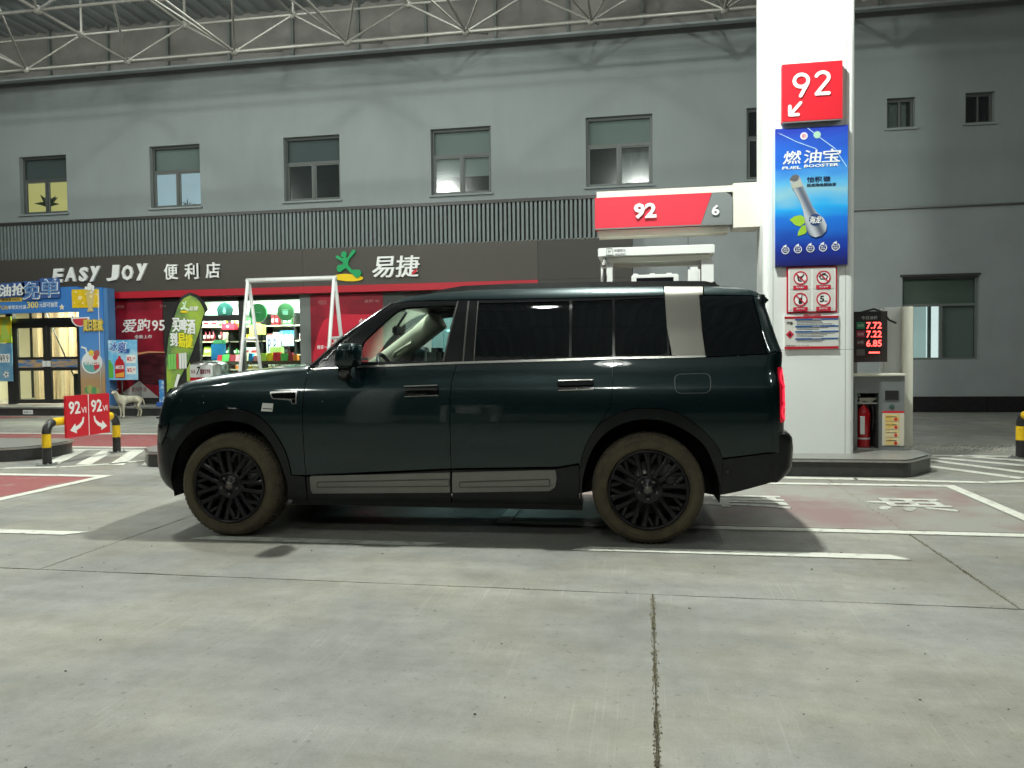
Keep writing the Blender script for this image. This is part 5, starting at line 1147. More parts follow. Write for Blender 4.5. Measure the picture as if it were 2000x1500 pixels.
MB().box(x1-.22, x1-.07, YK-.012, YK-.001, .80, .91).build('handle_recess', M['black'], t); MB().lathe([(0, .0), (.03, 0), (.03, .006), (0, .012)], (x1-.145, YK, .715), (0, -1, 0), 20, False).build('lock', flat('lock_green', (.03, .07, .06), .4), t)
MB().box(x1-.25, x1-.005, YK-.006, YK-.001, .645, .665).build('label_bar', M['red'], t); MB().box(x1-.25, x1-.005, YK-.006, YK-.001, .25, .64).build('instruction_sheet', flat('sheet_pale', (.55, .52, .42), .5), t)
for k in range(4):
    z = .545-.095*k; MB().box(x1-.22, x1-.06, YK-.009, YK-.0065, z, z+.082).build('picture_tile', mat('picture_yellow', (.62, .42, .10), .5, scale=7, col2=(.66, .58, .36), thr=(.4, .6)), t)
    MB().prism(circ(x1-.10, z+.022, .018, 10), FR(YK-.009), .001, .003).build('picture_red', M['red'], t); MB().box(x1-.21, x1-.09, YK-.0115, YK-.0095, z+.05, z+.055).build('picture_line', M['black'], t)
R = random.Random(8)
for k in range(3): 
    tag(MB().box(2.55+.0, 2.70+.02*k, YK+.1, YK+.28, .767+.018*k, .782+.018*k).build('paper_pile', flat('paper', (.6, .58, .5), .8)), 'flat stack of papers on the shelf inside the grey cabinet, layer '+('bottom', 'middle', 'top')[k], 'papers', 'papers in the cabinet')
for k in range(3): 
    o = MB().box(-.008, .008, -.08, .08, 0, .1).build('booklet', flat('booklet', (.4, .4, .38), .6), label=('leftmost', 'middle', 'rightmost')[k]+' thin booklet leaning on the left of the cabinet shelf', cat='booklet', group='booklets in the cabinet'); o.location = (2.515+.03*k, YK+.2, .767); o.rotation_euler = (0, -.25, 0)
# extinguisher
e = thing('fire_extinguisher', 'red fire extinguisher with black hose standing in the cabinet bay', 'fire extinguisher', (2.60, YK+.13, .215)); cx, cy = 2.60, YK+.12
MB().lathe([(0, 0), (.07, 0), (.075, .01), (.075, .42), (.06, .47), (.028, .50), (.028, .52)], (cx, cy, .217), (0, 0, 1), 28).build('cylinder', M['ext_red'], e)
MB().lathe([(.0755, .10), (.0765, .105), (.0765, .115), (.0755, .12)], (cx, cy, .217), (0, 0, 1), 28).build('band', M['white'], e)
MB().lathe([(.0, .52), (.03, .52), (.03, .56), (.0, .56)], (cx, cy, .217), (0, 0, 1), 14).build('valve', M['black'], e)
MB().bbox(cx-.09, cx+.03, cy-.015, cy+.015, .78, .80, .005).build('handle', M['black'], e); MB().bbox(cx-.09, cx+.03, cy-.013, cy+.013, .815, .83, .005).build('lever', M['black'], e)
MB().tube([(cx+.03, cy, .765), (cx+.09, cy-.02, .74), (cx+.11, cy-.03, .6), (cx+.09, cy-.04, .42)], .013, 10).build('hose', M['black'], e); MB().prism(rectp(cx-.055, .38, cx-.005, .60), FR(cy-.0), .066, .078).build('sticker', M['white'], e)
# tall white panel beside it, part of a second dispenser housing
t = thing('white_service_panel', 'tall narrow white service panel at the right end of the island', 'panel', (3.05, 10.25, .195))
MB().bbox(2.92, 3.24, 10.28, 10.44, .196, 1.93, .01).build('body', W3, t); MB().bbox(3.12, 3.245, 10.20, 10.277, .196, 1.93, .008).build('edge_post', M['cream_white'], t); MB().box(3.247, 3.27, 10.30, 10.42, .65, 1.30).build('side_rail', M['steel'], t)
# ================================================================== THE CAR (local axes: x rearwards from the rear wheel, y inwards, z up)
CROT = math.atan2(.14, 3.16); CLOC = V((.01, 5.55, 0))
suv = thing('suv', 'large dark green SUV with muddy tyres and black wheels parked beside the island', 'car', CLOC, rz=CROT)
RC = Matrix.Rotation(-CROT, 3, 'Z')
LCAM = RC @ (V((0, 0, CAM_H))-CLOC)
def interp(x, K):
    if x <= K[0][0]: return K[0][1]
    for (a, p), (b, q) in zip(K[:-1], K[1:]):
        if x <= b:
            t = (x-a)/(b-a); return p+(q-p)*t
    return K[-1][1]
def smooth_tab(K, lo, hi, n=240, rad=.035):   # sampled and smoothed table -> C1-like profile
    xs = [lo+(hi-lo)*i/n for i in range(n+1)]; ys = [interp(x, K) for x in xs]; w_ = max(1, int(rad/((hi-lo)/n)))
    for _ in range(2): ys = [sum(ys[max(0, i-w_):i+w_+1])/len(ys[max(0, i-w_):i+w_+1]) for i in range(n+1)]
    def f(x):
        t = max(0, min(n-1e-6, (x-lo)/(hi-lo)*n)); i = int(t); return ys[i]+(ys[i+1]-ys[i])*(t-i)
    return f
PZ = smooth_tab([(.2, .15), (.32, .11), (.42, .085), (.62, .062), (.85, .045), (1.0, .050), (1.10, .065), (1.17, .085), (1.22, .115), (1.30, .135), (1.55, .205), (1.75, .275), (1.84, .325), (1.90, .38)], .15, 2.0)
def f0(u_, z): return PZ(z)
def cray(px, py): return RC @ ray(px, py)
RF_, RR_ = .22, .15
def at_v(px, py, v):
    d = cray(px, py); s = (v-LCAM.y)/d.y; return (LCAM.z+d.z*s, LCAM.x+d.x*s)
NOSE = sorted([at_v(*p, .17) for p in ((330, 757), (322, 772), (313, 813), (307, 867), (306, 907), (310, 933), (319, 949), (330, 958))])
TAIL = sorted([at_v(*p, f0(0, 1)+.13 if p[1] > 690 else .32) for p in ((1500, 584), (1498, 596), (1506, 625), (1518, 668), (1526, 690), (1530, 721), (1532, 753), (1531, 806), (1530, 845))])
def uN(z): return interp(z, NOSE)-.028
def uR(z): return interp(z, TAIL)+.002
def taper(u_, z):
    t = 0; a = uN(z)+RF_; b = uR(z)-RR_
    if u_ < a: q = min(.97, (a-u_)/RF_); t += RF_*(1-math.sqrt(1-q*q))
    if u_ > b: q = min(.97, (u_-b)/RR_); t += RR_*(1-math.sqrt(1-q*q))
    return t
def redge(z, a=35): return (uR(z)-RR_*(1-math.sin(math.radians(a))), z)
def fedge(z, a=52): return (uN(z)+RF_*(1-math.sin(math.radians(a))), z)
def cpx(px, py, v=None):
    d = cray(px, py); vv = .06 if v is None else v
    for _ in range(12):
        s = (vv-LCAM.y)/d.y; u_ = LCAM.x+d.x*s; z = LCAM.z+d.z*s
        if v is not None: break
        vv = .5*vv+.5*f0(u_, z)
    return (u_, z)
def zpx(px, py): return cpx(px, py, .2)[1]
def C(pts, v=None):
    out = []
    for p in pts:
        if p[0] == 'r': out.append(redge(p[1]))
        elif p[0] == 'f': out.append(fedge(p[1]))
        else: out.append(cpx(p[0], p[1], v if len(p) < 3 else p[2]))
    return out
SIL = [(330, 757), (354, 747), (397, 737), (450, 729), (503, 722), (557, 717), (591, 714), (601, 712), (650, 670), (700, 631), (742, 602), (762, 590), (790, 580), (850, 571), (920, 566), (1000, 563), (1140, 560), (1300, 558), (1400, 558), (1450, 561), (1484, 569), (1499, 580)]
SILU = C(SIL)
SILU[0] = (SILU[0][0], SILU[0][1])
TK = sorted(SILU)
def T(u_): return interp(u_, TK)
def fs(u_, z):
    rr = .075; t = max(0, (z-(T(u_)-rr))/rr)
    rm = .06 if u_ < -2.35 else .035
    return f0(u_, z)+taper(u_, z)+rm*min(t, 1.15)**2.5
def fn(u_, z, flip=1):
    e = .004; du = (fs(u_+e, z)-fs(u_-e, z))/(2*e); dz = (fs(u_, z+e)-fs(u_, z-e))/(2*e)
    n = V((du, -1, dz)).normalized(); return V((n.x, n.y*flip, n.z))
def poly_area(P): return sum(P[i][0]*P[(i+1) % len(P)][1]-P[(i+1) % len(P)][0]*P[i][1] for i in range(len(P)))/2
def inset(P, d):
    if poly_area(P) < 0: P = P[::-1]
    out = []; n = len(P)
    for i in range(n):
        a, b, c = V(P[i-1]), V(P[i]), V(P[(i+1) % n]); e1 = (b-a); e2 = (c-b)
        if e1.length < 1e-6 or e2.length < 1e-6: out.append(tuple(b)); continue
        e1.normalize(); e2.normalize(); n1 = V((-e1.y, e1.x)); n2 = V((-e2.y, e2.x)); m_ = (n1+n2)
        if m_.length < .2: out.append(tuple(b)); continue
        m_.normalize(); k_ = min(2.5, 1/max(.35, m_.dot(n1))); out.append(tuple(b+m_*d*k_))
    return out
def roundp(P, r, n=4):      # round the corners of a polygon
    out = []; N_ = len(P)
    for i in range(N_):
        a, b, c = V(P[i-1]), V(P[i]), V(P[(i+1) % N_]); d1 = (a-b); d2 = (c-b); k_ = min(r, d1.length*.45, d2.length*.45); p = b+d1.normalized()*k_; q = b+d2.normalized()*k_
        for j in range(n+1): t = j/n; out.append(tuple(p*(1-t)**2+b*2*t*(1-t)+q*t**2))
    return out
def dens(P, s=.04):
    out = []
    for i in range(len(P)):
        a, b = V(P[i]), V(P[(i+1) % len(P)]); n = max(1, int((b-a).length/s+.5))
        out += [tuple(a.lerp(b, k/n)) for k in range(n)]
    return out
def inside(p, P):
    x, y = p; c = False; j = len(P)-1
    for i in range(len(P)):
        if (P[i][1] > y) != (P[j][1] > y) and x < (P[j][0]-P[i][0])*(y-P[i][1])/(P[j][1]-P[i][1])+P[i][0]: c = not c
        j = i
    return c
def panel(name, P, m, parent, off=0.0, gap=.0025, thick=.022, holes=(), step=.045, side=1, raw=False, surf=None, nrm=None, **kw):
    S_ = surf or fs; NN = nrm or fn
    P = P if raw else inset(P, gap); 
    if poly_area(P) < 0: P = P[::-1]
    P = dens(P, step); H = []
    for h in holes:
        h = list(h); 
        if poly_area(h) < 0: h = h[::-1]
        H.append(dens(h, step))
    pts = list(P); edges = [(i, (i+1) % len(P)) for i in range(len(P))]
    for h in H: k = len(pts); pts += h; edges += [(k+i, k+(i+1) % len(h)) for i in range(len(h))]
    xs = [p[0] for p in P]; zs = [p[1] for p in P]; bd = [V(p) for p in pts]
    nx = int((max(xs)-min(xs))/step)+1; nz = int((max(zs)-min(zs))/step)+1
    for i in range(nx+1):
        for j in range(nz+1):
            q = (min(xs)+(i+.5*(j % 2))*step, min(zs)+j*step)
            if inside(q, P) and not any(inside(q, h) for h in H):
                Q = V(q)
                if min((Q-b).length_squared for b in bd) > (step*.45)**2: pts.append(q)
    r = mgeo.delaunay_2d_cdt([V(p) for p in pts], edges, [], 0, 1e-6)
    vv = r[0]; tris = []
    for t in r[2]:
        c = (sum(vv[i].x for i in t)/3, sum(vv[i].y for i in t)/3)
        if inside(c, P) and not any(inside(c, h) for h in H):
            a, b, c2 = (vv[i] for i in t)
            if (b.x-a.x)*(c2.y-a.y)-(c2.x-a.x)*(b.y-a.y) < 0: t = [t[0], t[2], t[1]]
            tris.append(list(t))
    used = sorted({i for t in tris for i in t}); idx = {v: i for i, v in enumerate(used)}; n = len(used)
    top = []; nr = []; bot = []
    for i in used:
        u_, z = vv[i].x, vv[i].y; y = S_(u_, z)+off; nm = NN(u_, z)
        p = V((u_, y, z)); q = p-nm*thick
        if side < 0: p.y = 2-p.y; q.y = 2-q.y; nm = V((nm.x, -nm.y, nm.z))
        top.append(p); bot.append(q); nr.append(nm)
    tris = [[idx[i] for i in t] for t in tris]
    if side < 0: tris = [t[::-1] for t in tris]
    from collections import Counter
    ec = Counter()
    for t in tris:
        for k in range(3): ec[frozenset((t[k], t[(k+1) % 3]))] += 1
    fs_ = list(tris); nf = len(tris)
    for t in tris:
        for k in range(3):
            a, b = t[k], t[(k+1) % 3]
            if ec[frozenset((a, b))] == 1: fs_.append([b, a, a+n, b+n])
    me = bpy.data.meshes.new(name); me.from_pydata(top+bot, [], fs_); me.materials.append(m)
    ln = []
    for pi_, p in enumerate(me.polygons):
        p.use_smooth = pi_ < nf
        for li in p.loop_indices: ln.append(nr[me.loops[li].vertex_index] if pi_ < nf else p.normal.copy())
    me.normals_split_custom_set([tuple(v) for v in ln]); me.update()
    o = bpy.data.objects.new(name, me); COL.objects.link(o); o.parent = parent; return tag(o, **kw)
# ---- materials
car_m = mat('green_car_paint', (.0012, .0150, .0160), .32, metal=.5, coat=.75, spec=.4)
N, L = nodes_of(car_m); gq = N.new('ShaderNodeNewGeometry'); n_ = N.new('ShaderNodeTexNoise'); n_.inputs['Scale'].default_value = 5; n_.inputs['Detail'].default_value = 6; L.new(gq.outputs['Position'], n_.inputs[0]); r_ = N.new('ShaderNodeMapRange'); r_.inputs[1].default_value = .4; r_.inputs[2].default_value = .75; r_.inputs[3].default_value = .02; r_.inputs[4].default_value = .14; L.new(n_.outputs[0], r_.inputs[0]); L.new(r_.outputs[0], N['Principled BSDF'].inputs['Coat Roughness'])
clad = mat('dark_cladding', (.0065, .008, .0085), .36, var=.3, scale=5, coat=.2, spec=.22)
gloss = mat('gloss_black', (.006, .007, .007), .08, coat=.6)
pillar_m = mat('pillar_black', (.010, .011, .012), .16)
priv = mat('privacy_glass', (.004, .006, .007), .03, spec=.6)
chrome = mat('car_chrome', (.60, .60, .56), .22, metal=1.0)
satin = mat('satin_panel', (.27, .26, .23), .33, metal=.9)
trim_m = mat('trim_plate', (.20, .20, .185), .42, metal=.6, var=.05, scale=8)
seat_m = flat('seat_cream', (.42, .40, .30), .7); dash_m = flat('dash_black', (.02, .02, .02), .6)
# ---- outlines (photo points unprojected on to the body surface)
def CR(P, n=4):
    out = []
    for i in range(len(P)-1):
        a, b, c, d = (V(P[max(0, i-1)]), V(P[i]), V(P[i+1]), V(P[min(len(P)-1, i+2)]))
        for k in range(n):
            t = k/n; out.append(tuple(.5*((2*b)+(c-a)*t+(2*a-5*b+4*c-d)*t*t+(3*b-a-3*c+d)*t**3)))
    return out+[tuple(P[-1])]
arcF = [(351, 967), (337, 962), (335, 940), (340, 905), (352, 873), (378, 843), (410, 828), (450, 822), (490, 830), (517, 850), (538, 880), (554, 918), (562, 947), (563, 975)]
arcF = arcF[:2]+CR(arcF[2:])
outF = CR([(340, 858), (355, 838), (378, 818), (407, 804), (450, 797), (493, 806), (522, 827), (546, 859), (562, 893), (570, 928)])
arcR = [(1139, 987), (1137, 952), (1144, 913), (1157, 879), (1180, 849), (1215, 828), (1261, 819), (1307, 826), (1348, 847), (1376, 872), (1394, 909), (1404, 941), (1405, 967)]
arcR = CR(arcR)
outR = CR([(1130, 925), (1143, 873), (1166, 834), (1192, 814), (1226, 801), (1261, 797), (1307, 801), (1341, 816), (1376, 843), (1399, 869), (1412, 895)])
belt = [(603, 722), (700, 718), (893, 710), (1100, 704), (1198, 701), (1310, 699), (1378, 698)]
gapF = [(603, 722), (597, 744), (591, 795), (593, 867), (597, 928)]
gapM = [(893, 710), (884, 736), (879, 776), (879, 840), (881, 915)]
gapRr = [(1198, 701), (1196, 760), (1192, 795), (1166, 834)]
# front fender (with hood side)
hoodl = SIL[:8]
zh = zpx(330, 757)
nose = [('f', z_) for z_ in (zh-.012, zh-.05, zh-.12, zh-.22, zh-.32, .86)]
fend_px = hoodl[1:] + [(603, 722)] + gapF[1:] + outF[::-1] + [('f', .80)] + nose[::-1]
body_lo = thing  # (keeps linters quiet)
shell = None
def both(fn_, *a, **k): fn_(*a, side=1, **k); fn_(*a, side=-1, **k)
def pan(name, px, m, parent=suv, rnd=0, hol=(), v=None, **k):
    P = C(px, v)
    if rnd: P = roundp(P, rnd)
    o = panel(name, P, m, parent, holes=hol, side=1, **k); o2 = panel(name, P, m, parent, holes=hol, side=-1, **k); return o, o2
fen, _ = pan('front_fender', fend_px, car_m)
dF, _ = pan('front_door', gapF + [(881, 915)] + gapM[::-1][1:] + [(700, 718)], car_m)
# doors run down to the dark lower cladding
dR, _ = pan('rear_door', gapM + [(882, 915), (1088, 912), (1131, 905)] + [p for p in outR if 1131 < p[0] <= 1166.1] + gapRr[::-1][1:] + [(1100, 704)], car_m)
qp, _ = pan('quarter_panel', [(1198, 701), (1310, 699), (1378, 698), (1495, 692), ('r', 1.37), ('r', 1.25), ('r', 1.1), ('r', .95), ('r', .8), ('r', .66), (1500, 884), (1412, 895)] + [p for p in outR[::-1][1:] if p[0] >= 1165.9] + [(1192, 795), (1196, 760)], car_m)
# lower dark cladding per door
pan('door_cladding', [(598, 931), (602, 978), (882, 983), (881, 918)], clad, dF, off=-.004); pan('door_cladding', [(882.5, 918), (883.5, 983), (1133, 986), (1131, 908), (1088, 915)], clad, dR, off=-.004)
pan('sill', [(565, 976), (590, 978), (1138, 988), (1138, 1000), (565, 988)], flat('sill_black', (.012, .012, .012), .6), off=.05, thick=.1)
def flare(inner, outer, name, ext):
    I = C(inner); O = C(outer)
    pts = O + I[::-1]; return pts
def fl_surf(u_, z): return fs(u_, z)-.030
for nm, I, O in (('wheel_arch_flare', [p for p in arcF], [(326, 866), (322, 905), (330, 958), (351, 967)][::-1][1:][::-1][:0] + outF + [(597, 931), (602, 978), (563, 975)]), ):
    pass
pan('wheel_arch_flare', outF + [(597, 930), (602, 978)] + arcF[::-1][0:-2] + [(333, 920), (330, 880)], clad, off=-.012, thick=.06)
pan('wheel_arch_flare', [(1133, 986), (1131, 920)] + outR[1:] + [(1406, 967)] + arcR[::-1][1:], clad, off=-.012, thick=.06)
# bumpers
fb, _ = pan('front_bumper', [('f', .79), (340, 858), (330, 880), (333, 920), (335, 940), (337, 962), (346, 968), ('f', .36), ('f', .45), ('f', .56), ('f', .68)], clad)
pan('headlight', [(336, 823, .08), (326, 832, .10), ('f', .86), ('f', .74), (320, 868, .11), (330, 846, .09)], gloss, fb, off=-.010, thick=.006, gap=0)
rb, _ = pan('rear_bumper', [(1412, 897), (1500, 886), ('r', .655), ('r', .45), (1500, 944, .1), (1445, 960), (1406, 968)], clad)
# parking sensors
for a, b in ((1420, 921),):
    p = cpx(a, b); MB().lathe([(0, 0), (.012, 0), (.012, .004), (0, .004)], (p[0], fs(*p)-.003, p[1]), (0, -1, 0), 12, False).build('sensor', gloss, rb, True)
# door cut-outs, handles, trim strips
for (nm, par, px) in (('door_handle', dF, (789, 752, 857, 776)), ('door_handle', dR, (1088, 741, 1160, 764))):
    x0, y0, x1, y1 = px; P = C([(x0, y0+2), (x1, y0), (x1, y1-2), (x0, y1)]); h = panel(nm, roundp(P, .02), gloss, par, off=-.004, thick=.004, gap=0)
    P = C([(x0+2, y0+2), (x1-1, y0), (x1-1, y0+10), (x0+2, y0+12)]); panel('handle_grip', roundp(P, .012), gloss, par, off=-.030, thick=.02, gap=0)
    P = C([(x0+2, y0+1), (x1-1, y0-1), (x1-1, y0+.8), (x0+2, y0+2.8)]); panel('handle_edge', P, chrome, par, off=-.032, thick=.01, gap=0)
    P = C([(x0+2, y1-2.5), (x1-1, y1-4.5), (x1-1, y1-3), (x0+2, y1-1)]); panel('handle_edge', P, satin, par, off=-.008, thick=.003, gap=0)
for par, px in ((dF, [(606, 929), (880.5, 922), (880.5, 962), (612, 964), (608, 958)]), (dR, [(883.5, 922), (1086, 917), (1088, 935), (1085, 951), (1074, 959), (883.5, 962)])):
    a, _ = pan('trim_plate', px, trim_m, par, off=-.016, thick=.014, rnd=.012)
    xs = [p[0] for p in px]; x0, x1 = min(xs), max(xs); L0 = [(x0+14, 940), (x1-14 if par is dR else x1-1, 934.5), (x1-12 if par is dR else x1-1, 950), (x0+14, 952)]
    k0 = C(L0); fr_ = roundp(k0, .01); panel('groove', fr_, flat('groove_dark', (.06, .06, .055), .5), par, off=-.018, thick=.003, gap=0); panel('groove_face', inset(fr_, .009), trim_m, par, off=-.020, thick=.004, gap=0)
# fender vent, sticker, fuel flap
P = roundp(C([(527, 765), (581, 763), (580, 789), (570, 790), (567, 782), (531, 779)]), .012); vt = panel('side_vent', P, chrome, fen, off=-.006, thick=.006, gap=0); panel('vent_recess', roundp(C([(530, 768), (578, 766), (577, 779), (533, 777)]), .008), gloss, fen, off=-.008, thick=.004, gap=0)
panel('vent_slot', roundp(C([(570, 780), (577, 779), (577, 787), (571, 788)]), .006), gloss, fen, off=-.008, thick=.004, gap=0)
st = panel('paper_sticker', C([(513, 787), (534, 788), (532, 804), (510, 803)]), flat('paper_white', (.7, .7, .66), .6), fen, off=-.002, thick=.001, gap=0, label='small white paper sticker on the front wing')
panel('print_line', C([(514, 797), (531, 798), (531, 799.5), (514, 798.5)]), M['black'], fen, off=-.0035, thick=.001, gap=0)
ff = roundp(C([(1316, 730), (1388, 728), (1389, 768), (1318, 769)]), .05); panel('fuel_flap_gap', ff, flat('flap_edge', (.10, .11, .11), .3), qp, off=-.0015, thick=.001, gap=0); panel('fuel_flap', inset(ff, .006), car_m, qp, off=-.0035, thick=.003, gap=0)
# vertical tailgate shut line + rear pillar, tail lamp
pan('chrome_strip', [(607, 719), (700, 714), (893, 706), (1100, 700), (1198, 697), (1310, 695), (1376, 693), (1376, 698), (1310, 699.5), (1198, 701.5), (1100, 705), (893, 711), (700, 718.5), (608, 722)], chrome, off=-.012, thick=.012, gap=.001)
# greenhouse
wf = [(699, 707), (703, 690), (709, 668), (735, 643), (760, 620), (772, 610), (783, 603), (797, 600), (840, 597.5), (893, 596), (882, 640), (863, 706)]
wr1 = [(934, 592), (1112, 588), (1111, 699), (925, 704)]; wr2 = [(1118, 588), (1196, 585), (1196, 696), (1116, 698)]; wr3 = [(1201, 585), (1298, 581), (1304, 686), (1298, 693), (1201, 696)]
frame_px = [(599, 716), (650, 674), (700, 635), (742, 606), (766, 593), (800, 588), (920, 585), (1100, 582), (1297, 577), (1300, 600), (1309, 694), (1198, 697), (1100, 700), (893, 706), (700, 714), (620, 718)]
Hn = [roundp(C(x), .02) for x in (wf, wr1, wr2, wr3)]
pan('window_surround', frame_px, pillar_m, hol=Hn, off=.004, thick=.03)
for side in (1, -1):
    panel('side_window', Hn[0], glass_mat('car_glass', (.88, .94, .92), opac=.01), suv, off=.016, thick=.004, gap=-.004, side=side)
    for h in Hn[1:]: panel('side_window', h, priv, suv, off=.012, thick=.004, gap=-.004, side=side)
for x0, x1, x2, x3 in ((893, 896, 864, 867), (914, 917, 903, 906), (933, 935, 924.5, 926.5)):
    P = C([(x0, 588), (x1, 588), (x3, 705), (x2, 705)]); panel('pillar_trim_line', P, flat('pillar_line', (.10, .10, .095), .3), suv, off=-.001, thick=.003, gap=0)
roofband = [(766, 593), (790, 583.5), (850, 574.5), (920, 569.5), (1000, 566), (1140, 563), (1296, 561), (1297, 577), (1100, 582), (920, 585), (800, 588)]
sil_top = SIL[11:18]
pan('roof_side', [(764, 591)] + SIL[12:17] + [(1296, 558.2), (1297, 577), (1100, 582), (920, 585), (800, 588), (769, 592.5)], car_m)
pan('windscreen_pillar', [(596, 718), (601, 712), (650, 670), (700, 631), (742, 602), (762, 590), (768, 592), (742, 607), (700, 636), (650, 675), (602, 717)], pillar_m, off=-.004, thick=.05)
pan('satin_pillar', [(1297, 558.2), (1374, 558), (1373, 575), (1366, 577), (1371, 640), (1378, 694), (1376, 697), (1312, 694), (1302, 640), (1298, 577)], satin, off=-.001)
pan('roof_side', [(1375, 558), (1400, 558), (1450, 561), (1480, 568), (1488, 573), (1488, 580), (1470, 577), (1374, 576)], car_m)
pan('quarter_glass', [(1367, 577), (1470, 577.5), (1484, 630), (1497, 689), (1495, 691), (1379, 697), (1371, 640)], priv, off=.002)
pan('rear_pillar', [(1471, 577.5), (1488, 580.5), ('r', 1.79), ('r', 1.7), ('r', 1.6), ('r', 1.5), ('r', 1.38), (1498, 691), (1485, 630)], car_m)
# ---- core body (dark, closes the gaps), roof, bonnet, glass, front and rear ends
us = [p[0] for p in TK]; UR = cpx(1513, 760)[0]; UN = -4.06
def prof_sheet(name, stations, m, parent=suv, nv=14, crown=.05, smooth=True, under=.03, ins=.0):
    mb = MB(); vs = []; k = len(stations)
    for (u_, z, e, cr_) in stations:
        for j in range(nv+1):
            s_ = -1+2*j/nv; y = 1+s_*(1-e); vs.append((u_, y, z+cr_*(1-s_*s_)))
    fs_ = [(i*(nv+1)+j, (i+1)*(nv+1)+j, (i+1)*(nv+1)+j+1, i*(nv+1)+j+1) for i in range(k-1) for j in range(nv)]
    mb.add(vs, fs_, smooth); n = len(vs); mb.add([(a, b, c-under) for a, b, c in vs], [tuple(reversed(f)) for f in fs_], smooth)
    return mb.build(name, m, parent, True)
def edge(u_, z): return fs(u_, z)
# bonnet
uh0 = SILU[0][0]; uh1 = cpx(588, 714)[0]; st = []
for i in range(16):
    u_ = uh0+(uh1-uh0)*i/15; z = T(u_); st.append((u_, z, edge(u_, z), .035*min(1, i/4)))
prof_sheet('bonnet', st, car_m)
# cowl, screen
uw0 = uh1; uw1 = cpx(764, 590)[0]; zw0 = T(uw0); zw1 = T(uw1)
prof_sheet('cowl', [(uw0+.003, zw0-.0, edge(uw0, zw0)+.01, .035), (uw0+.10, zw0+.0, edge(uw0, zw0)+.01, .02)], M['black'])
sg = glass_mat('screen_glass', (.88, .94, .92), opac=.01); st = []
for i in range(10):
    t = i/9; u_ = uw0+.03+(uw1-uw0-.03)*t; z = T(u_)-.012; st.append((u_-.10*(4*t*(1-t))*.35, z, edge(u_, z)+.015, .02))
prof_sheet('windscreen', st, sg, under=.006)
mb = MB(); u_ = uw0-.02; mb.tube([(u_, .5, zw0+.035), (u_+.02, 1.1, zw0+.05)], .012, 6); mb.tube([(u_, 1.2, zw0+.035), (u_+.02, 1.8, zw0+.05)], .012, 6); mb.build('wiper', M['black'], suv, True)
# roof
ur1 = SILU[-1][0]; st = []
for i in range(22):
    u_ = uw1+(ur1-uw1)*i/21; z = T(u_); st.append((u_, z, edge(u_, z), .045*min(1, i/3, (21-i)/3+.3)))
prof_sheet('roof', st, car_m, nv=18)
# roof rails
for sgn in (1, -1):
    R1 = [(845, 571), (870, 565), (905, 559), (1000, 554.5), (1140, 551.5), (1300, 549.5), (1375, 549.5), (1392, 553), (1404, 558)]; P = [cpx(x, y, .50) for x, y in R1]
    mb = MB(); vs = []
    for u_, z in P:
        base = min(z-.005, T(u_)-.0); 
        for y, zz in ((.47, z), (.53, z), (.545, z-.05), (.455, z-.05)): vs.append((u_, y if sgn > 0 else 2-y, zz))
    fs_ = [(i*4+j, i*4+(j+1) % 4, (i+1)*4+(j+1) % 4, (i+1)*4+j) if sgn < 0 else (i*4+j, (i+1)*4+j, (i+1)*4+(j+1) % 4, i*4+(j+1) % 4) for i in range(len(P)-1) for j in range(4)]
    mb.add(vs, fs_); mb.build('roof_rail', M['black_paint'], suv, True)
# spoiler
mb = MB(); u0 = ur1-.04; z0 = T(ur1)-.0
mb.bbox(u0-.05, u0+.07, .40, 1.60, z0-.035, z0+.008, .012); mb.build('rear_spoiler', car_m, suv, True)
# tailgate and rear end: rounded in plan
def cpt(t, z, s_=1, out=0):       # t 0..1 = 0..90 degrees round the rear corner, 1..2 = across the back to the centre
    b_ = uR(z)-RR_; y0_ = f0(0, z)
    if t <= 1: q = t*math.pi/2; u_, y, n = b_+RR_*math.sin(q), y0_+RR_*(1-math.cos(q)), V((math.sin(q), -math.cos(q), 0))
    else: w_ = t-1; u_, y, n = b_+RR_+.03*math.sin(w_*math.pi/2), y0_+RR_+(1-y0_-RR_)*w_, V((1, 0, 0))
    u_ += n.x*out; y += n.y*out; return (u_, y if s_ > 0 else 2-y, z)
def corner_patch(name, t0, t1, z0, z1, m, parent, s_, nt=10, nz=16, out=0, slope=0):
    vs = [cpt(t0+(t1-t0)*j/nt, z0+(z1-z0)*i/nz, s_, out) for i in range(nz+1) for j in range(nt+1)]
    fs_ = [(i*(nt+1)+j, i*(nt+1)+j+1, (i+1)*(nt+1)+j+1, (i+1)*(nt+1)+j) for i in range(nz) for j in range(nt)]
    if s_ < 0: fs_ = [tuple(reversed(f)) for f in fs_]
    return MB().add(vs, fs_, True).build(name, m, parent, True)
zsh = 1.375; ztop = 1.80
for s_ in (1, -1):
    corner_patch('rear_corner', 35/90+.002, 1.0, .655, zsh-.003, car_m, suv, s_, nt=12, nz=22)
    corner_patch('rear_corner', 35/90+.002, 1.0, zsh+.002, ztop, car_m, suv, s_, nt=12, nz=14)
tg = corner_patch('tailgate', 1.0, 2.0, .655, ztop, car_m, suv, 1, nt=8, nz=22); corner_patch('tailgate_half', 1.0, 2.0, .655, ztop, car_m, suv, -1, nt=8, nz=22)
for s_ in (1, -1): corner_patch('rear_window', 1.12, 2.0, 1.36, 1.76, priv, tg, s_, nt=8, nz=8, out=.004)
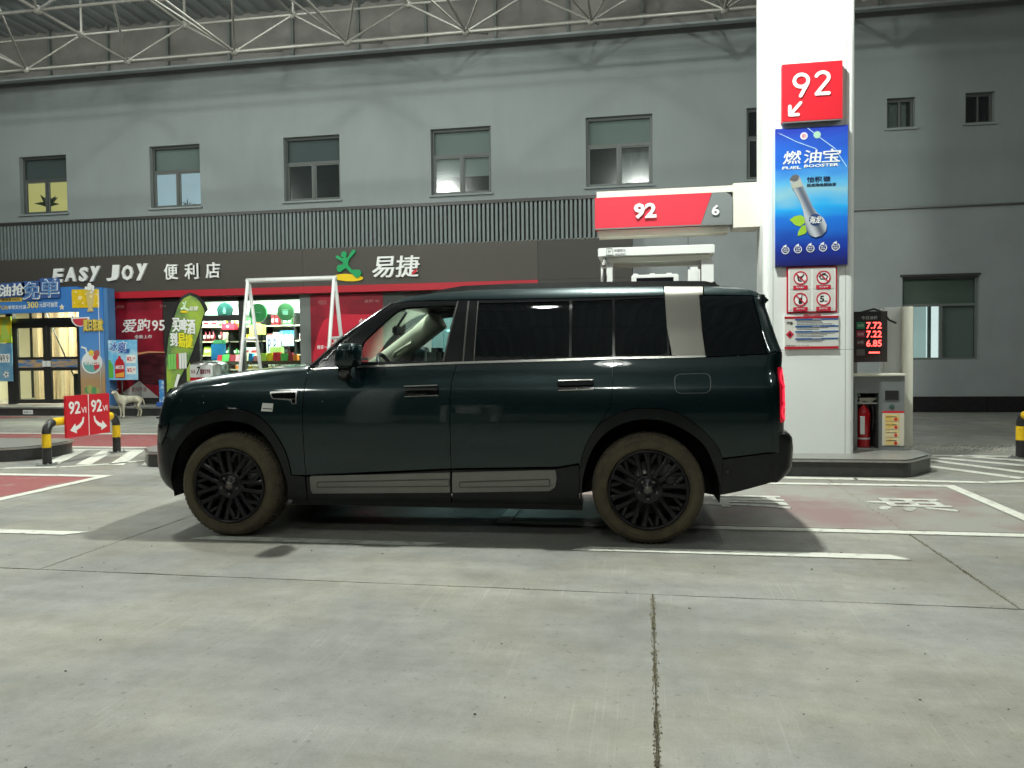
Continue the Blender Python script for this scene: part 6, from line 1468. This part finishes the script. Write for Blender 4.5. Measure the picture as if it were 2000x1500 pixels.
# rear bumper end
BP = [(1530, 839), (1544, 849), (1547, 872), (1545, 909), (1532, 925), (1514, 935)]; BPu = [cpx(x, y, .30) for x, y in BP]
mb = MB(); vs = []; nv = 22
zs_ = [BPu[0][1]+(BPu[-1][1]-BPu[0][1])*i/14 for i in range(15)]; ks = sorted([(b, a) for a, b in BPu])
for z in zs_:
    um = interp(z, ks)+.015; us_ = cpx(1510, 900)[0]; yb = f0(0, z)+.035
    for j in range(nv+1):
        th = math.pi*j/nv; c_, s_ = math.cos(th), math.sin(th)
        y = 1-(1-yb)*math.copysign(abs(c_)**.35, c_); u_ = us_+(um-us_)*abs(s_)**.5; vs.append((u_, y, z))
fs_ = [(i*(nv+1)+j, i*(nv+1)+j+1, (i+1)*(nv+1)+j+1, (i+1)*(nv+1)+j) for i in range(14) for j in range(nv)]
mb.add(vs, [tuple(reversed(f)) for f in fs_], True); top = len(vs)
mb.add([vs[j] for j in range(nv+1)], [tuple(range(nv+1))]); mb.add([vs[14*(nv+1)+j] for j in range(nv+1)], [tuple(range(nv, -1, -1))])
rbe = mb.build('rear_bumper_end', clad, suv, True)
# taillights (part of the corner, wrap-around, glowing rings)
tl_glow = mat('tail_lamp_glow', (.6, .0, .02), .3, emit=(1, .03, .07), estr=1.0); tl_dark = mat('tail_lamp_lens', (.10, .002, .008), .15, emit=(1, .02, .05), estr=.25)
def corner_pt(t, z, s_=1, out=0): return cpt(t, z, s_, out)
zt0 = cpx(1520, 823, .2)[1]; zt1 = cpx(1520, 717, .2)[1]
for s_ in (1, -1):
    def patch(name, t0, t1, z0, z1, out, m, parent, ell=False, n=12):
        mb = MB(); vs = []
        if ell:
            cz = (z0+z1)/2; ct = (t0+t1)/2; vs = []
            for k in range(24):
                q = 2*math.pi*k/24
                for sc in (1.0, .62): vs.append(corner_pt(ct+(t1-t0)/2*sc*math.cos(q), cz+(z1-z0)/2*sc*math.sin(q), s_, out))
            fs_ = [(2*k, 2*((k+1) % 24), 2*((k+1) % 24)+1, 2*k+1) for k in range(24)]
        else:
            for i in range(n+1):
                z = z0+(z1-z0)*i/n; sh = .02*abs(2*i/n-1)**6
                for j in range(7): vs.append(corner_pt(t0+sh+(t1-t0-2*sh)*j/6, z, s_, out))
            fs_ = [(i*7+j, i*7+j+1, (i+1)*7+j+1, (i+1)*7+j) for i in range(n) for j in range(6)]
        if s_ < 0: fs_ = [tuple(reversed(f)) for f in fs_]
        mb.add(vs, fs_, True); return mb.build(name, m, parent, True)
    tl = patch('tail_light', .45, 1.08, zt0, zt1, .004, tl_dark, suv)
    tl['label'] = 'glowing red tail light with two rings'
    h_ = zt1-zt0
    patch('light_ring', .50, 1.0, zt0+h_*.04, zt0+h_*.36, .008, tl_glow, tl, True); patch('light_ring', .50, 1.0, zt0+h_*.62, zt0+h_*.97, .008, tl_glow, tl, True)
    patch('light_bar', .58, .92, zt0+h_*.36, zt0+h_*.62, .006, tl_glow, tl)
# front end: fascia across
def fpt(t, z):
    a_ = uN(z)+RF_; y0_ = f0(0, z)
    if t <= 1: q = (52+38*t)*math.pi/180; return (a_-RF_*math.sin(q), y0_+RF_*(1-math.cos(q)), z)
    return (a_-RF_-.03*math.sin((t-1)*math.pi/2), y0_+RF_+(1-y0_-RF_)*(t-1), z)
mb = MB(); row = [i/6 for i in range(6)]+[1+i/6 for i in range(7)]
zz_ = [.36+(T(uh0)-.012-.36)*i/20 for i in range(21)]
for s_ in (1, -1):
    vs = []
    for z in zz_:
        for t in row: p = fpt(t, z); vs.append((p[0], p[1] if s_ > 0 else 2-p[1], z))
    n = len(row); fs_ = [(i*n+j, (i+1)*n+j, (i+1)*n+j+1, i*n+j+1) for i in range(20) for j in range(n-1)]
    mb.add(vs, fs_ if s_ > 0 else [tuple(reversed(f)) for f in fs_], True)
fa = mb.build('front_fascia', car_m, suv, True)
FPu = [None, None, (uN(.85), 0)]
MB().box(FPu[2][0]-.055, FPu[2][0]-.03, .55, 1.45, .72, .98).build('grille', gloss, fa, True)
for y in (.36, 1.36): MB().bbox(FPu[2][0]-.045, FPu[2][0]+.02, y, y+.28, .84, .98, .02).build('head_lamp', flat('lamp_clear', (.5, .5, .5), .1), fa, True)
# underbody and inner shell
mb = MB(); mb.box(-2.62, -.52, .16, 1.84, .33, .62); mb.box(-3.8, .80, .42, 1.58, .42, .9); mb.build('underbody', flat('under_black', (.008, .008, .008), .9), suv, True)
for s_ in (1, -1):
    mb = MB()
    def wy(y): return y if s_ > 0 else 2-y
    for (ua, ub, za, zb_) in ((-2.62, -.52, .5, 1.10), (.52, .95, .5, 1.1), (-2.62, .95, 1.06, 1.14)):
        y0, y1 = sorted((wy(.13), wy(.20))); mb.box(ua, ub, y0, y1, za, zb_)
    mb.build('door_inner', dash_m, suv, True)
    for uc in (-3.17, 0):   # wheel-well liner
        mb = MB(); R_ = .52; vs = []; n = 18
        for k in range(n+1):
            a = math.radians(-12+204*k/n)
            for y in (.10, .42): vs.append((uc+R_*math.cos(a), wy(y), .40+R_*math.sin(a)))
        for k in range(n+1):
            a = math.radians(-12+204*k/n); vs.append((uc+.0*math.cos(a), wy(.42), .40))
        fs_ = [(2*k, 2*k+1, 2*k+3, 2*k+2) for k in range(n)]+[(2*k+1, 2*(n+1)+k, 2*(n+1)+k+1, 2*k+3) for k in range(n)]
        mb.add(vs, fs_); mb.build('wheel_well', flat('well_black', (.010, .010, .010), .95), suv, True)
# roof lining, floor behind the front seats closed by dark rear cabin
mb = MB(); mb.box(uw1+.15, -1.15, .45, 1.55, 1.83, 1.85); mb.build('roof_lining', flat('lining', (.40, .40, .32), .8), suv, True)
mb = MB(); mb.box(-1.30, -1.25, .42, 1.58, .9, 1.82); mb.build('rear_cabin_partition', flat('cabin_dark', (.012, .014, .014), .9), suv, True)
MB().bbox(-2.60, -2.28, .25, 1.75, 1.0, 1.21, .03).build('dashboard', dash_m, suv, True)
# steering wheel, seats, far pillar trim, mirror
mb = MB(); cw = V((-2.06, .58, 1.22)); ax = V((-.82, 0, -.35)).normalized(); uu = V((0, 1, 0)); ww = ax.cross(uu)
mb.tube([cw+(uu*math.cos(q)+ww*math.sin(q))*.185 for q in [2*math.pi*k/30 for k in range(31)]], .018, 10, False); mb.tube([cw-uu*.17, cw, cw+uu*.17], .016, 8); mb.tube([cw, cw-ww*.17*(1 if ww.z > 0 else -1)], .018, 8); mb.lathe([(0, -.02), (.06, -.02), (.06, .02), (0, .02)], cw, ax, 20); mb.tube([cw, cw+ax*.25], .03, 8)
mb.build('steering_wheel', M['black'], suv, True)
for y in (.34, 1.16):
    mb = MB(); mb.bbox(-1.78, -1.62, y, y+.50, .70, 1.26, .05); mb.bbox(-2.15, -1.62, y, y+.5, .58, .74, .05); s1 = mb.build('seat', flat('seat_dark', (.05, .07, .06), .6), suv, True)
    MB().bbox(-1.72, -1.60, y+.12, y+.40, 1.27, 1.44, .035).build('headrest', flat('seat_dark', (.05, .07, .06), .6), s1, True)
mb = MB(); mb.tube([(-2.62, 1.72, 1.19), (-2.34, 1.66, 1.38), (-2.06, 1.60, 1.57), (-1.86, 1.56, 1.72)], [.11, .10, .10, .11], 12); pt = mb.build('inner_pillar_trim', flat('pillar_cream', (.72, .72, .55), .6), suv, True)
mb = MB(); mb.tube([(-2.30, 1.56, 1.38), (-2.27, 1.50, 1.41), (-2.15, 1.48, 1.48), (-2.12, 1.52, 1.51)], .012, 8); mb.build('grab_handle', flat('pillar_cream2', (.6, .6, .48), .5), pt, True)
MB().bbox(-2.12, -2.08, .88, 1.14, 1.56, 1.64, .015).build('inner_mirror', M['black'], suv, True); MB().tube([(-2.10, 1.0, 1.64), (-2.02, 1.0, 1.76)], .012, 8).build('mirror_stalk', M['black'], suv, True)
# wing mirrors
for s_ in (1, -1):
    def my(y): return y if s_ > 0 else 2-y
    c0 = cpx(676, 700, -.08); bm = bmesh.new(); bmesh.ops.create_cube(bm, size=1); bmesh.ops.subdivide_edges(bm, edges=bm.edges[:], cuts=5, use_grid_fill=True)
    a0 = cpx(656, 735, -.1); a1 = cpx(698, 671, -.1); uc, zc_ = (a0[0]+a1[0])/2, (cpx(676, 671, -.1)[1]+cpx(676, 718, -.1)[1])/2; sx_ = (a1[0]-a0[0])/2*1.0; sz_ = (cpx(676, 671, -.1)[1]-cpx(676, 720, -.1)[1])/2
    mbm = MB(); vs = []
    for v in bm.verts:
        p = v.co*2; ex = 4.0; l = (abs(p.x)**ex+abs(p.y)**ex+abs(p.z)**ex)**(1/ex); p = p/l
        x = uc+p.x*sx_*(1-.10*(p.z+1)/2)+.012*p.z; vs.append((x+.008, my(-.07+p.y*.12), zc_+p.z*sz_))
    bm.verts.index_update(); fs_ = [[v.index for v in f.verts] for f in bm.faces]
    if s_ < 0: fs_ = [f[::-1] for f in fs_]
    mbm.add(vs, fs_, True); mi = mbm.build('wing_mirror', car_m, suv, True); bm.free()
    lo = cpx(668, 740, -.02); MB().tube([(uc-.02, my(-.08), zc_-sz_*.8), (lo[0]+.01, my(-.01), lo[1]+.02), (lo[0]+.01, my(.06), lo[1]-.0)], [.05, .045, .04], 12).build('mirror_foot', gloss, mi, True)
    y0, y1 = sorted((my(-.17), my(.03))); MB().box(uc-sx_*.95, uc+sx_*.96, y0-.0, y1, zc_-sz_*.32, zc_-sz_*.29).build('mirror_seam', flat('pillar_line', (.10, .10, .095), .3), mi, True)
# ---- wheels
mud = mat('muddy_rubber', (.086, .069, .040), .92, var=.1, scale=9, col2=(.042, .036, .024), thr=(.46, .72), bump=.5, bscale=60)
mud2 = mat('tyre_tread', (.055, .046, .030), .95, var=.35, scale=16, bump=.6)
rimm = mat('black_rim', (.004, .004, .005), .28, spec=.35); brk = mat('brake_disc', (.22, .22, .21), .4, metal=.8); nutm = mat('wheel_nut', (.12, .11, .10), .4, metal=.7)
RW = .397
def wheel(uc, s_):
    A = V((0, -s_, 0)); yo = .0 if s_ > 0 else 2.0; w_ = thing('wheel', None, None); w_.parent = suv; w_.location = (uc, yo, RW)
    o = V((0, 0, 0)); ax = A
    prof = [(.285, -.01), (.30, .004), (.315, .006), (.345, .006), (.368, -.004), (.385, -.025), (.393, -.045), (.397, -.08), (.397, -.20), (.393, -.235), (.375, -.262), (.30, -.27)]
    ty = MB().lathe(prof, o, ax, 72).build('tyre', mud, w_, True)
    mb = MB(); n = 64
    for k in range(n):     # tread blocks and shoulder lugs
        for (h0, h1, da) in ((-.035, -.075, 0), (-.085, -.13, .5), (-.14, -.185, 0), (-.20, -.24, .5)):
            a = 2*math.pi*(k+da)/n; hw = .62*math.pi/n; r0, r1 = .388 if h0 != -.035 else .376, .402
            pts = []
            for r_ in (r0, r1):
                for (aa, hh) in ((a-hw, h0), (a+hw, h0), (a+hw, h1), (a-hw, h1)):
                    rr = r_ if not (h0 == -.035 and hh == h0) else r_-.007
                    pts.append(V((rr*math.cos(aa), 0, rr*math.sin(aa)))+ax*hh)
            mb.add(pts, [(4, 5, 6, 7), (0, 1, 5, 4), (1, 2, 6, 5), (2, 3, 7, 6), (3, 0, 4, 7)])
    tr_ = mb.build('tread', mud2, w_, True); tr_['kind'] = 'stuff'
    for r_ in (.30, .352): MB().lathe([(r_-.003, .0058 if r_ < .34 else .0045), (r_, .010 if r_ < .34 else .0075), (r_+.003, .0058 if r_ < .34 else .0035)], o, ax, 64).build('sidewall_ring', mud, w_, True)
    rim = MB().lathe([(.284, -.26), (.284, -.02), (.289, .002), (.280, .010), (.270, .004), (.262, -.02), (.255, -.06), (.250, -.25)], o, ax, 64).build('rim', rimm, w_, True)
    f = (V((0, 0, 0)), V((1, 0, 0)), V((0, 0, 1)), ax)
    def P2(r, a): return (r*math.cos(a), r*math.sin(a))
    for k in range(7):     # seven pairs of parallel spokes with a slot between each pair
        a = math.radians(100+360/7*k); er = V((math.cos(a), math.sin(a))); et = V((-er.y, er.x))
        for d in (-1, 1):
            mb = MB(); p0 = er*.085+et*.026*d; p1 = er*.266+et*.040*d; q = p1-p0; nrm = V((-q.y, q.x)).normalized(); rings = []
            for tt, hw, hh in ((0, .018, -.016), (.35, .016, -.006), (.8, .018, -.002), (1, .024, -.004)):
                c = p0.lerp(p1, tt)
                for (sgn, dep) in ((-1, -.055), (-1.0, -.007), (-.55, 0), (.55, 0), (1.0, -.007), (1, -.055)):
                    xy = c+nrm*hw*sgn; rings.append(V((xy.x, 0, xy.y))+ax*(hh+dep))
            fs_ = [(i*6+j, i*6+j+1, i*6+j+7, i*6+j+6) for i in range(3) for j in range(5)]
            mb.add(rings, fs_ if s_ > 0 else [f_[::-1] for f_ in fs_]); mb.build('spoke', rimm, w_, True)
    for k in range(7):     # short struts that fork from the pairs towards the rim
        g0 = math.radians(100+360/7*(k+.5))
        for d in (-1, 1):
            p0 = V(P2(.165, g0+d*.30)); p1 = V(P2(.264, g0+d*.05)); q = p1-p0; nrm = V((-q.y, q.x)).normalized(); rings = []
            for c, hw in ((p0, .014), (p1, .018)):
                for (sgn, dep) in ((-1, -.05), (-1.0, -.008), (-.5, 0), (.5, 0), (1.0, -.008), (1, -.05)): xy = c+nrm*hw*sgn; rings.append(V((xy.x, 0, xy.y))+ax*(-.012+dep))
            fs_ = [(j, j+1, j+7, j+6) for j in range(5)]; mb = MB().add(rings, fs_ if s_ > 0 else [f_[::-1] for f_ in fs_]); mb.build('spoke_fork', rimm, w_, True)
    MB().lathe([(.11, -.06), (.105, -.016), (.09, -.010), (.045, -.012), (.042, -.004), (0, -.004)], o, ax, 40).build('hub', rimm, w_, True)
    MB().lathe([(.030, -.004), (.028, .002), (0, .003)], o, ax, 28).build('hub_cap', nutm, w_, True)
    for k in range(5): a = math.radians(54+72*k); MB().lathe([(0.012, -.02), (.012, .0), (.006, .003), (0, .003)], (.067*math.cos(a), 0, .067*math.sin(a)), ax, 8).build('wheel_nut', nutm, w_, True)
    MB().lathe([(.0, -.10), (.19, -.10), (.19, -.13), (0, -.13)], o, ax, 48).build('brake_disc', brk, w_, True)
    mb = MB(); mb.prism([P2(.13, .2), P2(.235, .1), P2(.24, .6), P2(.235, 1.0), P2(.13, .9)], f, -.15, -.085); mb.build('brake_caliper', flat('caliper', (.30, .30, .28), .5, metal=.3), w_, True)
    MB().lathe([(.25, -.20), (0, -.20)], o, ax, 48).build('dust_shield', M['black'], w_, True)
UF = -3.17
wheel(0, 1); wheel(UF, 1); wheel(0, -1); wheel(UF, -1)
# rain drops clinging to handles, wing, mirror and rims
R = random.Random(21); mb = MB()
def drop(u_, y, z, r): mb.ball((u_, y, z), r, 6, 4)
for (x0, x1, y0, y1, n) in ((790, 856, 769, 775, 34), (1090, 1159, 757, 763, 34), (335, 560, 760, 830, 26), (610, 1180, 720, 800, 40), (1210, 1480, 720, 830, 26)):
    for i in range(n):
        u_, z = cpx(R.uniform(x0, x1), R.uniform(y0, y1)); drop(u_, fs(u_, z)-(.005 if n == 34 else .001), z, R.uniform(.0022, .0042) if n == 34 else R.uniform(.0012, .0028))
for uc in (0, UF):
    for i in range(46):
        a = R.uniform(0, 2*math.pi); r_ = R.uniform(.10, .275); drop(uc+r_*math.cos(a), -.004, RW+r_*math.sin(a), R.uniform(.0015, .003))
mb.build('rain_drops', mat('drop', (.6, .62, .62), .05, metal=1.0), suv, True, kind='stuff')
# number of roof bits: antenna fin
mb = MB(); mb.add([(.35, .97, T(.35)+.03), (.62, .97, T(.6)+.03), (.62, 1.03, T(.6)+.03), (.35, 1.03, T(.35)+.03), (.60, 1.0, T(.6)+.10)], [(0, 3, 2, 1), (0, 1, 4), (1, 2, 4), (2, 3, 4), (3, 0, 4)]); mb.build('antenna_fin', gloss, suv, True)

# ================================================================== THE DOG
def skin(name, nodes, edges, m, parent=None, sub=2, root=0, off=V((0, 0, 0))):
    me = bpy.data.meshes.new(name); me.from_pydata([V(n[0]) for n in nodes], edges, []); o = bpy.data.objects.new(name, me); COL.objects.link(o)
    md = o.modifiers.new('s', 'SKIN'); md.use_smooth_shade = True; 
    for i, n in enumerate(nodes):
        r_ = n[1]; r_ = r_ if isinstance(r_, tuple) else (r_, r_); me.skin_vertices[0].data[i].radius = r_
    me.skin_vertices[0].data[root].use_root = True
    s2 = o.modifiers.new('d', 'SUBSURF'); s2.levels = sub; s2.render_levels = sub
    bpy.context.view_layer.update(); dg = bpy.context.evaluated_depsgraph_get(); em = bpy.data.meshes.new_from_object(o.evaluated_get(dg)); em.name = name
    for p in em.polygons: p.use_smooth = True
    em.materials.clear(); em.materials.append(m); COL.objects.unlink(o); bpy.data.objects.remove(o)
    n = bpy.data.objects.new(name, em); COL.objects.link(n)
    if parent is not None: n.parent = parent
    return n
DX, DY = -12.52, 16.72
dog = thing('dog', 'white stray dog standing before the shop step with its head turned to the camera', 'dog', (DX, DY, 0), rz=math.radians(72))
nodes = [((.44, 0, .47), (.085, .095)), ((.24, 0, .45), (.080, .09)), ((.04, 0, .44), (.095, .12)), ((-.07, 0, .48), (.080, .10)),
 ((-.14, -.01, .56), (.058, .066)), ((-.19, -.03, .635), (.060, .058)), ((-.235, -.045, .645), (.050, .046)), ((-.285, -.07, .622), (.030, .026)), ((-.32, -.085, .612), (.023, .020)),
 ((.00, -.07, .34), (.042, .048)), ((-.01, -.075, .20), (.026, .026)), ((.0, -.075, .06), (.019, .019)), ((-.03, -.075, .02), (.026, .017)),
 ((.00, .07, .34), (.042, .048)), ((.03, .075, .20), (.026, .026)), ((.03, .075, .06), (.019, .019)), ((0, .075, .02), (.026, .017)),
 ((.44, -.075, .36), (.050, .065)), ((.38, -.08, .27), (.036, .04)), ((.47, -.08, .17), (.022, .022)), ((.45, -.08, .05), (.018, .018)), ((.42, -.08, .02), (.025, .017)),
 ((.47, .075, .36), (.050, .065)), ((.43, .08, .27), (.036, .04)), ((.52, .08, .17), (.022, .022)), ((.50, .08, .05), (.018, .018)), ((.47, .08, .02), (.025, .017)),
 ((.52, 0, .49), (.030, .030)), ((.57, -.03, .40), (.020, .020)), ((.59, -.05, .28), (.013, .013))]
edges = [(0, 1), (1, 2), (2, 3), (3, 4), (4, 5), (5, 6), (6, 7), (7, 8), (2, 9), (9, 10), (10, 11), (11, 12), (2, 13), (13, 14), (14, 15), (15, 16), (0, 17), (17, 18), (18, 19), (19, 20), (20, 21), (0, 22), (22, 23), (23, 24), (24, 25), (25, 26), (0, 27), (27, 28), (28, 29)]
skin('body', nodes, edges, M['dog'], dog)
hd = V((-.9, -.44, 0)).normalized(); hs = V((-hd.y, hd.x, 0))
for s_ in (-1, 1):
    c = V((-.20, -.035, .69))+hs*s_*.045; mb = MB(); mb.add([c-hs*.018, c+hs*.018, c+hs*s_*.050+V((0, 0, .040)), c+hs*s_*.058+hd*.012+V((0, 0, .008)), c-hd*.03], [(0, 1, 2), (0, 2, 3), (1, 3, 2), (0, 3, 1), (4, 2, 1), (4, 0, 2), (4, 1, 0)], True); mb.build('ear', mat('dog_ear', (.30, .25, .17), .9), dog, True)
    e_ = V((-.235, -.045, .667))+hs*s_*.028+hd*.030; MB().ball(e_, .010, 8, 6).build('eye', M['black'], dog, True)
MB().ball(V((-.32, -.085, .618))+hd*.018, .014, 10, 6).build('nose', M['black'], dog, True)
MB().ball(V((.30, 0, .50)), .05, 10, 8, (1.4, 1.2, .9)).build('back_patch', mat('dog_patch', (.40, .36, .26), .95, bump=.6), dog, True) if False else None

# ================================================================== the opposite pump row behind the photographer (mirrored in the car's side)
def dup_tree(root, off, label):
    r = root.copy(); COL.objects.link(r); r.location = root.location+V(off); r['label'] = label
    for ch in list(root.children):
        c = ch.copy(); COL.objects.link(c); c.parent = r
        for g_ in ch.children: d = g_.copy(); COL.objects.link(d); d.parent = c
    return r
for o in list(COL.objects):
    if o.parent is None and o.name == 'canopy_column': dup_tree(o, (-7.4, -17.0, 0), 'white canopy column on the opposite pump row behind the photographer')
    if o.parent is None and o.name == 'fuel_pump': dup_tree(o, (-3.2, -17.0, 0), 'white fuel dispenser on the opposite pump row behind the photographer')
    if o.parent is None and o.name == 'pump_island': dup_tree(o, (-2.0, -17.0, 0), 'dark kerbed pump island of the opposite row behind the photographer')
